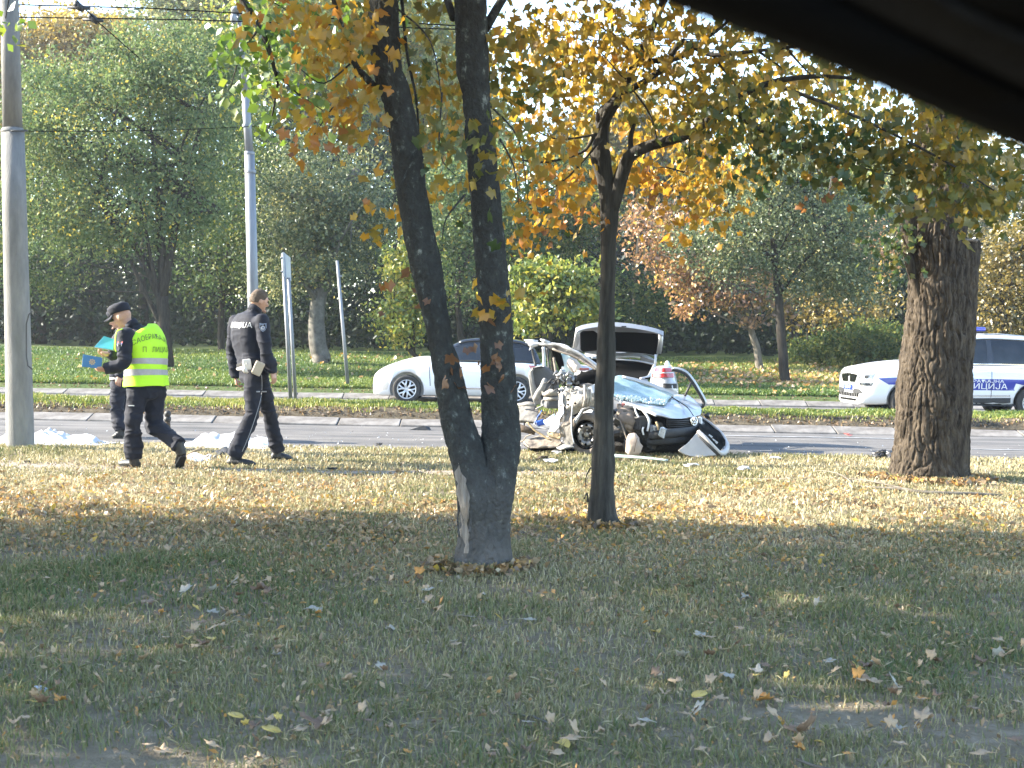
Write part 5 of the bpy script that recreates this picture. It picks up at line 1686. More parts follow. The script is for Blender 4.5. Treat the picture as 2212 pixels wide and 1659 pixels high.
m_wind = glass_mat('shattered windscreen', (0.42, 0.60, 0.60), 0.72, 0.12, crack=True)
m_bluep = mat('blue plastic', (0.02, 0.07, 0.30), (0.03, 0.09, 0.36), sc=6, rough=0.35)
m_bluel2 = mat('pale blue panel', (0.30, 0.42, 0.66), (0.36, 0.46, 0.66), sc=6, rough=0.4)
m_teal = mat('teal and white airbag cloth', (0.62, 0.72, 0.70), (0.30, 0.50, 0.47), sc=4, rough=0.85, bump=0.2)
m_cream = mat('cream airbag cloth', (0.66, 0.58, 0.50), (0.58, 0.50, 0.43), sc=5, rough=0.85, bump=0.2) 
m_redp = mat('faded red plastic', (0.42, 0.13, 0.11), rough=0.5)
m_bumper = mat('beige grey bumper skin', (0.40, 0.375, 0.35), (0.46, 0.43, 0.40), sc=4, rough=0.55)
m_bag = mat('pale stone coloured sack', (0.34, 0.27, 0.22), (0.44, 0.36, 0.30), sc=5, rough=0.95, bump=0.4)
m_white2 = mat('white plastic', (0.66, 0.67, 0.68), rough=0.5)

wk = thing('wrecked_car', W(1150, 1385, 15.6), 'torn-off front half of a silver car with crushed bonnet and bare seat', 'wrecked car')
# engine bay mass
mb = MB()
for zx, zy, Y, rx, ry, rz in ((1180, 1130, 15.9, .28, .3, .24), (1420, 1160, 15.85, .32, .34, .22), (1660, 1150, 16.1, .30, .3, .20), (1000, 1120, 16.1, .26, .3, .27), (1300, 1010, 16.1, .3, .35, .16), (1800, 1120, 16.4, .18, .24, .15), (1500, 1300, 15.9, .35, .3, .10), (1180, 1300, 15.95, .25, .3, .10)):
    mb.sphere(W(zx, zy, Y), (rx, ry, rz), 16)
mb.out('engine_bay', m_engine, wk, crumple=.05, csc=6)
mb = MB()
rr_ = random.Random(4)
for k in range(46):
    zx = rr_.uniform(1080, 1560)
    zy = rr_.uniform(max(960, 900 + (zx - 1080) * .42), 1290)
    p = W(zx, zy, 15.55 + rr_.uniform(-.05, .12))
    mb.box(p, (rr_.uniform(.03, .12), rr_.uniform(.03, .1), rr_.uniform(.02, .09)), mat4=Matrix.Rotation(rr_.uniform(0, 3), 3, 'Y') @ Matrix.Rotation(rr_.uniform(0, 3), 3, 'X'))
mb.out('engine_parts', mat('engine grey', (0.03, 0.03, 0.032), (0.12, 0.11, 0.10), sc=8, rough=0.6), wk, kind='stuff')
mb = MB()
for a, b, r in (((1130, 960, 15.6), (1270, 1010, 15.5), .055), ((1150, 1010, 15.55), (1285, 1080, 15.45), .075), ((1200, 1100, 15.5), (1270, 1120, 15.45), .05), ((1120, 900, 15.7), (1150, 960, 15.6), .03)):
    mb.tube([W(*a), W((a[0] + b[0]) / 2, (a[1] + b[1]) / 2 - 6, (a[2] + b[2]) / 2), W(*b)], [r, r * 1.15, r * .9], 12)
mb.out('intake_duct', mat('dusty brown plastic', (0.24, 0.195, 0.15), (0.15, 0.12, 0.10), sc=7, rough=0.8, bump=.3), wk, crumple=.02, csc=9)
mb = MB()
mb.box(W(1345, 1070, 15.42), (.16, .16, .17), rz=.5)
mb.out('battery', m_dark, wk, bevel=.02, crumple=.012, csc=8)
for pts, r, ma in (([(1130, 1040, 15.35), (1165, 1130, 15.3), (1210, 1250, 15.25)], .009, m_tan2), ([(1050, 1000, 15.35), (1130, 1045, 15.32)], .009, m_tan2), ([(1275, 915, 15.4), (1290, 970, 15.38), (1330, 1035, 15.36)], .011, m_white2), ([(1355, 950, 15.36), (1395, 1000, 15.32), (1415, 1055, 15.3), (1400, 1150, 15.3)], .014, m_white2), ([(1485, 1060, 15.28), (1500, 1100, 15.26), (1505, 1140, 15.26)], .014, m_tan), ([(1362, 1110, 15.3), (1352, 1140, 15.3), (1362, 1185, 15.3)], .012, m_white2), ([(670, 780, 15.22), (672, 900, 15.2), (662, 1050, 15.2), (668, 1180, 15.2), (690, 1270, 15.2)], .006, m_white2), ([(1180, 880, 15.5), (1150, 900, 15.5)], .02, m_redp)):
    mb = MB()
    P = crom([tuple(W(*p)) for p in pts], 12)
    mb.tube([tuple(p) for p in P], r, 6)
    mb.out('hose', ma, wk)
# inner wing, torn post
panel('inner_wing', [[W(555, 720, 15.62), W(640, 735, 15.5), W(760, 745, 15.42), W(885, 770, 15.36)], [W(560, 800, 15.52), W(650, 830, 15.42), W(770, 830, 15.34), W(890, 830, 15.34)], [W(565, 900, 15.5), W(650, 915, 15.4), W(770, 905, 15.36), W(890, 880, 15.36)], [W(590, 970, 15.5), W(680, 965, 15.44), (W(780, 930, 15.4)), W(890, 920, 15.4)]], m_beige, wk, n=40, th=.014, crumple=.035, csc=7)
mb = MB()
for zx, zy in ((632, 845), (632, 893), (668, 800), (700, 880)):
    mb.disc(W(zx, zy, 15.30), (-.3, -1, 0), .013, .02, 10)
mb.out('bolt_hole', m_hole, wk)
for k, pts in enumerate(([(790, 700), (800, 830), (780, 915)], [(815, 720), (832, 820), (812, 910)], [(845, 740), (858, 830), (838, 900)])):
    mb = MB()
    mb.tube([W(x, y, 15.31) for x, y in pts], .016, 6)
    mb.out('pressed_rib', m_beige, wk, crumple=.012, csc=9)
panel('torn_pillar', [[W(535, 735, 15.6), W(575, 735, 15.5)], [W(545, 860, 15.5), W(590, 870, 15.42)], [W(520, 960, 15.45), W(600, 960, 15.36)], [W(480, 1060, 15.4), W(560, 1060, 15.32)], [W(430, 1150, 15.4), W(500, 1165, 15.3)]], m_bare, wk, n=26, th=.02, crumple=.03, csc=9, seed=3)
panel('torn_sill', [[W(600, 955, 15.4), W(660, 960, 15.35)], [W(585, 1060, 15.34), W(640, 1040, 15.3)], [W(565, 1150, 15.32), W(610, 1140, 15.28)], [W(545, 1230, 15.32), W(585, 1220, 15.28)]], m_tan2, wk, n=22, th=.015, crumple=.035, csc=10, seed=5)
panel('hanging_liner', [[W(640, 960, 15.5), W(700, 940, 15.5)], [W(600, 1080, 15.5), W(680, 1080, 15.45)], [W(585, 1200, 15.45), W(680, 1220, 15.4)], [W(600, 1290, 15.4), W(690, 1300, 15.35)]], m_carpet, wk, n=20, th=.02, crumple=.03, csc=6, seed=6)
panel('wing_flap', [[W(780, 745, 15.35), W(890, 690, 15.4)], [W(800, 765, 15.32), W(890, 740, 15.38)], [W(840, 785, 15.3), W(892, 795, 15.34)]], m_wwhite, wk, n=16, th=.01, crumple=.02, csc=7)
rg = random.Random(7)
mb = MB()
for k in range(30):
    zx, zy = rg.uniform(530, 680), rg.uniform(590, 740)
    p = W(zx, zy, rg.uniform(15.5, 15.75))
    q = p + Vector((rg.uniform(-.09, .09), rg.uniform(-.06, .06), rg.uniform(-.08, .08)))
    mb.tube([p, (p + q) / 2 + Vector((0, 0, rg.uniform(-.02, .04))), q], [rg.uniform(.008, .025), rg.uniform(.012, .03), .006], 6)
tag(mb.out('torn_metal_scraps', m_bare, wk, crumple=.015, csc=14), kind='stuff')
mb = MB()
for k in range(22):
    zx, zy = rg.uniform(480, 720), rg.uniform(640, 760)
    p = W(zx, zy, rg.uniform(15.45, 15.7))
    q = p + Vector((rg.uniform(-.12, .12), rg.uniform(-.06, .06), rg.uniform(-.06, .06)))
    mb.tube([p, (p + q) / 2 + Vector((0, 0, .04)), q], rg.uniform(.006, .014), 5)
tag(mb.out('torn_wiring', m_dark, wk, crumple=.01, csc=16), kind='stuff')
# wheel with steel rim
N_ = Vector((-.60, -.80, .03)).normalized()
cw = W(835, 1183, 15.5)
e = bpy.data.objects.new('wheel', None)
link(e)
e.parent = wk
e.location = cw - origin_of(wk)
up = (Vector((0, 0, 1)) - N_ * N_.z).normalized()
sd = N_.cross(up)
def ringset(prof, n=40):
    return [[cw + N_ * a + (up * math.cos(t) + sd * math.sin(t)) * r for a, r in prof] for t in [2 * math.pi * k / n for k in range(n + 1)]]
mb = MB()
mb.rings(ringset([(-.09, .17), (-.095, .22), (-.08, .258), (-.05, .268), (.05, .268), (.075, .258), (.09, .235), (.085, .19), (.06, .172), (-.05, .16)]), cap=False)
mb.out('tyre', m_dust, e)
mb = MB()
mb.rings(ringset([(.06, .178), (.085, .172), (.06, .158), (.0, .148), (-.06, .15), (-.06, .172)]), cap=False)
mb.out('rim', m_hole, e)
mb = MB()
mb.rings(ringset([(.045, .150), (.06, .128), (.065, .10), (.03, .075), (.02, .05), (.03, .0)]), cap=False)
mb.out('wheel_disc', m_bare, e)
mb = MB()
for k in range(8):
    t = 2 * math.pi * k / 8
    d = up * math.cos(t) + sd * math.sin(t)
    mb.disc(cw + N_ * .066 + d * .116, N_, .016, .006, 10)
mb.out('vent_hole', m_hole, e)
mb = MB()
mb.tube([cw + N_ * .02, cw + N_ * .075], [.032, .028], 14)
for k in range(5):
    t = 2 * math.pi * k / 5
    mb.disc(cw + N_ * .045 + (up * math.cos(t) + sd * math.sin(t)) * .055, N_, .011, .03, 8)
mb.out('hub', m_beige, e)
mb = MB()
P = [W(1000 + 0, 975, 15.4)]
arc = [W(700, 1080, 15.34), W(735, 1000, 15.34), W(790, 935, 15.34), W(860, 920, 15.34), W(940, 960, 15.36)]
mb.tube([tuple(p) for p in crom([tuple(q) for q in arc], 16)], .018, 8)
mb.out('arch_lip', m_bare, wk, crumple=.008, csc=12)
# bonnet
panel('bonnet', [[W(1085, 835, 15.78), W(1330, 812, 16.25), W(1590, 802, 16.75), W(1800, 812, 17.05)],
                 [W(1250, 895, 15.55), W(1480, 885, 16.0), W(1690, 850, 16.5), W(1885, 885, 16.8)],
                 [W(1400, 955, 15.38), W(1590, 955, 15.75), W(1760, 935, 16.1), W(1922, 940, 16.5)],
                 [W(1480, 992, 15.30), W(1640, 1026, 15.52), W(1770, 1030, 15.8), W(1915, 995, 16.25)]], m_wpaint, wk, n=44, th=.022, crumple=.014, csc=2.6)
mb = MB()
mb.tube([tuple(p) for p in crom([tuple(W(*q)) for q in ((1600, 800, 16.60), (1700, 860, 16.33), (1790, 925, 16.0), (1850, 1010, 15.85))], 14)], .006, 6)
mb.out('bonnet_crease', m_hole, wk)
panel('bonnet_edge', [[W(1085, 832, 15.70), W(1085, 850, 15.70)], [W(1250, 893, 15.48), W(1250, 910, 15.48)], [W(1400, 958, 15.30), W(1400, 972, 15.30)], [W(1485, 992, 15.24), W(1485, 1004, 15.24)]], m_wwhite, wk, n=16, th=.015, crumple=.01)
# windscreen lying on the scuttle
panel('windscreen', [[W(1070, 645, 16.35), W(1160, 622, 16.45), W(1400, 690, 16.62), W(1655, 790, 16.75)],
                     [W(1075, 735, 16.05), W(1200, 730, 16.12), W(1420, 780, 16.22), W(1610, 835, 16.32)],
                     [W(1078, 828, 15.68), W(1250, 850, 15.72), W(1400, 872, 15.80), W(1560, 885, 15.9)]], m_wind, wk, n=26, th=.012, crumple=.02, csc=3)
panel('windscreen_frame', [[W(1160, 612, 16.42), W(1165, 632, 16.38)], [W(1400, 676, 16.58), W(1405, 705, 16.5)], [W(1560, 735, 16.66), W(1560, 775, 16.6)], [W(1665, 782, 16.72), W(1650, 812, 16.66)]], m_bumper, wk, n=18, th=.02, crumple=.008)
mb = MB()
rg = random.Random(8)
for k in range(150):
    u = rg.random()
    p = W(1100 + u * 470, 835 + u * 48 + rg.uniform(-40, 8), 15.64 + u * .18 - .03)
    mb.box(p, (rg.uniform(.008, .03), .006, rg.uniform(.006, .018)), mat4=Matrix.Rotation(rg.uniform(0, 3), 3, 'Y') @ Matrix.Rotation(rg.uniform(-1, 1), 3, 'X'))
tag(mb.out('glass_crumbs', mat('glass crumbs', (0.70, 0.78, 0.78), (0.5, 0.62, 0.62), sc=20, rough=.2), wk), kind='stuff')
# front: grille, badge, lamps, bumper beam
panel('grille', [[W(1575, 1035, 15.42), W(1850, 1028, 15.78)], [W(1585, 1095, 15.40), W(1852, 1080, 15.76)], [W(1600, 1140, 15.38), W(1850, 1120, 15.74)]], m_hole, wk, n=10, th=.03)
for k in range(5):
    mb = MB()
    mb.tube([W(1585, 1052 + k * 18, 15.38), W(1700, 1052 + k * 18, 15.50), W(1835, 1042 + k * 17, 15.70)], .006, 5)
    mb.out('slat', m_dark, wk)
bc = W(1850, 1052, 15.68)
bn = Vector((.55, -.83, .05)).normalized()
bu = (Vector((0, 0, 1)) - bn * bn.z).normalized()
bs = bu.cross(bn)
mb = MB()
mb.tube([bc + (bu * math.cos(t) + bs * math.sin(t)) * .052 for t in [2 * math.pi * k / 24 for k in range(25)]], .008, 6)
mb.disc(bc - bn * .01, bn, .05, .012, 20)
for a, b in (((-.034, .036), (-.004, -.006)), ((.034, .036), (.004, -.006)), ((-.044, .01), (-.018, -.04)), ((-.018, -.04), (0, -.004)), ((0, -.004), (.018, -.04)), ((.018, -.04), (.044, .01))):
    mb.tube([bc + bn * .003 + bs * a[0] + bu * a[1], bc + bn * .003 + bs * b[0] + bu * b[1]], .006, 5)
mb.out('badge', m_chrome, wk)
for nm, q, Y, ma in (('headlight', [(1525, 1108), (1582, 1128), (1556, 1226), (1500, 1192)], 15.22, m_lampg), ('headlight_housing', [(1425, 1085), (1505, 1110), (1490, 1205), (1420, 1185)], 15.3, mat('smoked lamp plastic', (0.09, 0.12, 0.17), (0.2, 0.22, 0.26), sc=14, rough=.2)), ('corner_lamp', [(1888, 1010), (1918, 1018), (1922, 1085), (1896, 1092)], 15.95, m_white2), ('lamp_reflector', [(1452, 1092), (1480, 1100), (1476, 1150), (1450, 1140)], 15.26, m_lampg)):
    mb = MB()
    mb.prism([W(a, b, Y) for a, b in q], (.03, .10, 0))
    mb.out(nm, ma, wk, bevel=.01)
mb = MB()
P = crom([tuple(W(*q)) for q in ((1420, 1195, 15.32), (1560, 1175, 15.30), (1740, 1158, 15.50), (1870, 1135, 15.80), (1932, 1095, 16.15))], 16)
mb.tube([tuple(p) for p in P], .055, 10, up=(0, 0, 1), flat=.6)
mb.out('bumper_beam', m_clad, wk)
mb = MB()
P = crom([tuple(W(*q)) for q in ((1400, 1255, 15.40), (1560, 1245, 15.36), (1740, 1230, 15.55), (1880, 1190, 15.85), (1930, 1150, 16.1))], 16)
mb.tube([tuple(p) for p in P], .05, 8, up=(0, 0, 1), flat=.5)
mb.out('lower_valance', m_clad, wk)
# roof rail, posts
mb = MB()
P = crom([tuple(W(*q)) for q in ((225, 290, 16.3), (330, 300, 16.25), (440, 305, 16.2), (570, 322, 16.15), (700, 372, 16.1), (810, 445, 16.08), (930, 545, 16.05), (1010, 640, 16.0))], 30)
mb.tube([tuple(p) for p in P], [.016, .02, .02, .022, .024, .026] + [.032] * 12 + [.03] * 12, 10, flat=.7)
mb.out('roof_rail', m_wwhite, wk, crumple=.016, csc=8)
panel('rail_inner_skin', [[W(430, 320, 16.2), W(560, 330, 16.15), W(700, 385, 16.1), W(930, 560, 16.05)], [W(440, 345, 16.25), W(560, 370, 16.2), W(690, 430, 16.15), W(900, 570, 16.1)]], m_bare, wk, n=20, th=.012, crumple=.02, csc=8)
mb = MB()
for pts, r in (([(360, 256, 16.2), (400, 282, 16.18), (450, 300, 16.18)], [.005, .02, .02]), ([(205, 268, 16.3), (260, 275, 16.28), (330, 290, 16.26)], [.005, .014, .018]), ([(245, 300, 16.25), (280, 315, 16.24), (330, 312, 16.24)], [.016, .024, .02]), ([(285, 325, 16.25), (255, 355, 16.24)], [.02, .004])):
    mb.tube([W(*p) for p in pts], r, 7)
mb.out('torn_rail_end', m_wwhite, wk, crumple=.02, csc=12)
for nm, pts, r, ma in (('seat_belt', [(280, 335, 16.4), (298, 430, 16.4), (318, 515, 16.35)], .016, m_dark), ('rear_post', [(392, 335, 16.5), (398, 440, 16.5), (402, 545, 16.45)], .02, m_silver), ('window_runner', [(428, 345, 16.45), (440, 450, 16.45), (446, 560, 16.4)], .014, m_dark), ('belt_post', [(492, 440, 16.2), (508, 540, 16.15), (516, 645, 16.1)], .016, m_tan2), ('trim_rod', [(480, 352, 16.1), (560, 385, 16.05), (700, 430, 16.0), (820, 505, 15.95), (925, 565, 15.9)], .014, m_tan2)):
    mb = MB()
    mb.tube([tuple(p) for p in crom([tuple(W(*q)) for q in pts], 10)], r, 8)
    mb.out(nm, ma, wk)
mb = MB()
mb.prism([W(x, y, 16.3) for x, y in ((462, 358), (545, 378), (580, 470), (612, 592), (560, 600), (515, 480))], (.02, .08, 0))
mb.out('door_post_trim', m_hole, wk, bevel=.01)
panel('airbag_curtain', [[W(548, 395, 16.4), W(640, 410, 16.4)], [W(570, 480, 16.35), W(660, 470, 16.35)], [W(600, 590, 16.3), W(690, 600, 16.3)]], m_teal, wk, n=18, th=.02, crumple=.03, csc=6)
mb = MB()
mb.sphere(W(688, 520, 16.2), (.075, .08, .11), 14)
mb.sphere(W(700, 560, 16.15), (.06, .08, .06), 12)
mb.out('airbag', m_cream, wk, crumple=.03, csc=7)
panel('dash_pad', [[W(740, 520, 16.3), W(900, 560, 16.25)], [W(720, 590, 16.1), W(905, 600, 16.05)], [W(660, 640, 15.95), W(800, 625, 15.95)]], m_wwhite, wk, n=14, th=.03, crumple=.03)
mb = MB()
mb.box(W(785, 552, 16.12), (.12, .05, .035), rz=.2)
mb.out('dash_label', m_redp, wk, bevel=.005)
mb = MB()
mb.tube([W(650, 690, 15.8), W(760, 660, 15.85), W(900, 620, 15.95), W(1010, 600, 16.0)], [.03, .07, .10, .12], 10)
mb.tube([W(760, 580, 15.95), W(800, 590, 15.95), (W(690, 650, 15.85))], [.03, .025, .015], 8)
mb.out('dashboard', m_hole, wk, crumple=.02)
mb = MB()
mb.tube([W(740, 715, 15.7), W(830, 720, 15.7), W(905, 730, 15.75)], [.02, .035, .03], 8)
mb.tube([W(700, 700, 15.7), W(735, 685, 15.7)], .016, 6)
mb.out('heater_box', m_tan2, wk, crumple=.02, csc=10)
# seat
def seat_part(name, outline, Y, depth, material, bevel=.03):
    mb = MB()
    mb.prism([W(x, y, Y) for x, y in outline], depth)
    o = mb.out(name, material, wk, bevel=bevel, crumple=.012, csc=5)
    o.data.polygons.foreach_set('use_smooth', [True] * len(o.data.polygons))
    return o
seat_part('seat_back', [(262, 560), (300, 530), (392, 520), (448, 562), (505, 650), (530, 760), (500, 860), (400, 880), (330, 760), (290, 660)], 16.15, (.05, .14, 0), m_fabric)
seat_part('seat_side', [(240, 610), (250, 560), (300, 522), (392, 514), (300, 536), (275, 570), (300, 690), (345, 790), (395, 880), (310, 905), (270, 780)], 16.05, (.03, .22, 0), m_fabric2, .015)
mb = MB()
mb.tube([tuple(p) for p in crom([tuple(W(*q)) for q in ((408, 640, 15.95), (385, 720, 15.92), (345, 780, 15.92), (312, 845, 15.95))], 10)], [.02, .032, .038, .04, .042, .042, .042, .042, .04, .03], 10)
mb.out('seat_bolster', m_fabric2, wk)
mb = MB()
for pts, r in (([(385, 800, 15.85), (450, 780, 15.82), (525, 775, 15.8)], [.02, .045, .03]), ([(395, 835, 15.85), (460, 838, 15.82), (525, 832, 15.8)], [.022, .026, .022]), ([(380, 765, 15.85), (390, 800, 15.85)], [.008, .02])):
    mb.tube([W(*p) for p in pts], r, 9)
mb.out('seat_bracket', m_beige, wk, crumple=.018, csc=10)
mb = MB()
mb.box(W(460, 885, 15.95), (.2, .25, .10), rz=.3)
mb.out('seat_cushion', m_fabric, wk, bevel=.03, crumple=.02)
# floor and sill scraps
panel('floor_carpet', [[W(150, 900, 16.2), W(260, 890, 16.2), W(350, 960, 16.1)], [W(145, 970, 16.0), W(260, 990, 15.9), W(350, 1030, 15.85)], [W(150, 1050, 15.9), W(250, 1062, 15.8), W(320, 1075, 15.75)]], m_carpet, wk, n=20, th=.05, crumple=.03, csc=5)
mb = MB()
mb.tube([W(140, 1120, 15.8), W(220, 1135, 15.75), W(300, 1160, 15.7)], [.05, .055, .03], 8)
mb.out('crushed_sill', m_rust, wk, crumple=.03, csc=9)
mb = MB()
mb.tube([W(150, 895, 16.0), W(230, 890, 15.95), W(320, 905, 15.9)], [.02, .022, .015], 7)
mb.out('carpet_edge', m_fabric2, wk, crumple=.01, csc=9)
for nm, pts, r, ma in (('blue_trim_strip', [(382, 952, 15.7), (340, 1015, 15.68), (298, 1078, 15.66)], .014, m_bluep), ('blue_trim_strip', [(298, 1080, 15.64), (355, 1112, 15.62), (430, 1132, 15.6)], .014, m_wwhite), ('tan_strip', [(240, 1068, 15.55), (290, 1130, 15.5), (380, 1185, 15.45), (470, 1232, 15.4)], .022, m_tan), ('bent_rod', [(190, 1245, 15.5), (240, 1200, 15.5), (285, 1180, 15.48)], .012, m_tan2), ('sill_tube', [(400, 900, 15.8), (350, 925, 15.78), (330, 935, 15.76)], .02, m_fabric2)):
    mb = MB()
    mb.tube([tuple(p) for p in crom([tuple(W(*q)) for q in pts], 9)], r, 7, flat=.5)
    mb.out(nm, ma, wk, crumple=.012, csc=9)
panel('blue_door_panel', [[W(395, 1045, 15.62), W(508, 985, 15.6)], [W(405, 1075, 15.58), W(500, 1030, 15.55)], [W(430, 1100, 15.55), W(480, 1085, 15.52)]], m_bluel2, wk, n=10, th=.012, crumple=.015)
panel('map_pocket', [[W(320, 1060, 15.7), W(400, 1030, 15.7)], [W(340, 1100, 15.66), W(420, 1080, 15.66)]], m_bluep, wk, n=8, th=.02, crumple=.01)
panel('torn_underlay', [[W(180, 1245, 15.75), W(330, 1190, 15.85), W(500, 1200, 15.8), W(560, 1240, 15.7)], [W(200, 1275, 15.6), W(340, 1255, 15.65), W(480, 1260, 15.6), W(570, 1270, 15.55)], [W(260, 1300, 15.48), W(360, 1305, 15.45), W(480, 1290, 15.45), W(590, 1285, 15.45)]], m_tan2, wk, n=24, th=.02, crumple=.035, csc=6, seed=9)
panel('torn_underlay', [[W(440, 1180, 15.6), W(560, 1165, 15.55)], [W(450, 1215, 15.5), W(560, 1225, 15.45)]], m_tan, wk, n=14, th=.02, crumple=.04, csc=8, seed=10)
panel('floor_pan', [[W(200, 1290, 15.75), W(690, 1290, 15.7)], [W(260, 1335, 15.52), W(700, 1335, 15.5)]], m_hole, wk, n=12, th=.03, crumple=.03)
panel('plastic_scoop', [[W(525, 1310, 15.35), W(600, 1275, 15.4), W(680, 1280, 15.45)], [W(560, 1330, 15.25), W(620, 1320, 15.25), W(690, 1310, 15.3)]], m_fabric2, wk, n=14, th=.015, crumple=.02)
# white sack and brown pot under the nose
sk = thing('sack', W(1265, 1370, 15.15), 'pale creased sack standing on the grass under the nose of the wreck', 'sack')
mb = MB()
b0 = W(1262, 1375, 15.15)
prof = [(0, .072), (.03, .088), (.09, .086), (.15, .075), (.2, .068), (.235, .05), (.245, .02)]
mb.rings([[b0 + Vector((math.copysign(abs(math.cos(t)) ** .6, math.cos(t)) * r, math.copysign(abs(math.sin(t)) ** .6, math.sin(t)) * r * .7, z)) for t in [2 * math.pi * k / 20 for k in range(20)]] for z, r in prof])
mb.out('cloth', m_bag, sk, crumple=.022, csc=14)
mb = MB()
mb.tube([W(1300, 1215, 15.05), W(1283, 1280, 15.03), (W(1270, 1350, 15.04))], .005, 5)
mb.out('seam', m_rust, sk)

# rear half of the same car: boot open, tail to the camera
rh = thing('wrecked_car', W(1150, 1300, 18.0), 'torn-off rear half of the silver car with its boot lid open', 'wrecked car')
panel('body_shell', [[W(760, 655, 18.0), W(900, 650, 17.8), W(1150, 645, 17.65), W(1400, 650, 17.55)], [W(780, 830, 18.0), W(900, 830, 17.75), W(1150, 830, 17.6), W(1430, 830, 17.45)], [W(780, 1010, 18.0), W(900, 1000, 17.8), W(1150, 990, 17.65), W(1430, 960, 17.5)]], m_wpaint, rh, n=20, th=.03, crumple=.015)
panel('side_panel', [[W(700, 450, 19.2), W(790, 560, 18.0)], [W(690, 700, 19.3), W(780, 780, 18.0)], [W(700, 1000, 19.3), W(780, 1010, 18.0)]], m_wpaint, rh, n=14, th=.03, crumple=.02)
# boot cavity: dark floor, back wall, sides
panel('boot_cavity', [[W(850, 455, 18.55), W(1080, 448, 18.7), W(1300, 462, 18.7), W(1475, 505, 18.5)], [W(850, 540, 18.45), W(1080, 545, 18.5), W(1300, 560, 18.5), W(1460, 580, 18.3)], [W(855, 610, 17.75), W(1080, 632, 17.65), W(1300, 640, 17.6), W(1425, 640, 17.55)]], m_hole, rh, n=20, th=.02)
panel('rear_shelf', [[W(800, 400, 18.9), W(1080, 385, 19.0), W(1330, 400, 18.9), W(1480, 470, 18.6)], [W(810, 440, 18.6), W(1080, 432, 18.7), W(1330, 440, 18.65), W(1475, 500, 18.45)]], m_wwhite, rh, n=18, th=.02, crumple=.012)
mb = MB()
mb.tube([tuple(p) for p in crom([tuple(W(*q)) for q in ((860, 440, 18.4), (1080, 455, 18.45), (1300, 470, 18.4), (1465, 505, 18.3))], 16)], .014, 7)
mb.tube([tuple(p) for p in crom([tuple(W(*q)) for q in ((1470, 505, 18.2), (1440, 570, 17.9), (1405, 625, 17.65), (1330, 645, 17.55))], 12)], .022, 7)
mb.out('boot_seal', m_silver, rh)
panel('shelf_cover', [[W(1330, 430, 18.6), W(1465, 470, 18.5)], [W(1335, 470, 18.5), W(1460, 500, 18.45)]], m_tan2, rh, n=8, th=.02, crumple=.008)
# boot lid standing up
LT = [(712, 160), (760, 138), (850, 118), (1000, 104), (1160, 110), (1350, 136), (1480, 165), (1552, 192)]
LM = [(706, 215), (755, 195), (850, 185), (1000, 178), (1160, 182), (1350, 196), (1470, 212), (1536, 230)]
LB = [(690, 345), (745, 365), (850, 388), (1000, 385), (1160, 378), (1350, 395), (1460, 412), (1500, 420)]
panel('boot_lid_skin', [[W(x, y, 18.35) for x, y in LT], [W(x, y, 18.62) for x, y in LM], [W(x, y, 18.95) for x, y in LB]], m_wpaint, rh, n=30, th=.03, crumple=.004)
panel('boot_lid_edge', [[W(x, y - 4, 18.28) for x, y in LT], [W(x, y + 36, 18.25) for x, y in LT]], m_wpaint, rh, n=24, th=.03)
mb = MB()
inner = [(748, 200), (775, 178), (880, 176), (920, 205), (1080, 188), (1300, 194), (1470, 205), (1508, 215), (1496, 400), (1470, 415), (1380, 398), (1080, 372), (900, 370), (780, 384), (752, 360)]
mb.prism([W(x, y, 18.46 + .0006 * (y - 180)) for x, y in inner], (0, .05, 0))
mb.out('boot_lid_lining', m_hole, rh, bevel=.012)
for pts in ([(728, 175, 18.3), (715, 240, 18.36), (700, 335, 18.42)], [(1530, 215, 18.3), (1524, 310, 18.38), (1508, 395, 18.44)]):
    mb = MB()
    mb.tube([W(*p) for p in pts], .035, 8, flat=.5)
    mb.out('lid_side_flange', m_silver, rh)
mb = MB()
mb.tube([W(1478, 405, 18.2), W(1476, 470, 18.2), W(1470, 545, 18.15)], .017, 8)
mb.tube([W(735, 400, 18.3), W(735, 425, 18.3)], .012, 8)
mb.out('lid_strut', m_silver, rh)
mb = MB()
mb.box(W(1172, 138, 18.2), (.07, .02, .016))
mb.out('lid_latch', m_hole, rh, bevel=.004)
# right rear corner
cor = [[W(1500, 528, 17.45), W(1560, 524, 17.35), W(1612, 528, 17.4), W(1645, 548, 17.6)], [W(1458, 560, 17.4), W(1540, 562, 17.25), W(1630, 562, 17.3), W(1655, 580, 17.6)], [W(1440, 640, 17.38), W(1540, 642, 17.2), W(1645, 640, 17.25), W(1672, 650, 17.6)], [W(1430, 740, 17.38), W(1540, 745, 17.18), W(1665, 740, 17.22), W(1690, 745, 17.6)], [W(1440, 830, 17.4), W(1550, 835, 17.2), W(1672, 825, 17.25), W(1690, 820, 17.6)]]
panel('rear_quarter', cor, m_wpaint, rh, n=20, th=.03)
def corner_band(name, y0, y1, material, off=.035, x0=1448, x1=1652, sk=4):
    pts = [[W(x0 + sk, y0, 17.36 - off), W((x0 + x1) / 2, y0 - 1, 17.21 - off), W(x1 - sk, y0, 17.27 - off)], [W(x0, y1, 17.36 - off), W((x0 + x1) / 2, y1, 17.20 - off), W(x1, y1, 17.26 - off)]]
    return panel(name, pts, material, rh, n=12, th=.02)
corner_band('tail_light', 540, 578, m_lampr, x0=1466, x1=1640, sk=18)
corner_band('lamp_band', 578, 590, m_white2, x0=1452, x1=1648)
corner_band('tail_light', 590, 630, m_lampr, x0=1446, x1=1655)
corner_band('bumper_strip', 692, 736, m_dark, x0=1460, x1=1682, off=.05)
corner_band('bumper_top', 668, 690, m_silver, x0=1445, x1=1675, off=.045)
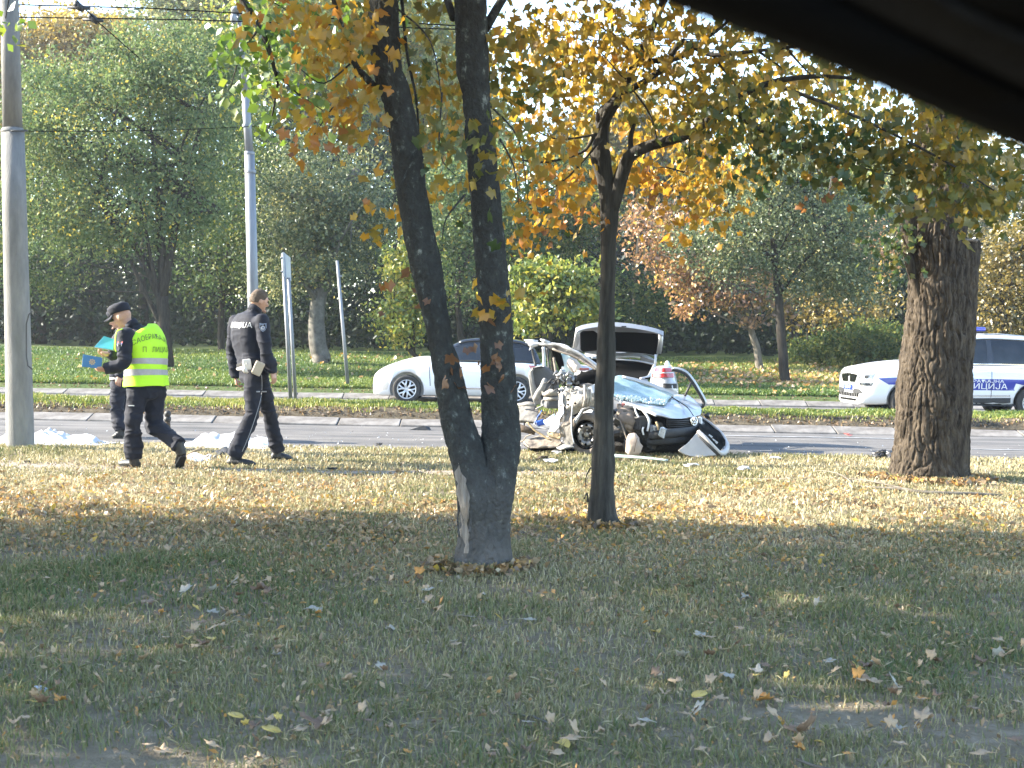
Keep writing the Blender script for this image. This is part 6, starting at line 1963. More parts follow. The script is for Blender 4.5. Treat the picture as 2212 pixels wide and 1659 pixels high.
panel('fin', [[W(1572, 500, 17.5), W(1588, 474, 17.5), W(1604, 480, 17.5)], [W(1578, 530, 17.4), W(1600, 530, 17.4), W(1622, 532, 17.45)]], m_white2, rh, n=10, th=.02)
for zx, Y in ((760, 18.6), (1560, 18.3)):
    g0 = W(zx, 1000, Y)
    car_wheel(rh, Vector((g0.x, Y, .22)), (.15, -1, 0), .27, .17, 8, name='wheel', style='spoke', rim=m_bare)

# loose window frame of a door
df = thing('loose_door_frame', W(1800, 900, 17.0), 'bent empty window frame of a car door standing up right of the bonnet', 'car part')
loop = [(1640, 548), (1700, 552), (1775, 585), (1840, 660), (1895, 750), (1940, 830), (1955, 870), (1935, 905), (1900, 898), (1840, 870), (1770, 835)]
for nm, off, r, ma in (('outer_trim', .0, .026, m_silver), ('rubber_seal', .035, .022, m_dark)):
    mb = MB()
    P = crom([tuple(W(x - (8 if off else 0), y + (10 if off else 0), 16.95 - off * .4)) for x, y in loop], 34)
    mb.tube([tuple(p) for p in P], r, 8)
    mb.out(nm, ma, df)
mb = MB()
mb.tube([W(1822, 680, 16.92), W(1785, 760, 16.92), W(1755, 825, 16.92)], .016, 8)
mb.out('quarter_post', m_dark, df)
mb = MB()
mb.prism([W(x, y, 16.95) for x, y in ((1900, 890), (1945, 880), (1930, 925), (1905, 920))], (0, .05, 0))
mb.out('frame_foot', m_dark, df, bevel=.008)

# torn-off bumper cover lying in front
bp_ = thing('loose_bumper', W(1950, 1370, 15.45), 'torn-off beige bumper cover curled up on the grass beside the wreck nose', 'car part')
panel('bumper_skin', [[W(1700, 1335, 15.15), W(1790, 1262, 15.22), W(1850, 1200, 15.3), W(1892, 1150, 15.38)], [W(1730, 1360, 15.15), W(1830, 1300, 15.22), W(1900, 1245, 15.28), W(1960, 1215, 15.36)], [W(1790, 1385, 15.15), W(1900, 1350, 15.2), W(1980, 1320, 15.26), W(2050, 1300, 15.35)], [W(1900, 1400, 15.15), W(1990, 1390, 15.2), W(2060, 1382, 15.25), W(2110, 1372, 15.35)]], m_bumper, bp_, n=24, th=.02, crumple=.006)
mb = MB()
mb.tube([tuple(p) for p in crom([tuple(W(*q)) for q in ((1892, 1150, 15.36), (1960, 1212, 15.3), (2040, 1298, 15.28), (2105, 1362, 15.32), (2150, 1352, 15.5), (2172, 1310, 15.7), (2165, 1250, 15.9), (2115, 1170, 16.1), (2010, 1075, 16.3), (1908, 1010, 16.45))], 34)], [.03] * 12 + [.036] * 10 + [.026] * 12, 9, flat=.7)
mb.out('bumper_rim', m_bumper, bp_)
panel('bumper_strip', [[W(1885, 1195, 15.2), W(1900, 1180, 15.2)], [W(1960, 1275, 15.12), W(1985, 1262, 15.12)], [W(2030, 1345, 15.1), W(2062, 1335, 15.1)], [W(2070, 1385, 15.1), W(2105, 1378, 15.1)]], m_dark, bp_, n=12, th=.02)
panel('bumper_inside', [[W(1910, 1020, 16.5), W(1895, 1140, 15.5)], [W(2010, 1085, 16.35), W(1965, 1205, 15.42)], [W(2110, 1180, 16.1), W(2045, 1285, 15.42)], [W(2155, 1260, 15.9), W(2110, 1335, 15.5)]], m_hole, bp_, n=16, th=.02, crumple=.02)
panel('bumper_back', [[W(1910, 1015, 16.5), W(1925, 1060, 16.6)], [W(2010, 1078, 16.4), W(2005, 1130, 16.5)], [W(2110, 1172, 16.2), W(2090, 1225, 16.3)], [W(2165, 1260, 15.95), W(2130, 1300, 16.1)]], m_hole, bp_, n=12, th=.02)
mb = MB()
for zx, zy in ((2060, 1255), (2040, 1240), (2008, 1200)):
    mb.box(W(zx, zy, 15.6), (.05, .03, .03), mat4=Matrix.Rotation(.6, 3, 'Y'))
mb.out('bumper_clip', m_white2, bp_, bevel=.004)
mb = MB()
mb.tube([W(1950, 1015, 16.6), W(1975, 995, 16.6), W(1985, 1030, 16.6)], [.03, .035, .02], 8)
mb.out('bracket_stub', m_dark, bp_, crumple=.01)
# ------------------------------------------------------------------ people
m_skin = mat('skin', (0.42, 0.24, 0.17), (0.50, 0.30, 0.22), sc=20, rough=0.55, bump=0.05)
m_hair = mat('short brown hair', (0.075, 0.052, 0.034), (0.12, 0.088, 0.06), sc=60, rough=0.8, bump=0.6, bsc=160)
m_navy = mat('navy uniform cloth', (0.012, 0.014, 0.023), (0.018, 0.021, 0.033), sc=14, rough=0.8, bump=0.12, bsc=300, spec=0.25, sheen=0.05)
m_navy2 = mat('navy trouser cloth', (0.010, 0.012, 0.020), (0.016, 0.018, 0.029), sc=10, rough=0.8, bump=0.12, bsc=300, spec=0.25, sheen=0.05)
m_boot = mat('black boot leather', (0.010, 0.010, 0.010), (0.018, 0.018, 0.018), sc=12, rough=0.5, bump=0.2)
m_lime2 = mat('fluorescent yellow vest', (0.42, 0.80, 0.02), (0.48, 0.86, 0.03), sc=3, rough=0.7, bump=0.15, bsc=40)
m_refl = mat('grey reflective tape', (0.30, 0.30, 0.33), (0.36, 0.36, 0.39), sc=30, rough=0.45)
m_vtext = mat('dark green vest print', (0.10, 0.20, 0.05), rough=0.8)
m_fold1 = mat('turquoise folder', (0.07, 0.38, 0.50), (0.09, 0.42, 0.54), sc=4, rough=0.45)
m_fold2 = mat('blue folder', (0.03, 0.15, 0.36), (0.04, 0.18, 0.40), sc=4, rough=0.4)
m_leather = mat('white leather pouch', (0.60, 0.58, 0.55), (0.68, 0.66, 0.63), sc=10, rough=0.5, bump=0.2)
m_holster = mat('tan holster', (0.42, 0.36, 0.28), (0.50, 0.43, 0.34), sc=8, rough=0.6, bump=0.2)
m_eye = mat('dark eye', (0.015, 0.012, 0.010), rough=0.2)
m_lip = mat('lips', (0.36, 0.19, 0.15), rough=0.5)
m_crest = mat('blue grey sleeve crest', (0.10, 0.13, 0.20), (0.26, 0.30, 0.38), sc=70, rough=0.6)
m_gold = mat('gold print', (0.42, 0.33, 0.20), (0.5, 0.4, 0.24), sc=60, rough=0.5)
m_flagr = mat('flag red', (0.42, 0.05, 0.06), rough=0.7)
m_flagw = mat('flag white', (0.62, 0.62, 0.63), rough=0.7)
m_flagb = mat('flag blue', (0.03, 0.05, 0.22), rough=0.7)

def frame3(fwd, up):
    up = Vector(up).normalized()
    fwd = Vector(fwd)
    fwd = (fwd - up * fwd.dot(up)).normalized()
    rt = fwd.cross(up).normalized()
    return Matrix((rt, fwd, up)).transposed()

def head_geo(mb, c, fwd, up, s=1.0):
    R = frame3(fwd, up)
    c = Vector(c)
    n, m = 26, 20
    rings = []
    for i in range(1, m):
        ph = math.pi * i / m
        rg = []
        for k in range(n):
            t = 2 * math.pi * k / n
            x, y, z = math.sin(ph) * math.cos(t), math.sin(ph) * math.sin(t), -math.cos(ph)
            lo = max(0.0, -z)
            px, py, pz = x * .077 * (1 - .30 * lo), y * .098 * (1 - .22 * lo) + .018 * lo, z * .122
            if y > .5 and -.35 < z < .2:
                py -= .006 * (1 - abs(z + .05) * 3) * (1 if abs(x) > .25 else 0)
            rg.append(c + R @ (Vector((px, py, pz)) * s))
        rings.append(rg)
    mb.rings(rings)
    P = lambda x, y, z: c + R @ (Vector((x, y, z)) * s)
    mb.tube([P(0, .088, .022), P(0, .102, -.012), P(0, .110, -.032), P(0, .096, -.042)], [.009, .011, .014, .010], 8)
    mb.sphere(P(0, .088, -.098), (.026 * s, .02 * s, .018 * s), 10, R)
    for sx in (-1, 1):
        mb.sphere(P(sx * .035, .084, -.022), (.022 * s, .014 * s, .016 * s), 8, R)
        mb.tube([P(sx * .016, .094, .024), P(sx * .036, .090, .028), P(sx * .052, .076, .022)], [.006, .008, .006], 6)
        mb.sphere(P(sx * .080, -.006, -.012), (.010 * s, .020 * s, .033 * s), 10, R)
    return P, R

def hand_geo(mb, wrist, d, pn, side, curl=0.6, s=1.0, spread=.004):
    """palm and five separate fingers; d = pointing direction, pn = palm side normal, side = thumb side sign"""
    w = Vector(wrist)
    d = Vector(d).normalized()
    pn = Vector(pn)
    pn = (pn - d * pn.dot(d)).normalized()
    a = d.cross(pn).normalized() * side
    L = .092 * s
    mb.tube([w - d * .02, w + d * .01, w + d * L * .45, w + d * L * .9, w + d * L], [.025 * s, .029 * s, .040 * s, .042 * s, .036 * s], 12, up=a, flat=.42)
    for k, (off, ln, r) in enumerate(((.030, .072, .0092), (.0105, .082, .0096), (-.0095, .076, .0092), (-.0285, .060, .0082))):
        p = w + d * L * .86 + a * off * s
        dirs = d + a * off * 2.2
        pts = [p]
        ang = 0
        for seg, fr in ((.46, .5), (.30, 1.0), (.24, .8)):
            ang += curl * fr * (1 + .08 * k)
            pts.append(pts[-1] + (dirs.normalized() * math.cos(ang) + pn * math.sin(ang)) * ln * seg * s)
        pts.insert(1, p.lerp(pts[1], .5))
        mb.tube(pts, [r * 1.05 * s, r * s, r * s, r * .92 * s, r * .7 * s], 8)
    b = w + d * L * .22 + a * .030 * s
    t1 = b + (d * .55 + a * .75 + pn * .25).normalized() * .038 * s
    t2 = t1 + (d * .85 + a * .25 + pn * (.3 + curl * .5)).normalized() * .032 * s
    t3 = t2 + (d * .8 - a * .1 + pn * (.35 + curl * .6)).normalized() * .024 * s
    mb.tube([b - a * .012, t1, t2, t3], [.015 * s, .0125 * s, .0108 * s, .008 * s], 8)

def torso_rings(spine, lat, radii, n=24, pw=.75):
    """spine points, lateral unit vectors and (lateral, depth) radii -> rounded-box rings"""
    A = crom([list(s) + list(l) + list(r) for s, l, r in zip(spine, lat, radii)], 22)
    rg = []
    pts = [Vector(a[:3]) for a in A]
    for i, a in enumerate(A):
        p = pts[i]
        up = (pts[min(i + 1, len(pts) - 1)] - pts[max(i - 1, 0)]).normalized()
        l = Vector(a[3:6])
        l = (l - up * l.dot(up)).normalized()
        f = up.cross(l)
        ring = []
        for k in range(n):
            t = 2 * math.pi * k / n
            cx, cy = math.cos(t), math.sin(t)
            ring.append(p + l * math.copysign(abs(cx) ** pw, cx) * a[6] + f * math.copysign(abs(cy) ** pw, cy) * a[7])
        rg.append(ring)
    return rg

def limb_pts(pts, n=12):
    return [tuple(p) for p in crom([tuple(p) for p in pts], n)]

def limb_r(r, n=12):
    return [float(x) for x in crom([[q] for q in r], n).ravel()]

def folds(o, amp, sc, seed, stretch=(1, 1, 1), zones=None):
    """cloth creases pressed into a mesh along its normals"""
    V = verts_of(o)
    N = normals_of(o)
    P = V * np.array(stretch)
    w = P + .06 * np.stack([vnoise(P, 5, seed + 5), vnoise(P, 5, seed + 6), vnoise(P, 5, seed + 7)], -1)
    v = (1 - np.abs(vnoise(w, sc, seed))) ** 3 - .45
    v = v * (0.6 + 0.6 * vnoise(P, sc * .45, seed + 2)) + .45 * ((1 - np.abs(vnoise(w, sc * 2.0, seed + 3))) ** 3 - .4) + .4 * vnoise(P, sc * .4, seed + 4)
    amp_ = amp
    if zones is not None:
        amp_ = amp * (0.45 + sum(np.exp(-(np.linalg.norm(V - np.array(z), axis=1) / r) ** 2) for z, r in zones))[:, None]
    set_verts(o, V + N * v[:, None] * amp_)
    return o

def person(label, base, J, F, cfg):
    """J: world joints; F: facing; builds body, jacket, trousers, boots ..."""
    root = thing('person', base, label, 'person')
    R_ = Vector((F[1], -F[0], 0)).normalized()
    lat = [R_] * 5
    sh_l = (J['rsh'] - J['lsh']).normalized()
    hip, chest, neck = J['hip'], J['chest'], J['neck']
    waist = hip.lerp(chest, .42)
    bt = cfg.get('bulk', 1.0)
    spine = [hip - (chest - hip).normalized() * .10, hip + (chest - hip) * .05, waist, chest, neck.lerp(chest, .35), neck]
    lt = [R_, R_, R_.lerp(sh_l, .5), sh_l, sh_l, sh_l]
    # ---- body: one continuous skin
    mb = MB()
    rad_b = [(.13, .095), (.16, .105), (.135, .095), (.17, .11), (.15, .085), (.055, .055)]
    mb.rings(torso_rings(spine, lt, [(a * bt, b * bt) for a, b in rad_b]))
    hc, hf, hu = J['head'], J['face'], J['headup']
    R3 = frame3(hf, hu)
    mb.tube([neck - (neck - chest).normalized() * .06, neck, hc + R3 @ Vector((0, -.022, -.075)), hc], [.062, .056, .054, .05], 12)
    P, R3 = head_geo(mb, hc, hf, hu)
    for s in ('r', 'l'):
        mb.tube(limb_pts([J[s + 'sh'], J[s + 'el'], J[s + 'wr']]), limb_r([.055, .042, .028]), 10)
        mb.tube(limb_pts([J[s + 'hp'], J[s + 'kn'], J[s + 'an']]), limb_r([.085, .055, .038]), 10)
        mb.sphere(J[s + 'sh'], .06, 10)
    bo = mb.out('body', m_skin, root)
    remesh(bo, .0085, 4)
    hb_ = MB()
    for s, sd in (('r', 1), ('l', -1)):
        d, pn, ts, curl = J[s + 'hand']
        hand_geo(hb_, J[s + 'wr'], d, pn, ts, curl)
    # hands are part of the same skin mesh
    bm = bmesh.new()
    bm.from_mesh(bo.data)
    org = origin_of(root)
    vs = [bm.verts.new(Vector(v) - org) for v in hb_.v]
    for f in hb_.f:
        try:
            ff = bm.faces.new([vs[i] for i in f])
            ff.smooth = True
        except ValueError:
            pass
    bmesh.ops.recalc_face_normals(bm, faces=bm.faces)
    bm.to_mesh(bo.data)
    bm.free()
    mb = MB()
    for sx in (-1, 1):
        mb.sphere(P(sx * .033, .0885, .006), (.012, .006, .007), 8, R3)
    mb.out('eyes', m_eye, root)
    mb = MB()
    mb.sphere(P(0, .092, -.068), (.020, .005, .0045), 8, R3)
    mb.out('mouth', m_lip, root)
    # ---- trousers
    mb = MB()
    mb.rings(torso_rings([spine[0] - (chest - hip).normalized() * .03, spine[0], spine[1], hip.lerp(chest, .22)], [R_] * 4, [(.14 * bt, .11 * bt), (.175 * bt, .135 * bt), (.175 * bt, .13 * bt), (.155 * bt, .115 * bt)]))
    for s in ('r', 'l'):
        mb.tube(limb_pts([J[s + 'hp'], J[s + 'hp'].lerp(J[s + 'kn'], .5), J[s + 'kn'], J[s + 'kn'].lerp(J[s + 'an'], .5), J[s + 'an'] + (J[s + 'an'] - J[s + 'kn']).normalized() * .02], 16), limb_r(cfg.get('leg', [.105, .100, .085, .086, .082]), 16), 14)
    tr_ = mb.out('trousers', m_navy2, root)
    remesh(tr_, .0095, 8)
    folds(tr_, .026, 5.0, 3, (.8, .8, 1.9), [(J[s + j] - org, .16) for s in 'rl' for j in ('kn', 'an', 'hp')])
    # ---- jacket
    mb = MB()
    top = [hip.lerp(chest, .10), hip.lerp(chest, .25), waist, chest, neck.lerp(chest, .38), neck.lerp(chest, .08), neck + (neck - chest).normalized() * .035]
    mb.rings(torso_rings(top, [R_, R_, R_.lerp(sh_l, .5), sh_l, sh_l, sh_l, sh_l], [(.172 * bt, .135 * bt), (.178 * bt, .14 * bt), (.175 * bt, .135 * bt), (.20 * bt, .145 * bt), (.19 * bt, .125 * bt), (.085, .08), (.072, .072)]))
    for s in ('r', 'l'):
        a = J[s + 'sh']
        mb.sphere(a, .085 * bt, 14)
        mb.tube(limb_pts([a, a.lerp(J[s + 'el'], .5), J[s + 'el'], J[s + 'el'].lerp(J[s + 'wr'], .5), J[s + 'wr'] + (J[s + 'wr'] - J[s + 'el']).normalized() * .01], 14), limb_r([.082 * bt, .076, .066, .06, .05], 14), 14)
        mb.tube([a.lerp(chest, .5), a], [.1, .08], 12)
    jk = mb.out('jacket', m_navy, root)
    remesh(jk, .0095, 8)
    folds(jk, .022, 5.0, 13, (.8, .8, 1.8), [(J[s + j] - org, .15) for s in 'rl' for j in ('el', 'wr')] + [(hip.lerp(chest, .2) - org, .18)])
    mb = MB()
    nu = (neck - chest).normalized()
    mb.tube([neck + nu * .005, neck + nu * .03, neck + nu * .055 + Vector(F) * .01], [.076, .075, .070], 16)
    co = mb.out('collar', m_navy, root)
    # ---- boots
    for s in ('r', 'l'):
        heel, toe, an = J[s + 'heel'], J[s + 'toe'], J[s + 'an']
        ax = (toe - heel).normalized()
        mb = MB()
        mb.tube([an + (J[s + 'kn'] - an).normalized() * .08, an, an.lerp(heel, .75) + ax * .03], [.058, .056, .05], 12)
        upv = Vector((0, 0, 1)) - ax * ax.z
        upv.normalize()
        mb.tube([heel + upv * .04 - ax * .01, heel + ax * .06 + upv * .05, heel.lerp(toe, .55) + upv * .045, toe - ax * .05 + upv * .033, toe + upv * .022], [.038, .048, .05, .046, .026], 14, up=ax.cross(upv), flat=.82)
        b_o = mb.out('boot', m_boot, root)
        remesh(b_o, .008, 4)
        mb = MB()
        sdv = ax.cross(upv)
        outl = []
        for u, w in ((-.01, .022), (.03, .036), (.10, .036), (.17, .043), (.235, .040), (.265, .022)):
            outl.append((u, w))
        Lr = (toe - heel).length / .27
        poly = [heel + ax * u * Lr + sdv * w - upv * .004 for u, w in outl] + [heel + ax * u * Lr - sdv * w - upv * .004 for u, w in outl[::-1]]
        mb.prism(poly, upv * .026)
        so = mb.out('sole', m_dark, b_o) if False else mb.out('sole', m_dark, root)
    return root, P, R3, jk, tr_, lt, top

def hair_cap(P, R3, root, material, cut=.02, back=-.055):
    mb = MB()
    n, m = 26, 16
    rings = []
    for i in range(0, m):
        ph = math.pi * .5 * i / (m - 1) * 1.22
        rg = []
        for k in range(n):
            t = 2 * math.pi * k / n
            x, y = math.cos(t), math.sin(t)
            lim = 1.0 if y > .35 else 1.22
            p = min(ph, math.pi * .5 * (.74 if y > .5 else .90 if y > -.1 else 1.14))
            rg.append(P(x * math.sin(p) * .080, y * math.sin(p) * .101 - .004, math.cos(p) * .129 + .002))
        rings.append(rg)
    mb.rings(rings, cap=True)
    o = mb.out('hair', material, root, crumple=.004, csc=60)
    return o

def police_cap(P, R3, root, material):
    mb = MB()
    n = 28
    prof = [(.086, .108, .045), (.090, .112, .062), (.094, .118, .095), (.090, .112, .125), (.06, .076, .142), (.01, .012, .147)]
    mb.rings([[P(math.cos(2 * math.pi * k / n) * a, math.sin(2 * math.pi * k / n) * b + .002, z + .012 * math.sin(2 * math.pi * k / n)) for k in range(n)] for a, b, z in prof])
    mb.out('cap_crown', material, root, crumple=.006, csc=18)
    mb = MB()
    top = []
    for i in range(3):
        f = i / 2
        top.append([P(math.sin(t) * (.080 + .002 * f), .085 * math.cos(t) * 1.0 + .02 + f * .078 * math.cos(t) ** .8, .050 - f * .030 - .012 * math.sin(t) ** 2 * f) for t in [-1.25 + 2.5 * k / 14 for k in range(15)]])
    mb.rings(top, cap=False, close=False)
    o = mb.out('cap_peak', material, root)
    solid(o, .006)
    bake(o)

def pouch(root, name, c, size, R, material, bevel=.012):
    mb = MB()
    mb.box(c, size, mat4=R)
    return mb.out(name, material, root, bevel=bevel)

# --- officer in dark uniform walking away to the right
def J2(x, y, dy=0.0):
    return at(329.2 + .2812 * x, 576 + .2812 * y, 13.6 + dy)
F2 = Vector((.80, .60, 0)).normalized()
JB = dict(hip=J2(775, 800, .12), chest=J2(728, 505, .15), neck=J2(782, 345, .16), head=J2(818, 262, .18), face=Vector((.83, .50, -.24)), headup=Vector((.18, .06, .98)),
          rsh=J2(842, 418, .0), lsh=J2(640, 425, .30), rel=J2(868, 640, -.06), lel=J2(612, 650, .38), rwr=J2(918, 800, -.02), lwr=J2(636, 845, .34),
          rhp=J2(772, 820, .06), lhp=J2(815, 820, .20), rkn=J2(765, 1125, .0), lkn=J2(902, 1130, .40), ran=J2(668, 1440, -.11), lan=J2(955, 1412, .50))
gR, gL = JB['ran'].copy(), JB['lan'].copy()
yR, yL = 13.48, 14.1
def onground(px, Y, z=0.0):
    r = ray(px, 900)
    p = CAMP + r * (Y / r.y)
    return Vector((p.x, Y, z + float(lawn_z(np.array(p.x), np.array(Y)))))
JB['rheel'], JB['rtoe'] = onground(329.2 + .2812 * 588, yR + .02), onground(329.2 + .2812 * 800, yR - .02)
JB['lheel'], JB['ltoe'] = onground(329.2 + .2812 * 922, yL, .005), onground(329.2 + .2812 * 1078, yL + .10, .0)
JB['ran'] = JB['rheel'] + Vector((.06, .01, .12))
JB['lan'] = JB['lheel'] + Vector((.05, .03, .12))
JB['rhand'] = ((.30, .05, -1), (-.7, .3, .1), 1, .55)
JB['lhand'] = ((.25, .1, -1), (.7, .2, 0), -1, .7)
pb, P, R3, jk, tro, lt, top = person('police officer in dark uniform with white back lettering, walking away to the right', onground(530, 13.5), JB, F2, dict(bulk=1.0, leg=[.104, .094, .078, .078, .082]))
hair_cap(P, R3, pb, m_hair)
bkN = -F2
bkU = Vector((F2.y, -F2.x, 0))
bc_ = JB['chest'].lerp(JB['neck'], .32)
ltr = lettering('ПОЛИЦИЈА', .080, bc_ - F2 * .05 + bkU * .02, bkU, (0, 0, 1), m_print, pb, wrap=[jk], off=.006, sx=.74, name='back_lettering')
mb = MB()
# reflective panel below the letters is only print; crest and pouches are pieces
sc_ = JB['rsh'].lerp(JB['rel'], .22)
sn = (bkU - F2 * .45).normalized()
su = Vector((0, 0, 1))
ss = su.cross(sn).normalized()
org = origin_of(jk)
T = BVHTree.FromPolygons([v.co + org for v in jk.data.vertices], [tuple(p.vertices) for p in jk.data.polygons])
def patch_on(T, c, n, u, v, outline, name, material, root, off=.004):
    pts = []
    for a, b in outline:
        p = Vector(c) + u * a + v * b
        h = T.ray_cast(p + n * .3, -n, .6)
        pts.append((h[0] if h[0] is not None else p + n * .08) + n * off)
    cen = sum(pts, Vector()) / len(pts)
    m = MB()
    m.add([cen + n * .003] + pts, [(0, i + 1, (i + 1) % len(pts) + 1) for i in range(len(pts))])
    return m.out(name, material, root)
shield = [(-.036, .045), (0, .040), (.036, .045), (.038, 0), (.022, -.032), (0, -.048), (-.022, -.032), (-.038, 0)]
patch_on(T, sc_, sn, ss, su, shield, 'sleeve_crest', m_crest, pb)
patch_on(T, sc_, sn, ss, su, [(.02 * math.cos(t), .02 * math.sin(t) - .004) for t in [2 * math.pi * k / 10 for k in range(10)]], 'crest_ring', m_flagw, pb, .007)
patch_on(T, sc_, sn, ss, su, [(.013 * math.cos(t), .013 * math.sin(t) - .004) for t in [2 * math.pi * k / 10 for k in range(10)]], 'crest_centre', m_crest, pb, .010)
# belt gear
RB = Matrix.Rotation(rad(-10), 3, 'Y') @ Matrix.Rotation(rad(25), 3, 'Z')
pouch(pb, 'handcuff_pouch', J2(728, 752, -.09), (.085, .05, .115), RB, m_leather, .014)
mb = MB()
mb.disc(J2(722, 745, -.125), (-.3, -1, 0), .014, .012, 14)
mb.out('pouch_stud', m_silver, pb)
mb = MB()
mb.tube([J2(655, 785, -.07), J2(690, 778, -.11), J2(715, 800, -.13), J2(735, 815, -.12)], [.018, .024, .026, .012], 10)
mb.out('white_glove', m_leather, pb, crumple=.006, csc=25)
R2_ = Matrix.Rotation(rad(24), 3, 'Y') @ Matrix.Rotation(rad(12), 3, 'Z')
pouch(pb, 'holster', J2(812, 782, -.12), (.10, .055, .145), R2_, m_holster, .012)
mb = MB()
bl = torso_rings([top[0].lerp(top[1], .3), top[0].lerp(top[1], .85)], [bkU, bkU], [(.187, .148), (.187, .148)])
mb.rings(bl)
mb.out('belt', m_boot, pb)
org = origin_of(tro)
T2 = BVHTree.FromPolygons([v.co + org for v in tro.data.vertices], [tuple(p.vertices) for p in tro.data.polygons])
def on_cloth(T, x, y, lift=.004):
    p = J2(x, y)
    d = (p - CAMP).normalized()
    h = T.ray_cast(CAMP, d, 40)
    return (h[0] if h[0] is not None else p) - d * lift
mb = MB()
mb.tube([on_cloth(T2, *q) for q in crom([(838, 830), (842, 900), (835, 1000), (800, 1130), (745, 1290), (690, 1420)], 24).tolist()], .0035, 5)
mb.out('trouser_piping', m_refl, pb)
mb = MB()
P_ = [on_cloth(T2, x, 960, .006) for x in (800, 820, 840, 860, 876)]
mb.tube(P_, .008, 6)
mb.out('pocket_flap', m_refl, pb)

# --- officer in the yellow vest, stooping over a folder, walking left
def J1(x, y, dy=0.0):
    return at(.2645 * x, 603.5 + .2645 * y, 13.07 + dy)
F1 = Vector((-.78, .62, 0)).normalized()
JA = dict(hip=J1(1195, 880, .10), chest=J1(1185, 570, .12), neck=J1(1088, 392, .08), head=J1(1000, 305, .10), face=Vector((-.88, .22, -.42)), headup=Vector((-.42, .08, .90)),
          rsh=J1(1262, 450, .28), lsh=J1(1030, 462, -.10), rel=J1(1090, 660, .34), lel=J1(1008, 690, -.20), rwr=J1(905, 612, .14), lwr=J1(868, 728, -.20),
          lhp=J1(1130, 900, .02), rhp=J1(1250, 900, .16), lkn=J1(1085, 1170, -.06), rkn=J1(1262, 1185, .10))
zA = 13.05
JA['lheel'], JA['ltoe'] = onground(.2645 * 1130, zA, 0), onground(.2645 * 978, zA + .15, 0)
JA['lan'] = JA['lheel'] + Vector((-.045, 0, .13))
JA['rtoe'] = onground(.2645 * 1462, zA + .02, .004)
JA['rheel'] = JA['rtoe'] + Vector((.09, -.17, .14))
JA['ran'] = JA['rheel'] + Vector((-.05, .02, .12))
JA['lhand'] = ((-1, 0, -.1), (0.1, .5, .8), 1, .9)
JA['rhand'] = ((-1, -.1, .1), (0.1, -.4, .9), -1, .8)
pa, P, R3, jk, tro, lt, top = person('officer in fluorescent yellow vest and cap, stooping over an open folder, walking left', onground(310, 13.07), JA, F1, dict(bulk=1.12, leg=[.118, .104, .086, .080, .080]))
police_cap(P, R3, pa, m_navy)
bkU = Vector((F1.y, -F1.x, 0))
sh_l = (JA['rsh'] - JA['lsh']).normalized()
# vest: the jacket's own torso, let out a little
vt = [top[0] + (top[0] - top[1]) * .55, top[0], top[1], top[2], top[3], top[4], top[4].lerp(top[5], .62)]
vl = [bkU, bkU, bkU, bkU.lerp(sh_l, .5), sh_l, sh_l, sh_l]
vr = [(.232, .188), (.228, .184), (.222, .178), (.220, .172), (.238, .182), (.236, .172), (.15, .13)]
VR = torso_rings(vt, vl, vr, n=40, pw=.82)
mb = MB()
mb.rings(VR, cap=False)
vest = mb.out('vest', m_lime2, pa)
solid(vest, .006)
md = vest.modifiers.new('s', 'SUBSURF')
md.levels = md.render_levels = 1
bake(vest)
folds(vest, .020, 4.5, 23, (1, 1, .55))
m = len(VR)
zc = [sum(p.z for p in r) / len(r) for r in VR]
def tape(y0, y1, name):
    """band of tape round the vest between two heights read off the photo"""
    def at_z(z):
        for i in range(m - 1):
            if zc[i] <= z <= zc[i + 1]:
                f = (z - zc[i]) / (zc[i + 1] - zc[i])
                return [p.lerp(q, f) for p, q in zip(VR[i], VR[i + 1])]
        return VR[0]
    A, B = at_z(J1(1180, y0).z), at_z(J1(1180, y1).z)
    org = origin_of(vest)
    T = BVHTree.FromPolygons([v.co + org for v in vest.data.vertices], [tuple(p.vertices) for p in vest.data.polygons])
    rg = []
    for ring in (A, [p.lerp(q, .33) for p, q in zip(A, B)], [p.lerp(q, .66) for p, q in zip(A, B)], B):
        c = sum(ring, Vector()) / len(ring)
        out = []
        R40 = [ring[k].lerp(ring[(k + 1) % len(ring)], f) for k in range(len(ring)) for f in (0, .5)]
        for p in R40:
            d = (p - c).normalized()
            h = T.ray_cast(p + d * .15, -d, .3)
            out.append((h[0] if h[0] is not None else p) + d * .004)
        rg.append(out)
    k = MB()
    k.rings(rg, cap=False)
    return k.out(name, m_refl, pa)
tape(790, 742, 'reflective_tape')
tape(700, 652, 'reflective_tape')
cB = JA['chest'].lerp(JA['neck'], .36)
lettering('САОБРАЋАЈНА', .072, cB - F1 * .05 + bkU * .015, bkU, (0, 0, 1), m_vtext, pa, wrap=[vest], off=.006, sx=.86, name='back_lettering', arc=.05)
lettering('П   ЛИЦИЈА', .075, JA['chest'].lerp(JA['neck'], -.02) - F1 * .05 + bkU * .02, bkU, (0, 0, 1), m_vtext, pa, wrap=[vest], off=.006, sx=.86, name='back_lettering')
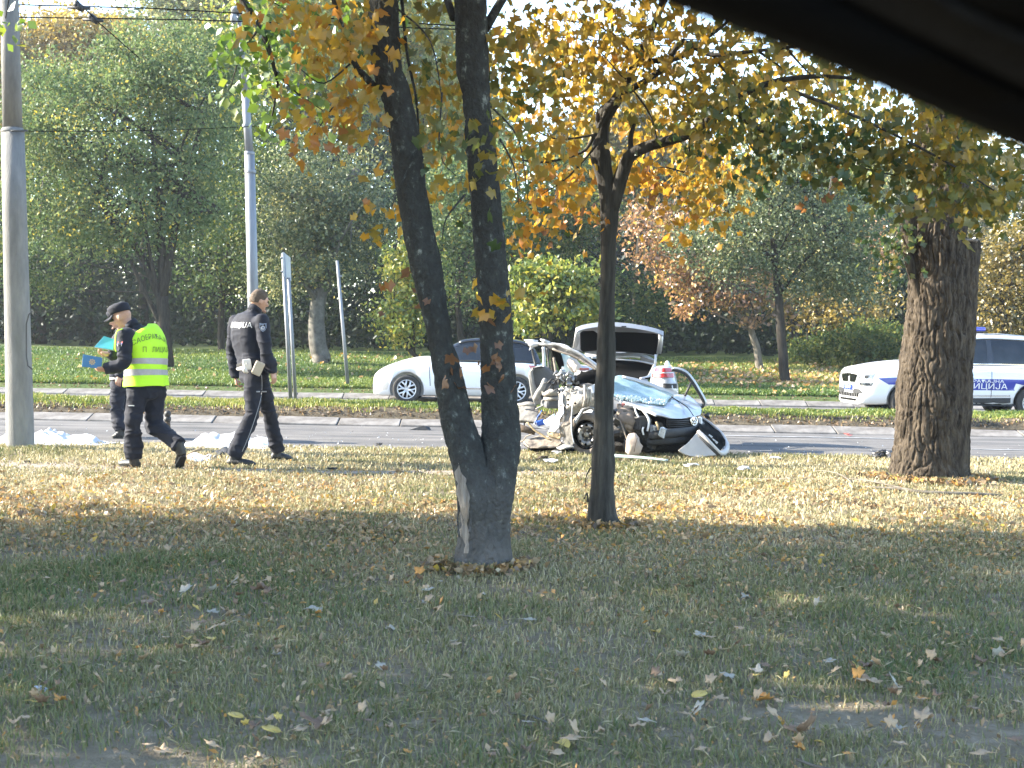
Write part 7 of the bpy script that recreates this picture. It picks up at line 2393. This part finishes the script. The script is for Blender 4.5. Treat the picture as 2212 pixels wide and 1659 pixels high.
# shoulder strap of the vest in front of the sleeve
mb = MB()
mb.tube([tuple(p) for p in crom([tuple(q) for q in (J1(1000, 405, -.17), J1(955, 425, -.20), J1(943, 480, -.22), J1(940, 560, -.21), J1(950, 590, -.20))], 14)], .012, 6, flat=.4)
mb.out('vest_edge', m_lime2, pa)
org = origin_of(jk)
T = BVHTree.FromPolygons([v.co + org for v in jk.data.vertices], [tuple(p.vertices) for p in jk.data.polygons])
sc_ = JA['lsh'].lerp(JA['lel'], .28)
sn = Vector((-.45, -.9, 0)).normalized()
ss = Vector((0, 0, 1)).cross(sn)
for k, (ma, nm) in enumerate(((m_flagr, 'flag_red'), (m_flagb, 'flag_blue'), (m_flagw, 'flag_white'))):
    z0 = .022 - k * .016
    patch_on(T, sc_, sn, ss, Vector((0, 0, 1)), [(-.032, z0), (.032, z0), (.032, z0 - .0155), (-.032, z0 - .0155)], nm, ma, pa)
mb = MB()
mb.box(JA['lhp'] + Vector((-.03, -.13, -.16)), (.06, .02, .012))
mb.out('trouser_reflector', m_flagw, pa, bevel=.003)

def folder(name, label, corners, Y, dy, material, emblem=False):
    root = thing(name, J1(*corners[0], dy), label, 'folder')
    pts = [J1(x, y, dy + d) for (x, y), d in zip(corners, (0, .06, .06, 0))]
    n = (pts[1] - pts[0]).cross(pts[3] - pts[0]).normalized()
    if n.y > 0:
        n = -n
    mb = MB()
    mb.prism([p + n * .004 for p in pts], n * .008)
    mb.out('cover', material, root, bevel=.003)
    mb = MB()
    c = sum(pts, Vector()) / 4
    mb.prism([c + (p - c) * .97 - n * .002 for p in pts], n * -.010)
    mb.out('pages', m_white2, root)
    if emblem:
        u = (pts[1] - pts[0]).normalized()
        v = n.cross(u)
        mb = MB()
        star = []
        for k in range(16):
            r = .034 if k % 2 == 0 else .024
            star.append(c + n * .0135 + u * r * math.cos(k * math.pi / 8) + v * r * math.sin(k * math.pi / 8))
        mb.add([c + n * .0135] + star, [(0, i + 1, (i + 1) % 16 + 1) for i in range(16)])
        mb.out('emblem', m_gold, root)
        mb = MB()
        mb.tube([c + n * .015 + (u * math.cos(t) + v * math.sin(t)) * .014 for t in [2 * math.pi * k / 16 for k in range(17)]], .002, 4)
        mb.out('emblem_ring', m_bluep, root)
    return root
folder('folder', 'dark blue folder with a gold emblem held low by the officer in the yellow vest', [(678, 612), (836, 640), (828, 732), (668, 712)], 13.07, -.27, m_fold2, True)
folder('folder', 'bright turquoise folder held up in front of the yellow vested officer', [(772, 556), (850, 466), (935, 492), (925, 580)], 13.07, .10, m_fold1)

# --- third officer, mostly hidden behind the vest
def J3(x, y, dy=0.0):
    return at(.2645 * x, 603.5 + .2645 * y, 17.6 + dy)
F3 = Vector((-.95, -.2, 0)).normalized()
JC = dict(hip=J3(985, 850, 0), chest=J3(985, 575, 0), neck=J3(985, 430, 0), head=J3(958, 330, 0), face=Vector((-.95, -.1, -.3)), headup=Vector((-.28, 0, .95)),
          lsh=J3(985, 462, -.19), rsh=J3(985, 462, .19), lel=J3(998, 640, -.24), rel=J3(998, 640, .24), lwr=J3(975, 790, -.22), rwr=J3(975, 790, .22),
          lhp=J3(965, 870, -.09), rhp=J3(1000, 870, .09), lkn=J3(955, 1065, -.1), rkn=J3(1005, 1065, .1))
def road(px, Y, z=-.048):
    r = ray(px, 900)
    p = CAMP + r * (Y / r.y)
    return Vector((p.x, Y, z))
JC['lheel'], JC['ltoe'] = road(.2645 * 1005, 17.45), road(.2645 * 915, 17.42)
JC['rheel'], JC['rtoe'] = road(.2645 * 1060, 17.75), road(.2645 * 960, 17.72)
JC['lan'] = JC['lheel'] + Vector((-.03, 0, .12))
JC['ran'] = JC['rheel'] + Vector((-.03, 0, .12))
JC['lhand'] = ((-.2, 0, -1), (0, .9, 0), 1, .5)
JC['rhand'] = ((-.2, 0, -1), (0, -.9, 0), -1, .5)
pcx, P, R3, jk, tro, lt, top = person('officer in dark cap and uniform standing on the road, mostly hidden behind the yellow vest', road(260, 17.6), JC, F3, dict(bulk=1.0))
police_cap(P, R3, pcx, m_navy)
mb = MB()
b3 = Vector((F3.y, -F3.x, 0))
mb.rings(torso_rings([top[0].lerp(top[1], .2), top[0].lerp(top[1], .6)], [b3, b3], [(.186, .146), (.186, .146)]))
mb.out('white_belt', m_leather, pcx)

# ------------------------------------------------------------------ sheets and debris
m_sheet = mat('white sheet', (0.44, 0.46, 0.50), (0.50, 0.52, 0.55), sc=3, rough=0.9, bump=0.1)
def draped(name, label, px0, px1, y0, y1, bumps, seed):
    """crumpled cloth over a low form; a heightfield between two pixel columns and two depths"""
    n, m_ = 110, 60
    x0, x1 = at(px0, 900, y0).x, at(px1, 900, y0).x
    X, Y = np.meshgrid(np.linspace(x0, x1, n), np.linspace(y0, y1, m_))
    P = np.stack([X, Y, X * 0], -1)
    H = np.zeros_like(X)
    for bx, by, rx, ry, h in bumps:
        cx = at(bx, 900, by).x
        H = np.maximum(H, h * np.exp(-(((X - cx) / rx) ** 2 + ((Y - by) / ry) ** 2)))
    w = P + .12 * np.stack([vnoise(P, 2.5, seed), vnoise(P, 2.5, seed + 1), X * 0], -1)
    q = np.stack([X * .8 + Y * 1.3, Y * .7 - X * .45, X * 0], -1) + .15 * np.stack([vnoise(P, 2.5, seed + 21), vnoise(P, 2.5, seed + 22), X * 0], -1)
    ridge = (.42 - np.abs(vnoise(q * np.array([1, 2.2, 1]), 2.6, seed + 2))) * .085 + (.4 - np.abs(vnoise(q * np.array([2.4, .9, 1]), 3.4, seed + 3))) * .055 + (.4 - np.abs(vnoise(w, 9.0, seed + 4))) * .022
    edge = np.minimum(np.minimum((X - x0), (x1 - X)) / .22, np.minimum((Y - y0), (y1 - Y)) / .12)
    edge = np.clip(edge + .5 * vnoise(P, 2.2, seed + 5), 0, 1)
    base = np.where(Y > 16.0, -.05, lawn_z(X, Y) * (Y < 15.9))
    Z = base + .014 + edge * np.clip(H * .48 + ridge * (.45 + H * 2.2), 0.0, 1)
    X = X + .03 * vnoise(P, 4, seed + 7) * edge
    V = np.stack([X, Y + .05 * vnoise(P, 1.6, seed + 9), Z], -1).reshape(-1, 3)
    keep = (edge + .12 * vnoise(P, 3.0, seed + 11)) > .06
    idx = np.arange(n * m_).reshape(m_, n)
    F = np.stack([idx[:-1, :-1], idx[:-1, 1:], idx[1:, 1:], idx[1:, :-1]], -1).reshape(-1, 4)
    F = F[keep[:-1, :-1].ravel()]
    o = quick_mesh(name, V, F, m_sheet, smooth=True)
    solid(o, .006)
    bake(o)
    return tag(o, label, 'sheet', 'white sheets at the road edge')
draped('white_sheet', 'crumpled white sheet spread at the road edge behind the thick concrete pole', -45, 232, 15.45, 16.6, [(20, 16.0, .2, .35, .2), (100, 16.0, .30, .35, .28), (135, 15.9, .2, .3, .24), (175, 15.9, .22, .3, .20), (-10, 16.0, .2, .3, .2)], 31)
draped('white_sheet', 'crumpled white sheet spread at the road edge between the two walking officers', 366, 606, 15.4, 16.6, [(420, 15.9, .2, .32, .20), (455, 15.9, .2, .3, .24), (510, 15.95, .28, .3, .27), (560, 16.0, .2, .35, .22)], 47)

def scrap(name, label, cat, pieces, z=0.0):
    root = thing(name, pieces[0][0], label, cat)
    for p, nm, fn in pieces:
        fn(root, nm)
    return root
def D1(x, y, Y):
    return at(356.6 + .1488 * x, 932.6 + .1488 * y, Y)
dp = thing('door_trim_panel', D1(480, 480, 13.9), 'pale broken door lining lying on the verge between the officers', 'car part')
panel('panel_skin', [[D1(300, 345, 14.25), D1(420, 310, 14.3), D1(540, 350, 14.25), D1(660, 400, 14.1)], [D1(350, 415, 13.98), D1(440, 400, 14.0), D1(540, 410, 13.98), D1(640, 425, 13.95)], [D1(400, 478, 13.72), D1(450, 486, 13.7), D1(520, 487, 13.7), D1(600, 448, 13.8)]], mat('pale pink plastic', (0.52, 0.44, 0.40), (0.58, 0.50, 0.46), sc=5, rough=.6), dp, n=14, th=.02, crumple=.006)
panel('pocket', [[D1(415, 405, 13.93), D1(500, 380, 13.95)], [D1(450, 450, 13.78), D1(560, 420, 13.82)]], m_bluel2, dp, n=6, th=.02)
mb = MB()
mb.tube([D1(300, 350, 14.2), D1(400, 295, 14.3), D1(530, 245, 14.4)], .014, 6)
mb.out('wood_batten', m_tan, dp)
mb = MB()
mb.tube([D1(575, 370, 13.95), D1(640, 330, 13.98), D1(665, 345, 13.95), D1(640, 380, 13.9), D1(662, 410, 13.88)], .010, 6)
mb.out('wire_bracket', m_silver, dp)
dk = thing('dashboard_debris', D1(700, 400, 14.6), 'heap of broken black dashboard plastic beside the pale door lining', 'debris')
for k, g in enumerate(([[D1(230, 235, 15.1), D1(420, 260, 15.1), D1(640, 300, 14.9)], [D1(280, 275, 14.9), D1(440, 300, 14.9), D1(600, 330, 14.7)]], [[D1(640, 350, 14.6), D1(760, 290, 14.7), D1(880, 235, 14.8)], [D1(700, 420, 14.3), D1(800, 350, 14.4), D1(900, 290, 14.6)]], [[D1(680, 330, 14.8), D1(800, 330, 14.8), D1(930, 300, 14.8)], [D1(680, 400, 14.4), D1(800, 400, 14.4), D1(930, 380, 14.4)], [D1(690, 440, 14.15), D1(800, 450, 14.15), D1(900, 430, 14.15)]])):
    panel('black_shard', g, m_dark, dk, n=12, th=.025, crumple=.035, csc=7, seed=k * 5)
mb = MB()
mb.tube([D1(760, 345, 14.5), D1(880, 360, 14.4), D1(905, 350, 14.4)], .02, 7)
mb.out('vent_duct', m_bumper, dk, crumple=.01)
dd = thing('bumper_fragment', G(150, 998), 'dark grey broken bumper corner lying on the path left of the vested officer', 'debris')
def Z1(x, y, Y):
    return at(.2645 * x, 603.5 + .2645 * y, Y)
panel('fragment', [[Z1(485, 1462, 13.55), Z1(530, 1475, 13.55), Z1(590, 1482, 13.5), Z1(620, 1500, 13.45)], [Z1(500, 1500, 13.4), Z1(560, 1505, 13.35), Z1(620, 1510, 13.35), Z1(685, 1520, 13.3)], [Z1(520, 1525, 13.25), Z1(580, 1528, 13.22), Z1(640, 1527, 13.22), Z1(690, 1527, 13.25)]], m_clad, dd, n=14, th=.015, crumple=.01)
dw = thing('plastic_wedge', G(907, 929, -.05), 'dark plastic wedge lying alone on the road left of the forked trunk', 'debris')
mb = MB()
b0 = G(907, 929, -.05)
mb.add([b0 + Vector(q) for q in ((-.17, -.05, .0), (.16, -.06, .0), (.17, .1, .0), (-.13, .06, .0), (.06, -.03, .075), (.15, .02, .05), (.12, .06, .04))], [(0, 1, 4), (1, 5, 4), (1, 2, 5), (2, 6, 5), (2, 3, 6), (3, 0, 4), (3, 4, 6), (4, 5, 6), (0, 3, 2, 1)], False)
mb.out('shell', m_clad, dw)
de = thing('engine_lump', G(1912, 996, -.02), 'black crumpled engine lump lying against the old tree at the road edge', 'debris')
b0 = G(1912, 996, -.02)
mb = MB()
rg = random.Random(12)
for k in range(9):
    mb.sphere(b0 + Vector((rg.uniform(-.1, .13), rg.uniform(-.05, .1), rg.uniform(.04, .12))), (rg.uniform(.04, .075), rg.uniform(.04, .07), rg.uniform(.03, .06)), 10)
mb.out('casting', mat('wet black metal', (0.012, 0.013, 0.015), (0.05, 0.052, 0.058), sc=10, rough=.35, bump=.4), de, crumple=.03, csc=12)
mb = MB()
for k in range(5):
    p = b0 + Vector((rg.uniform(-.1, .12), -.08, rg.uniform(.03, .14)))
    mb.tube([p, p + Vector((rg.uniform(-.06, .06), -.02, rg.uniform(-.03, .04))), p + Vector((rg.uniform(-.08, .08), .02, rg.uniform(-.04, .02)))], .014, 6)
mb.out('pipe', m_dark, de)
ds = thing('strip_of_trim', at(1420, 990, 14.9), 'long pale green strip of trim lying in the grass right of the slim tree', 'debris')
panel('strip', [[W(1040, 1372, 14.75), W(1300, 1392, 14.7), W(1600, 1428, 14.55)], [W(1042, 1400, 14.6), W(1300, 1412, 14.58), W(1590, 1438, 14.5)]], mat('pale green plastic', (0.34, 0.42, 0.36), (0.42, 0.48, 0.42), sc=6, rough=.4), ds, n=14, th=.012, crumple=.004)
small = [(1832, 943, -.05, .09, 'crushed striped can lying on the road right of the loose bumper', m_redp), (716, 1019, 0, .07, 'small black scrap lying on the path right of the walking officer', m_dark), (672, 968, -.02, .06, 'small dark scrap at the road edge right of the walking officer', m_dark), (1490, 1013, 0, .1, 'white crumpled paper in the grass below the wreck nose', m_white2), (1610, 1019, 0, .1, 'white and dark torn scrap in the grass right of the wreck', m_wwhite), (1188, 1003, 0, .12, 'white torn plastic scrap in the grass left of the slim tree', m_white2), (1205, 985, 0, .10, 'thin pale scrap of metal under the wreck wheel', m_silver), (1172, 996, 0, .1, 'rust brown scrap of trim in the grass left of the slim tree', m_rust), (1676, 996, 0, .08, 'white piece of paper at the road edge right of the bumper', m_white2), (255, 932, -.05, .001, '', None), (820, 965, -.02, .07, 'small dark scrap on the road edge left of the forked trunk', m_dark), (60, 1003, 0, .05, 'tiny black scrap on the path right of the concrete pole', m_dark), (92, 2740 * .5486, 0, .03, 'small blue-grey pebble of plastic in the lower left grass', m_bluel2)]
for k, (px, py, z, sz, lab, ma) in enumerate(small):
    if not lab:
        continue
    g = G(px, py, z)
    r = random.Random(60 + k)
    mb = MB()
    n = 5
    for q in range(3):
        a = r.uniform(0, 6)
        c = g + Vector((r.uniform(-.4, .4) * sz, r.uniform(-.3, .3) * sz, .012 + .006 * q))
        pts = [c + Vector((math.cos(a + t) * sz * r.uniform(.4, .8), math.sin(a + t) * sz * r.uniform(.3, .6), r.uniform(0, .35) * sz)) for t in (0, 1.1, 2.3, 3.3, 4.6)]
        mb.prism(pts, (0, 0, .008))
    tag(mb.out('scrap', ma), lab, 'scrap', 'scraps scattered round the wreck')
# crumbs of glass on the road
gen = np.random.default_rng(3)
C = np.stack([gen.normal(.2, 3.2, 420), 16.1 + np.abs(gen.normal(0, 1.8, 420)), np.full(420, -.043)], -1)
C = C[C[:, 1] < 20.8]
V, F = leaf_cards(C, .020, tilt=.5, aspect=.8, gen=gen)
quick_mesh('glass_crumbs_on_road', V, F, m_white2, kind='stuff')['label'] = 'crumbs of broken glass strewn over the road'

# fallen branch on the right
br = thing('fallen_branch', G(1960, 1050), 'long dry forked branch lying on the lawn in front of the old tree', 'branch')
def B8(x, y, z=.02):
    return G(1590.9 + .2808 * x, 960.1 + .2808 * y, z)
mb = MB()
mb.tube([tuple(p) for p in crom([tuple(B8(*q)) for q in ((900, 318, .03), (1050, 330, .04), (1280, 345, .04), (1400, 365, .03), (1650, 375, .03), (1830, 378, .03), (2040, 392, .015))], 20)], limb_r([.008, .012, .017, .018, .016, .014, .010], 20), 8)
mb.tube([tuple(p) for p in crom([tuple(B8(*q)) for q in ((900, 318, .03), (860, 270, .05), (790, 228, .06), (700, 206, .06), (610, 200, .05))], 12)], limb_r([.010, .009, .007, .006, .004], 12), 6)
mb.tube([tuple(p) for p in crom([tuple(B8(*q)) for q in ((1330, 350, .03), (1180, 315, .05), (1050, 285, .06), (880, 262, .05))], 12)], limb_r([.012, .010, .008, .005], 12), 6)
mb.out('wood', m_bark_g, br)
for k, (pts, lab) in enumerate((([(1100, 1540), (1150, 1548), (1198, 1566)], 'thin pale curved twig in the grass at bottom centre'), ([(345, 1545), (370, 1570), (378, 1590)], 'thin pale curved twig in the grass at bottom left'), ([(1720, 1640), (1760, 1655), (1800, 1662)], 'straight pale twig in the grass at the bottom edge right of centre'))):
    mb = MB()
    mb.tube([tuple(G(x, y, .03)) for x, y in pts], [.004, .005, .003], 6)
    tag(mb.out('twig', m_bark_p), lab, 'twig', 'twigs in the grass')

# ------------------------------------------------------------------ single fallen leaves on the lawn
m_fl = {'tan': mat('tan dry leaf', (0.30, 0.215, 0.13), (0.38, 0.28, 0.175), sc=30, rough=.8), 'brown': mat('brown dry leaf', (0.13, 0.08, 0.05), (0.20, 0.13, 0.08), sc=30, rough=.8), 'pale grey': mat('pale leaf underside', (0.25, 0.235, 0.19), (0.33, 0.31, 0.26), sc=30, rough=.8), 'yellow': mat('yellow fallen leaf', (0.40, 0.29, 0.07), (0.46, 0.34, 0.09), sc=25, rough=.7), 'orange': mat('orange fallen leaf', (0.42, 0.19, 0.04), (0.48, 0.24, 0.06), sc=25, rough=.7)}
gen = random.Random(21)
meshes = {}
def fallen(px, py, hue, size, pose):
    g = G(px, py, 0)
    g.z = float(lawn_z(np.array(g.x), np.array(g.y)))
    sh = gen.randrange(5)
    key = (hue, sh, pose)
    if key not in meshes:
        A = FULL[sh].copy() if hue != 'yellow' or sh < 3 else np.array([(0, 0, .03)] + [(math.sin(t) * .28, math.cos(t) * .5, -.3 * abs(math.sin(t)) * .3) for t in [2 * math.pi * k / 10 for k in range(10)]])
        k_ = {'flat': .5, 'curled': 2.4, 'tilted': 1.2}[pose]
        A[:, 2] = np.abs(A[:, 2]) * k_ * (1 if pose == 'curled' else .8)
        n = len(A)
        mb = MB()
        mb.add([tuple(p) for p in A], [(0, k, k + 1 if k + 1 < n else 1) for k in range(1, n)])
        if pose != 'curled':
            mb.tube([(0, -.06, .02), (0, -.35, .06), (.03, -.62, .04)], [.012, .012, .010], 4)
        o = mb.out('fallen_leaf', m_fl[hue])
        solid(o, .012)
        bake(o)
        meshes[key] = o.data
    else:
        o = link(bpy.data.objects.new('fallen_leaf', meshes[key]))
    o.scale = (size * (1 if size < .085 else .82),) * 3
    o.location = g + Vector((0, 0, {'flat': .028, 'curled': .02, 'tilted': .05}[pose]))
    o.rotation_euler = (gen.uniform(-.2, .2) + (gen.uniform(.5, 1.0) if pose == 'tilted' else 0), gen.uniform(-.2, .2), gen.uniform(0, 6.3))
    return o
zone = lambda px, py: ('bottom ' if py > 1430 else 'middle ' if py > 1240 else 'far ') + ('left' if px < 740 else 'centre' if px < 1480 else 'right')
where = {'bottom': 'in the grass at the %s of the picture', 'middle': 'on the shaded lawn in the %s', 'far': 'on the lawn at the edge of the shade, %s side'}
named = [(1883, 1488, 'tan', .17, 'curled', 'large curled tan leaf on the bare patch at lower right'), (1930, 1500, 'pale grey', .10, 'tilted', 'pale leaf leaning on the large curled one at lower right'), (1510, 1518, 'yellow', .10, 'flat', 'yellow leaf left of the orange one at lower right of centre'), (1645, 1526, 'orange', .12, 'curled', 'curled orange-brown leaf at lower right of centre'), (1505, 1564, 'pale grey', .10, 'tilted', 'upright pale leaf with a folded tip below the yellow leaf'), (1472, 1440, 'pale grey', .11, 'tilted', 'upright pinkish grey leaf standing in the grass right of centre'), (1572, 1475, 'pale grey', .11, 'flat', 'jagged pale green-grey leaf right of centre'), (700, 1598, 'brown', .15, 'curled', 'large dark brown curled leaf at the bottom left of centre'), (585, 1604, 'yellow', .10, 'flat', 'yellow leaf left of the large dark brown curled one'), (455, 1397, 'yellow', .09, 'flat', 'yellow leaf lying alone in the left lawn'), (678, 1325, 'pale grey', .15, 'flat', 'wide pale grey leaf left of the forked trunk'), (1005, 1340, 'pale grey', .15, 'flat', 'wide pale grey leaf below the forked trunk'), (905, 1252, 'orange', .12, 'tilted', 'orange leaf with a tan one left of the foot of the forked trunk'), (925, 1280, 'pale grey', .13, 'flat', 'pale green star-shaped leaf below left of the forked trunk'), (1512, 1387, 'pale grey', .11, 'flat', 'pale leaf in a small cluster right of centre'), (1530, 1392, 'tan', .12, 'flat', 'tan leaf in the small cluster right of centre'), (1140, 1348, 'pale grey', .1, 'flat', 'pale bluish leaf below and right of the forked trunk'), (320, 1312, 'brown', .16, 'flat', 'large reddish brown leaf spread flat on the left lawn'), (400, 1295, 'pale grey', .12, 'tilted', 'white-tipped pale leaf on the left lawn'), (565, 1283, 'brown', .14, 'curled', 'dark curled leaf in the middle of the left lawn'), (455, 1330, 'pale grey', .1, 'curled', 'small pale curled leaf beside a yellow one on the left lawn'), (1850, 1455, 'yellow', .08, 'flat', 'small yellow leaf above the large curled tan one'), (1740, 1605, 'brown', .16, 'tilted', 'large reddish brown leaf at the bottom right'), (1240, 1620, 'tan', .11, 'flat', 'tan leaf lying at the bottom edge below the centre'), (80, 1545, 'yellow', .07, 'flat', 'small yellow leaf at the lower left edge'), (2170, 1430, 'tan', .12, 'curled', 'tan curled leaf at the right edge of the lawn'), (1990, 1580, 'tan', .13, 'tilted', 'tan leaf sticking up on the bare patch at the lower right edge'), (930, 1240, 'tan', .11, 'flat', 'tan leaf beside the orange one near the forked trunk')]
for px, py, hue, sz, pose, lab in named:
    tag(fallen(px, py, hue, sz, pose), lab, 'leaf', 'fallen leaves on the front lawn')
seen = {}
for k in range(290):
    px = gen.uniform(-10, 2222)
    py = 1120 + 545 * gen.random() ** 1.15
    if k % 2:
        c_ = named[gen.randrange(len(named))]
        px, py = c_[0] + gen.gauss(0, 60), c_[1] + gen.gauss(0, 26)
        if py > 1652 or py < 1110:
            continue
    hue = gen.choices(['tan', 'brown', 'pale grey', 'yellow', 'orange'], [6, 4.0, 1.2, 0.8, 1.0])[0]
    pose = gen.choice(['flat', 'curled', 'tilted'])
    z = zone(px, py)
    sz = gen.uniform(.035, .08)
    near = min(named, key=lambda q: (q[0] - px) ** 2 + (q[1] - py) ** 2)
    dx, dy_ = px - near[0], py - near[1]
    rel = ('left of' if dx < 0 else 'right of') if abs(dx) > abs(dy_) * 1.5 else ('behind' if dy_ < 0 else 'in front of')
    size_w = 'small' if sz < .05 else 'middling' if sz < .065 else 'broad'
    lab = ' '.join((size_w + ' ' + pose + ' ' + hue + ' leaf ' + rel + ' the ' + near[5]).split()[:16])
    if lab in seen:
        continue
    seen[lab] = 1
    tag(fallen(px, py, hue, sz, pose), lab, 'leaf', 'fallen leaves on the front lawn')

# ------------------------------------------------------------------ thin haze added for the veil of the window glass
hz_m, nt, out = _nodes('added veil haze')
pv_ = nt.nodes.new('ShaderNodeVolumePrincipled')
pv_.inputs['Color'].default_value = (0.86, 0.92, 1.0, 1)
pv_.inputs['Density'].default_value = 0.0005
pv_.inputs['Anisotropy'].default_value = 0.3
nt.links.new(pv_.outputs[0], out.inputs['Volume'])
mb = MB()
mb.box((0, 45, 13), (430, 180, 30))
hzo = mb.out('haze', hz_m)
tag(hzo, 'thin added haze standing for the veil of the window glass', kind='stuff')
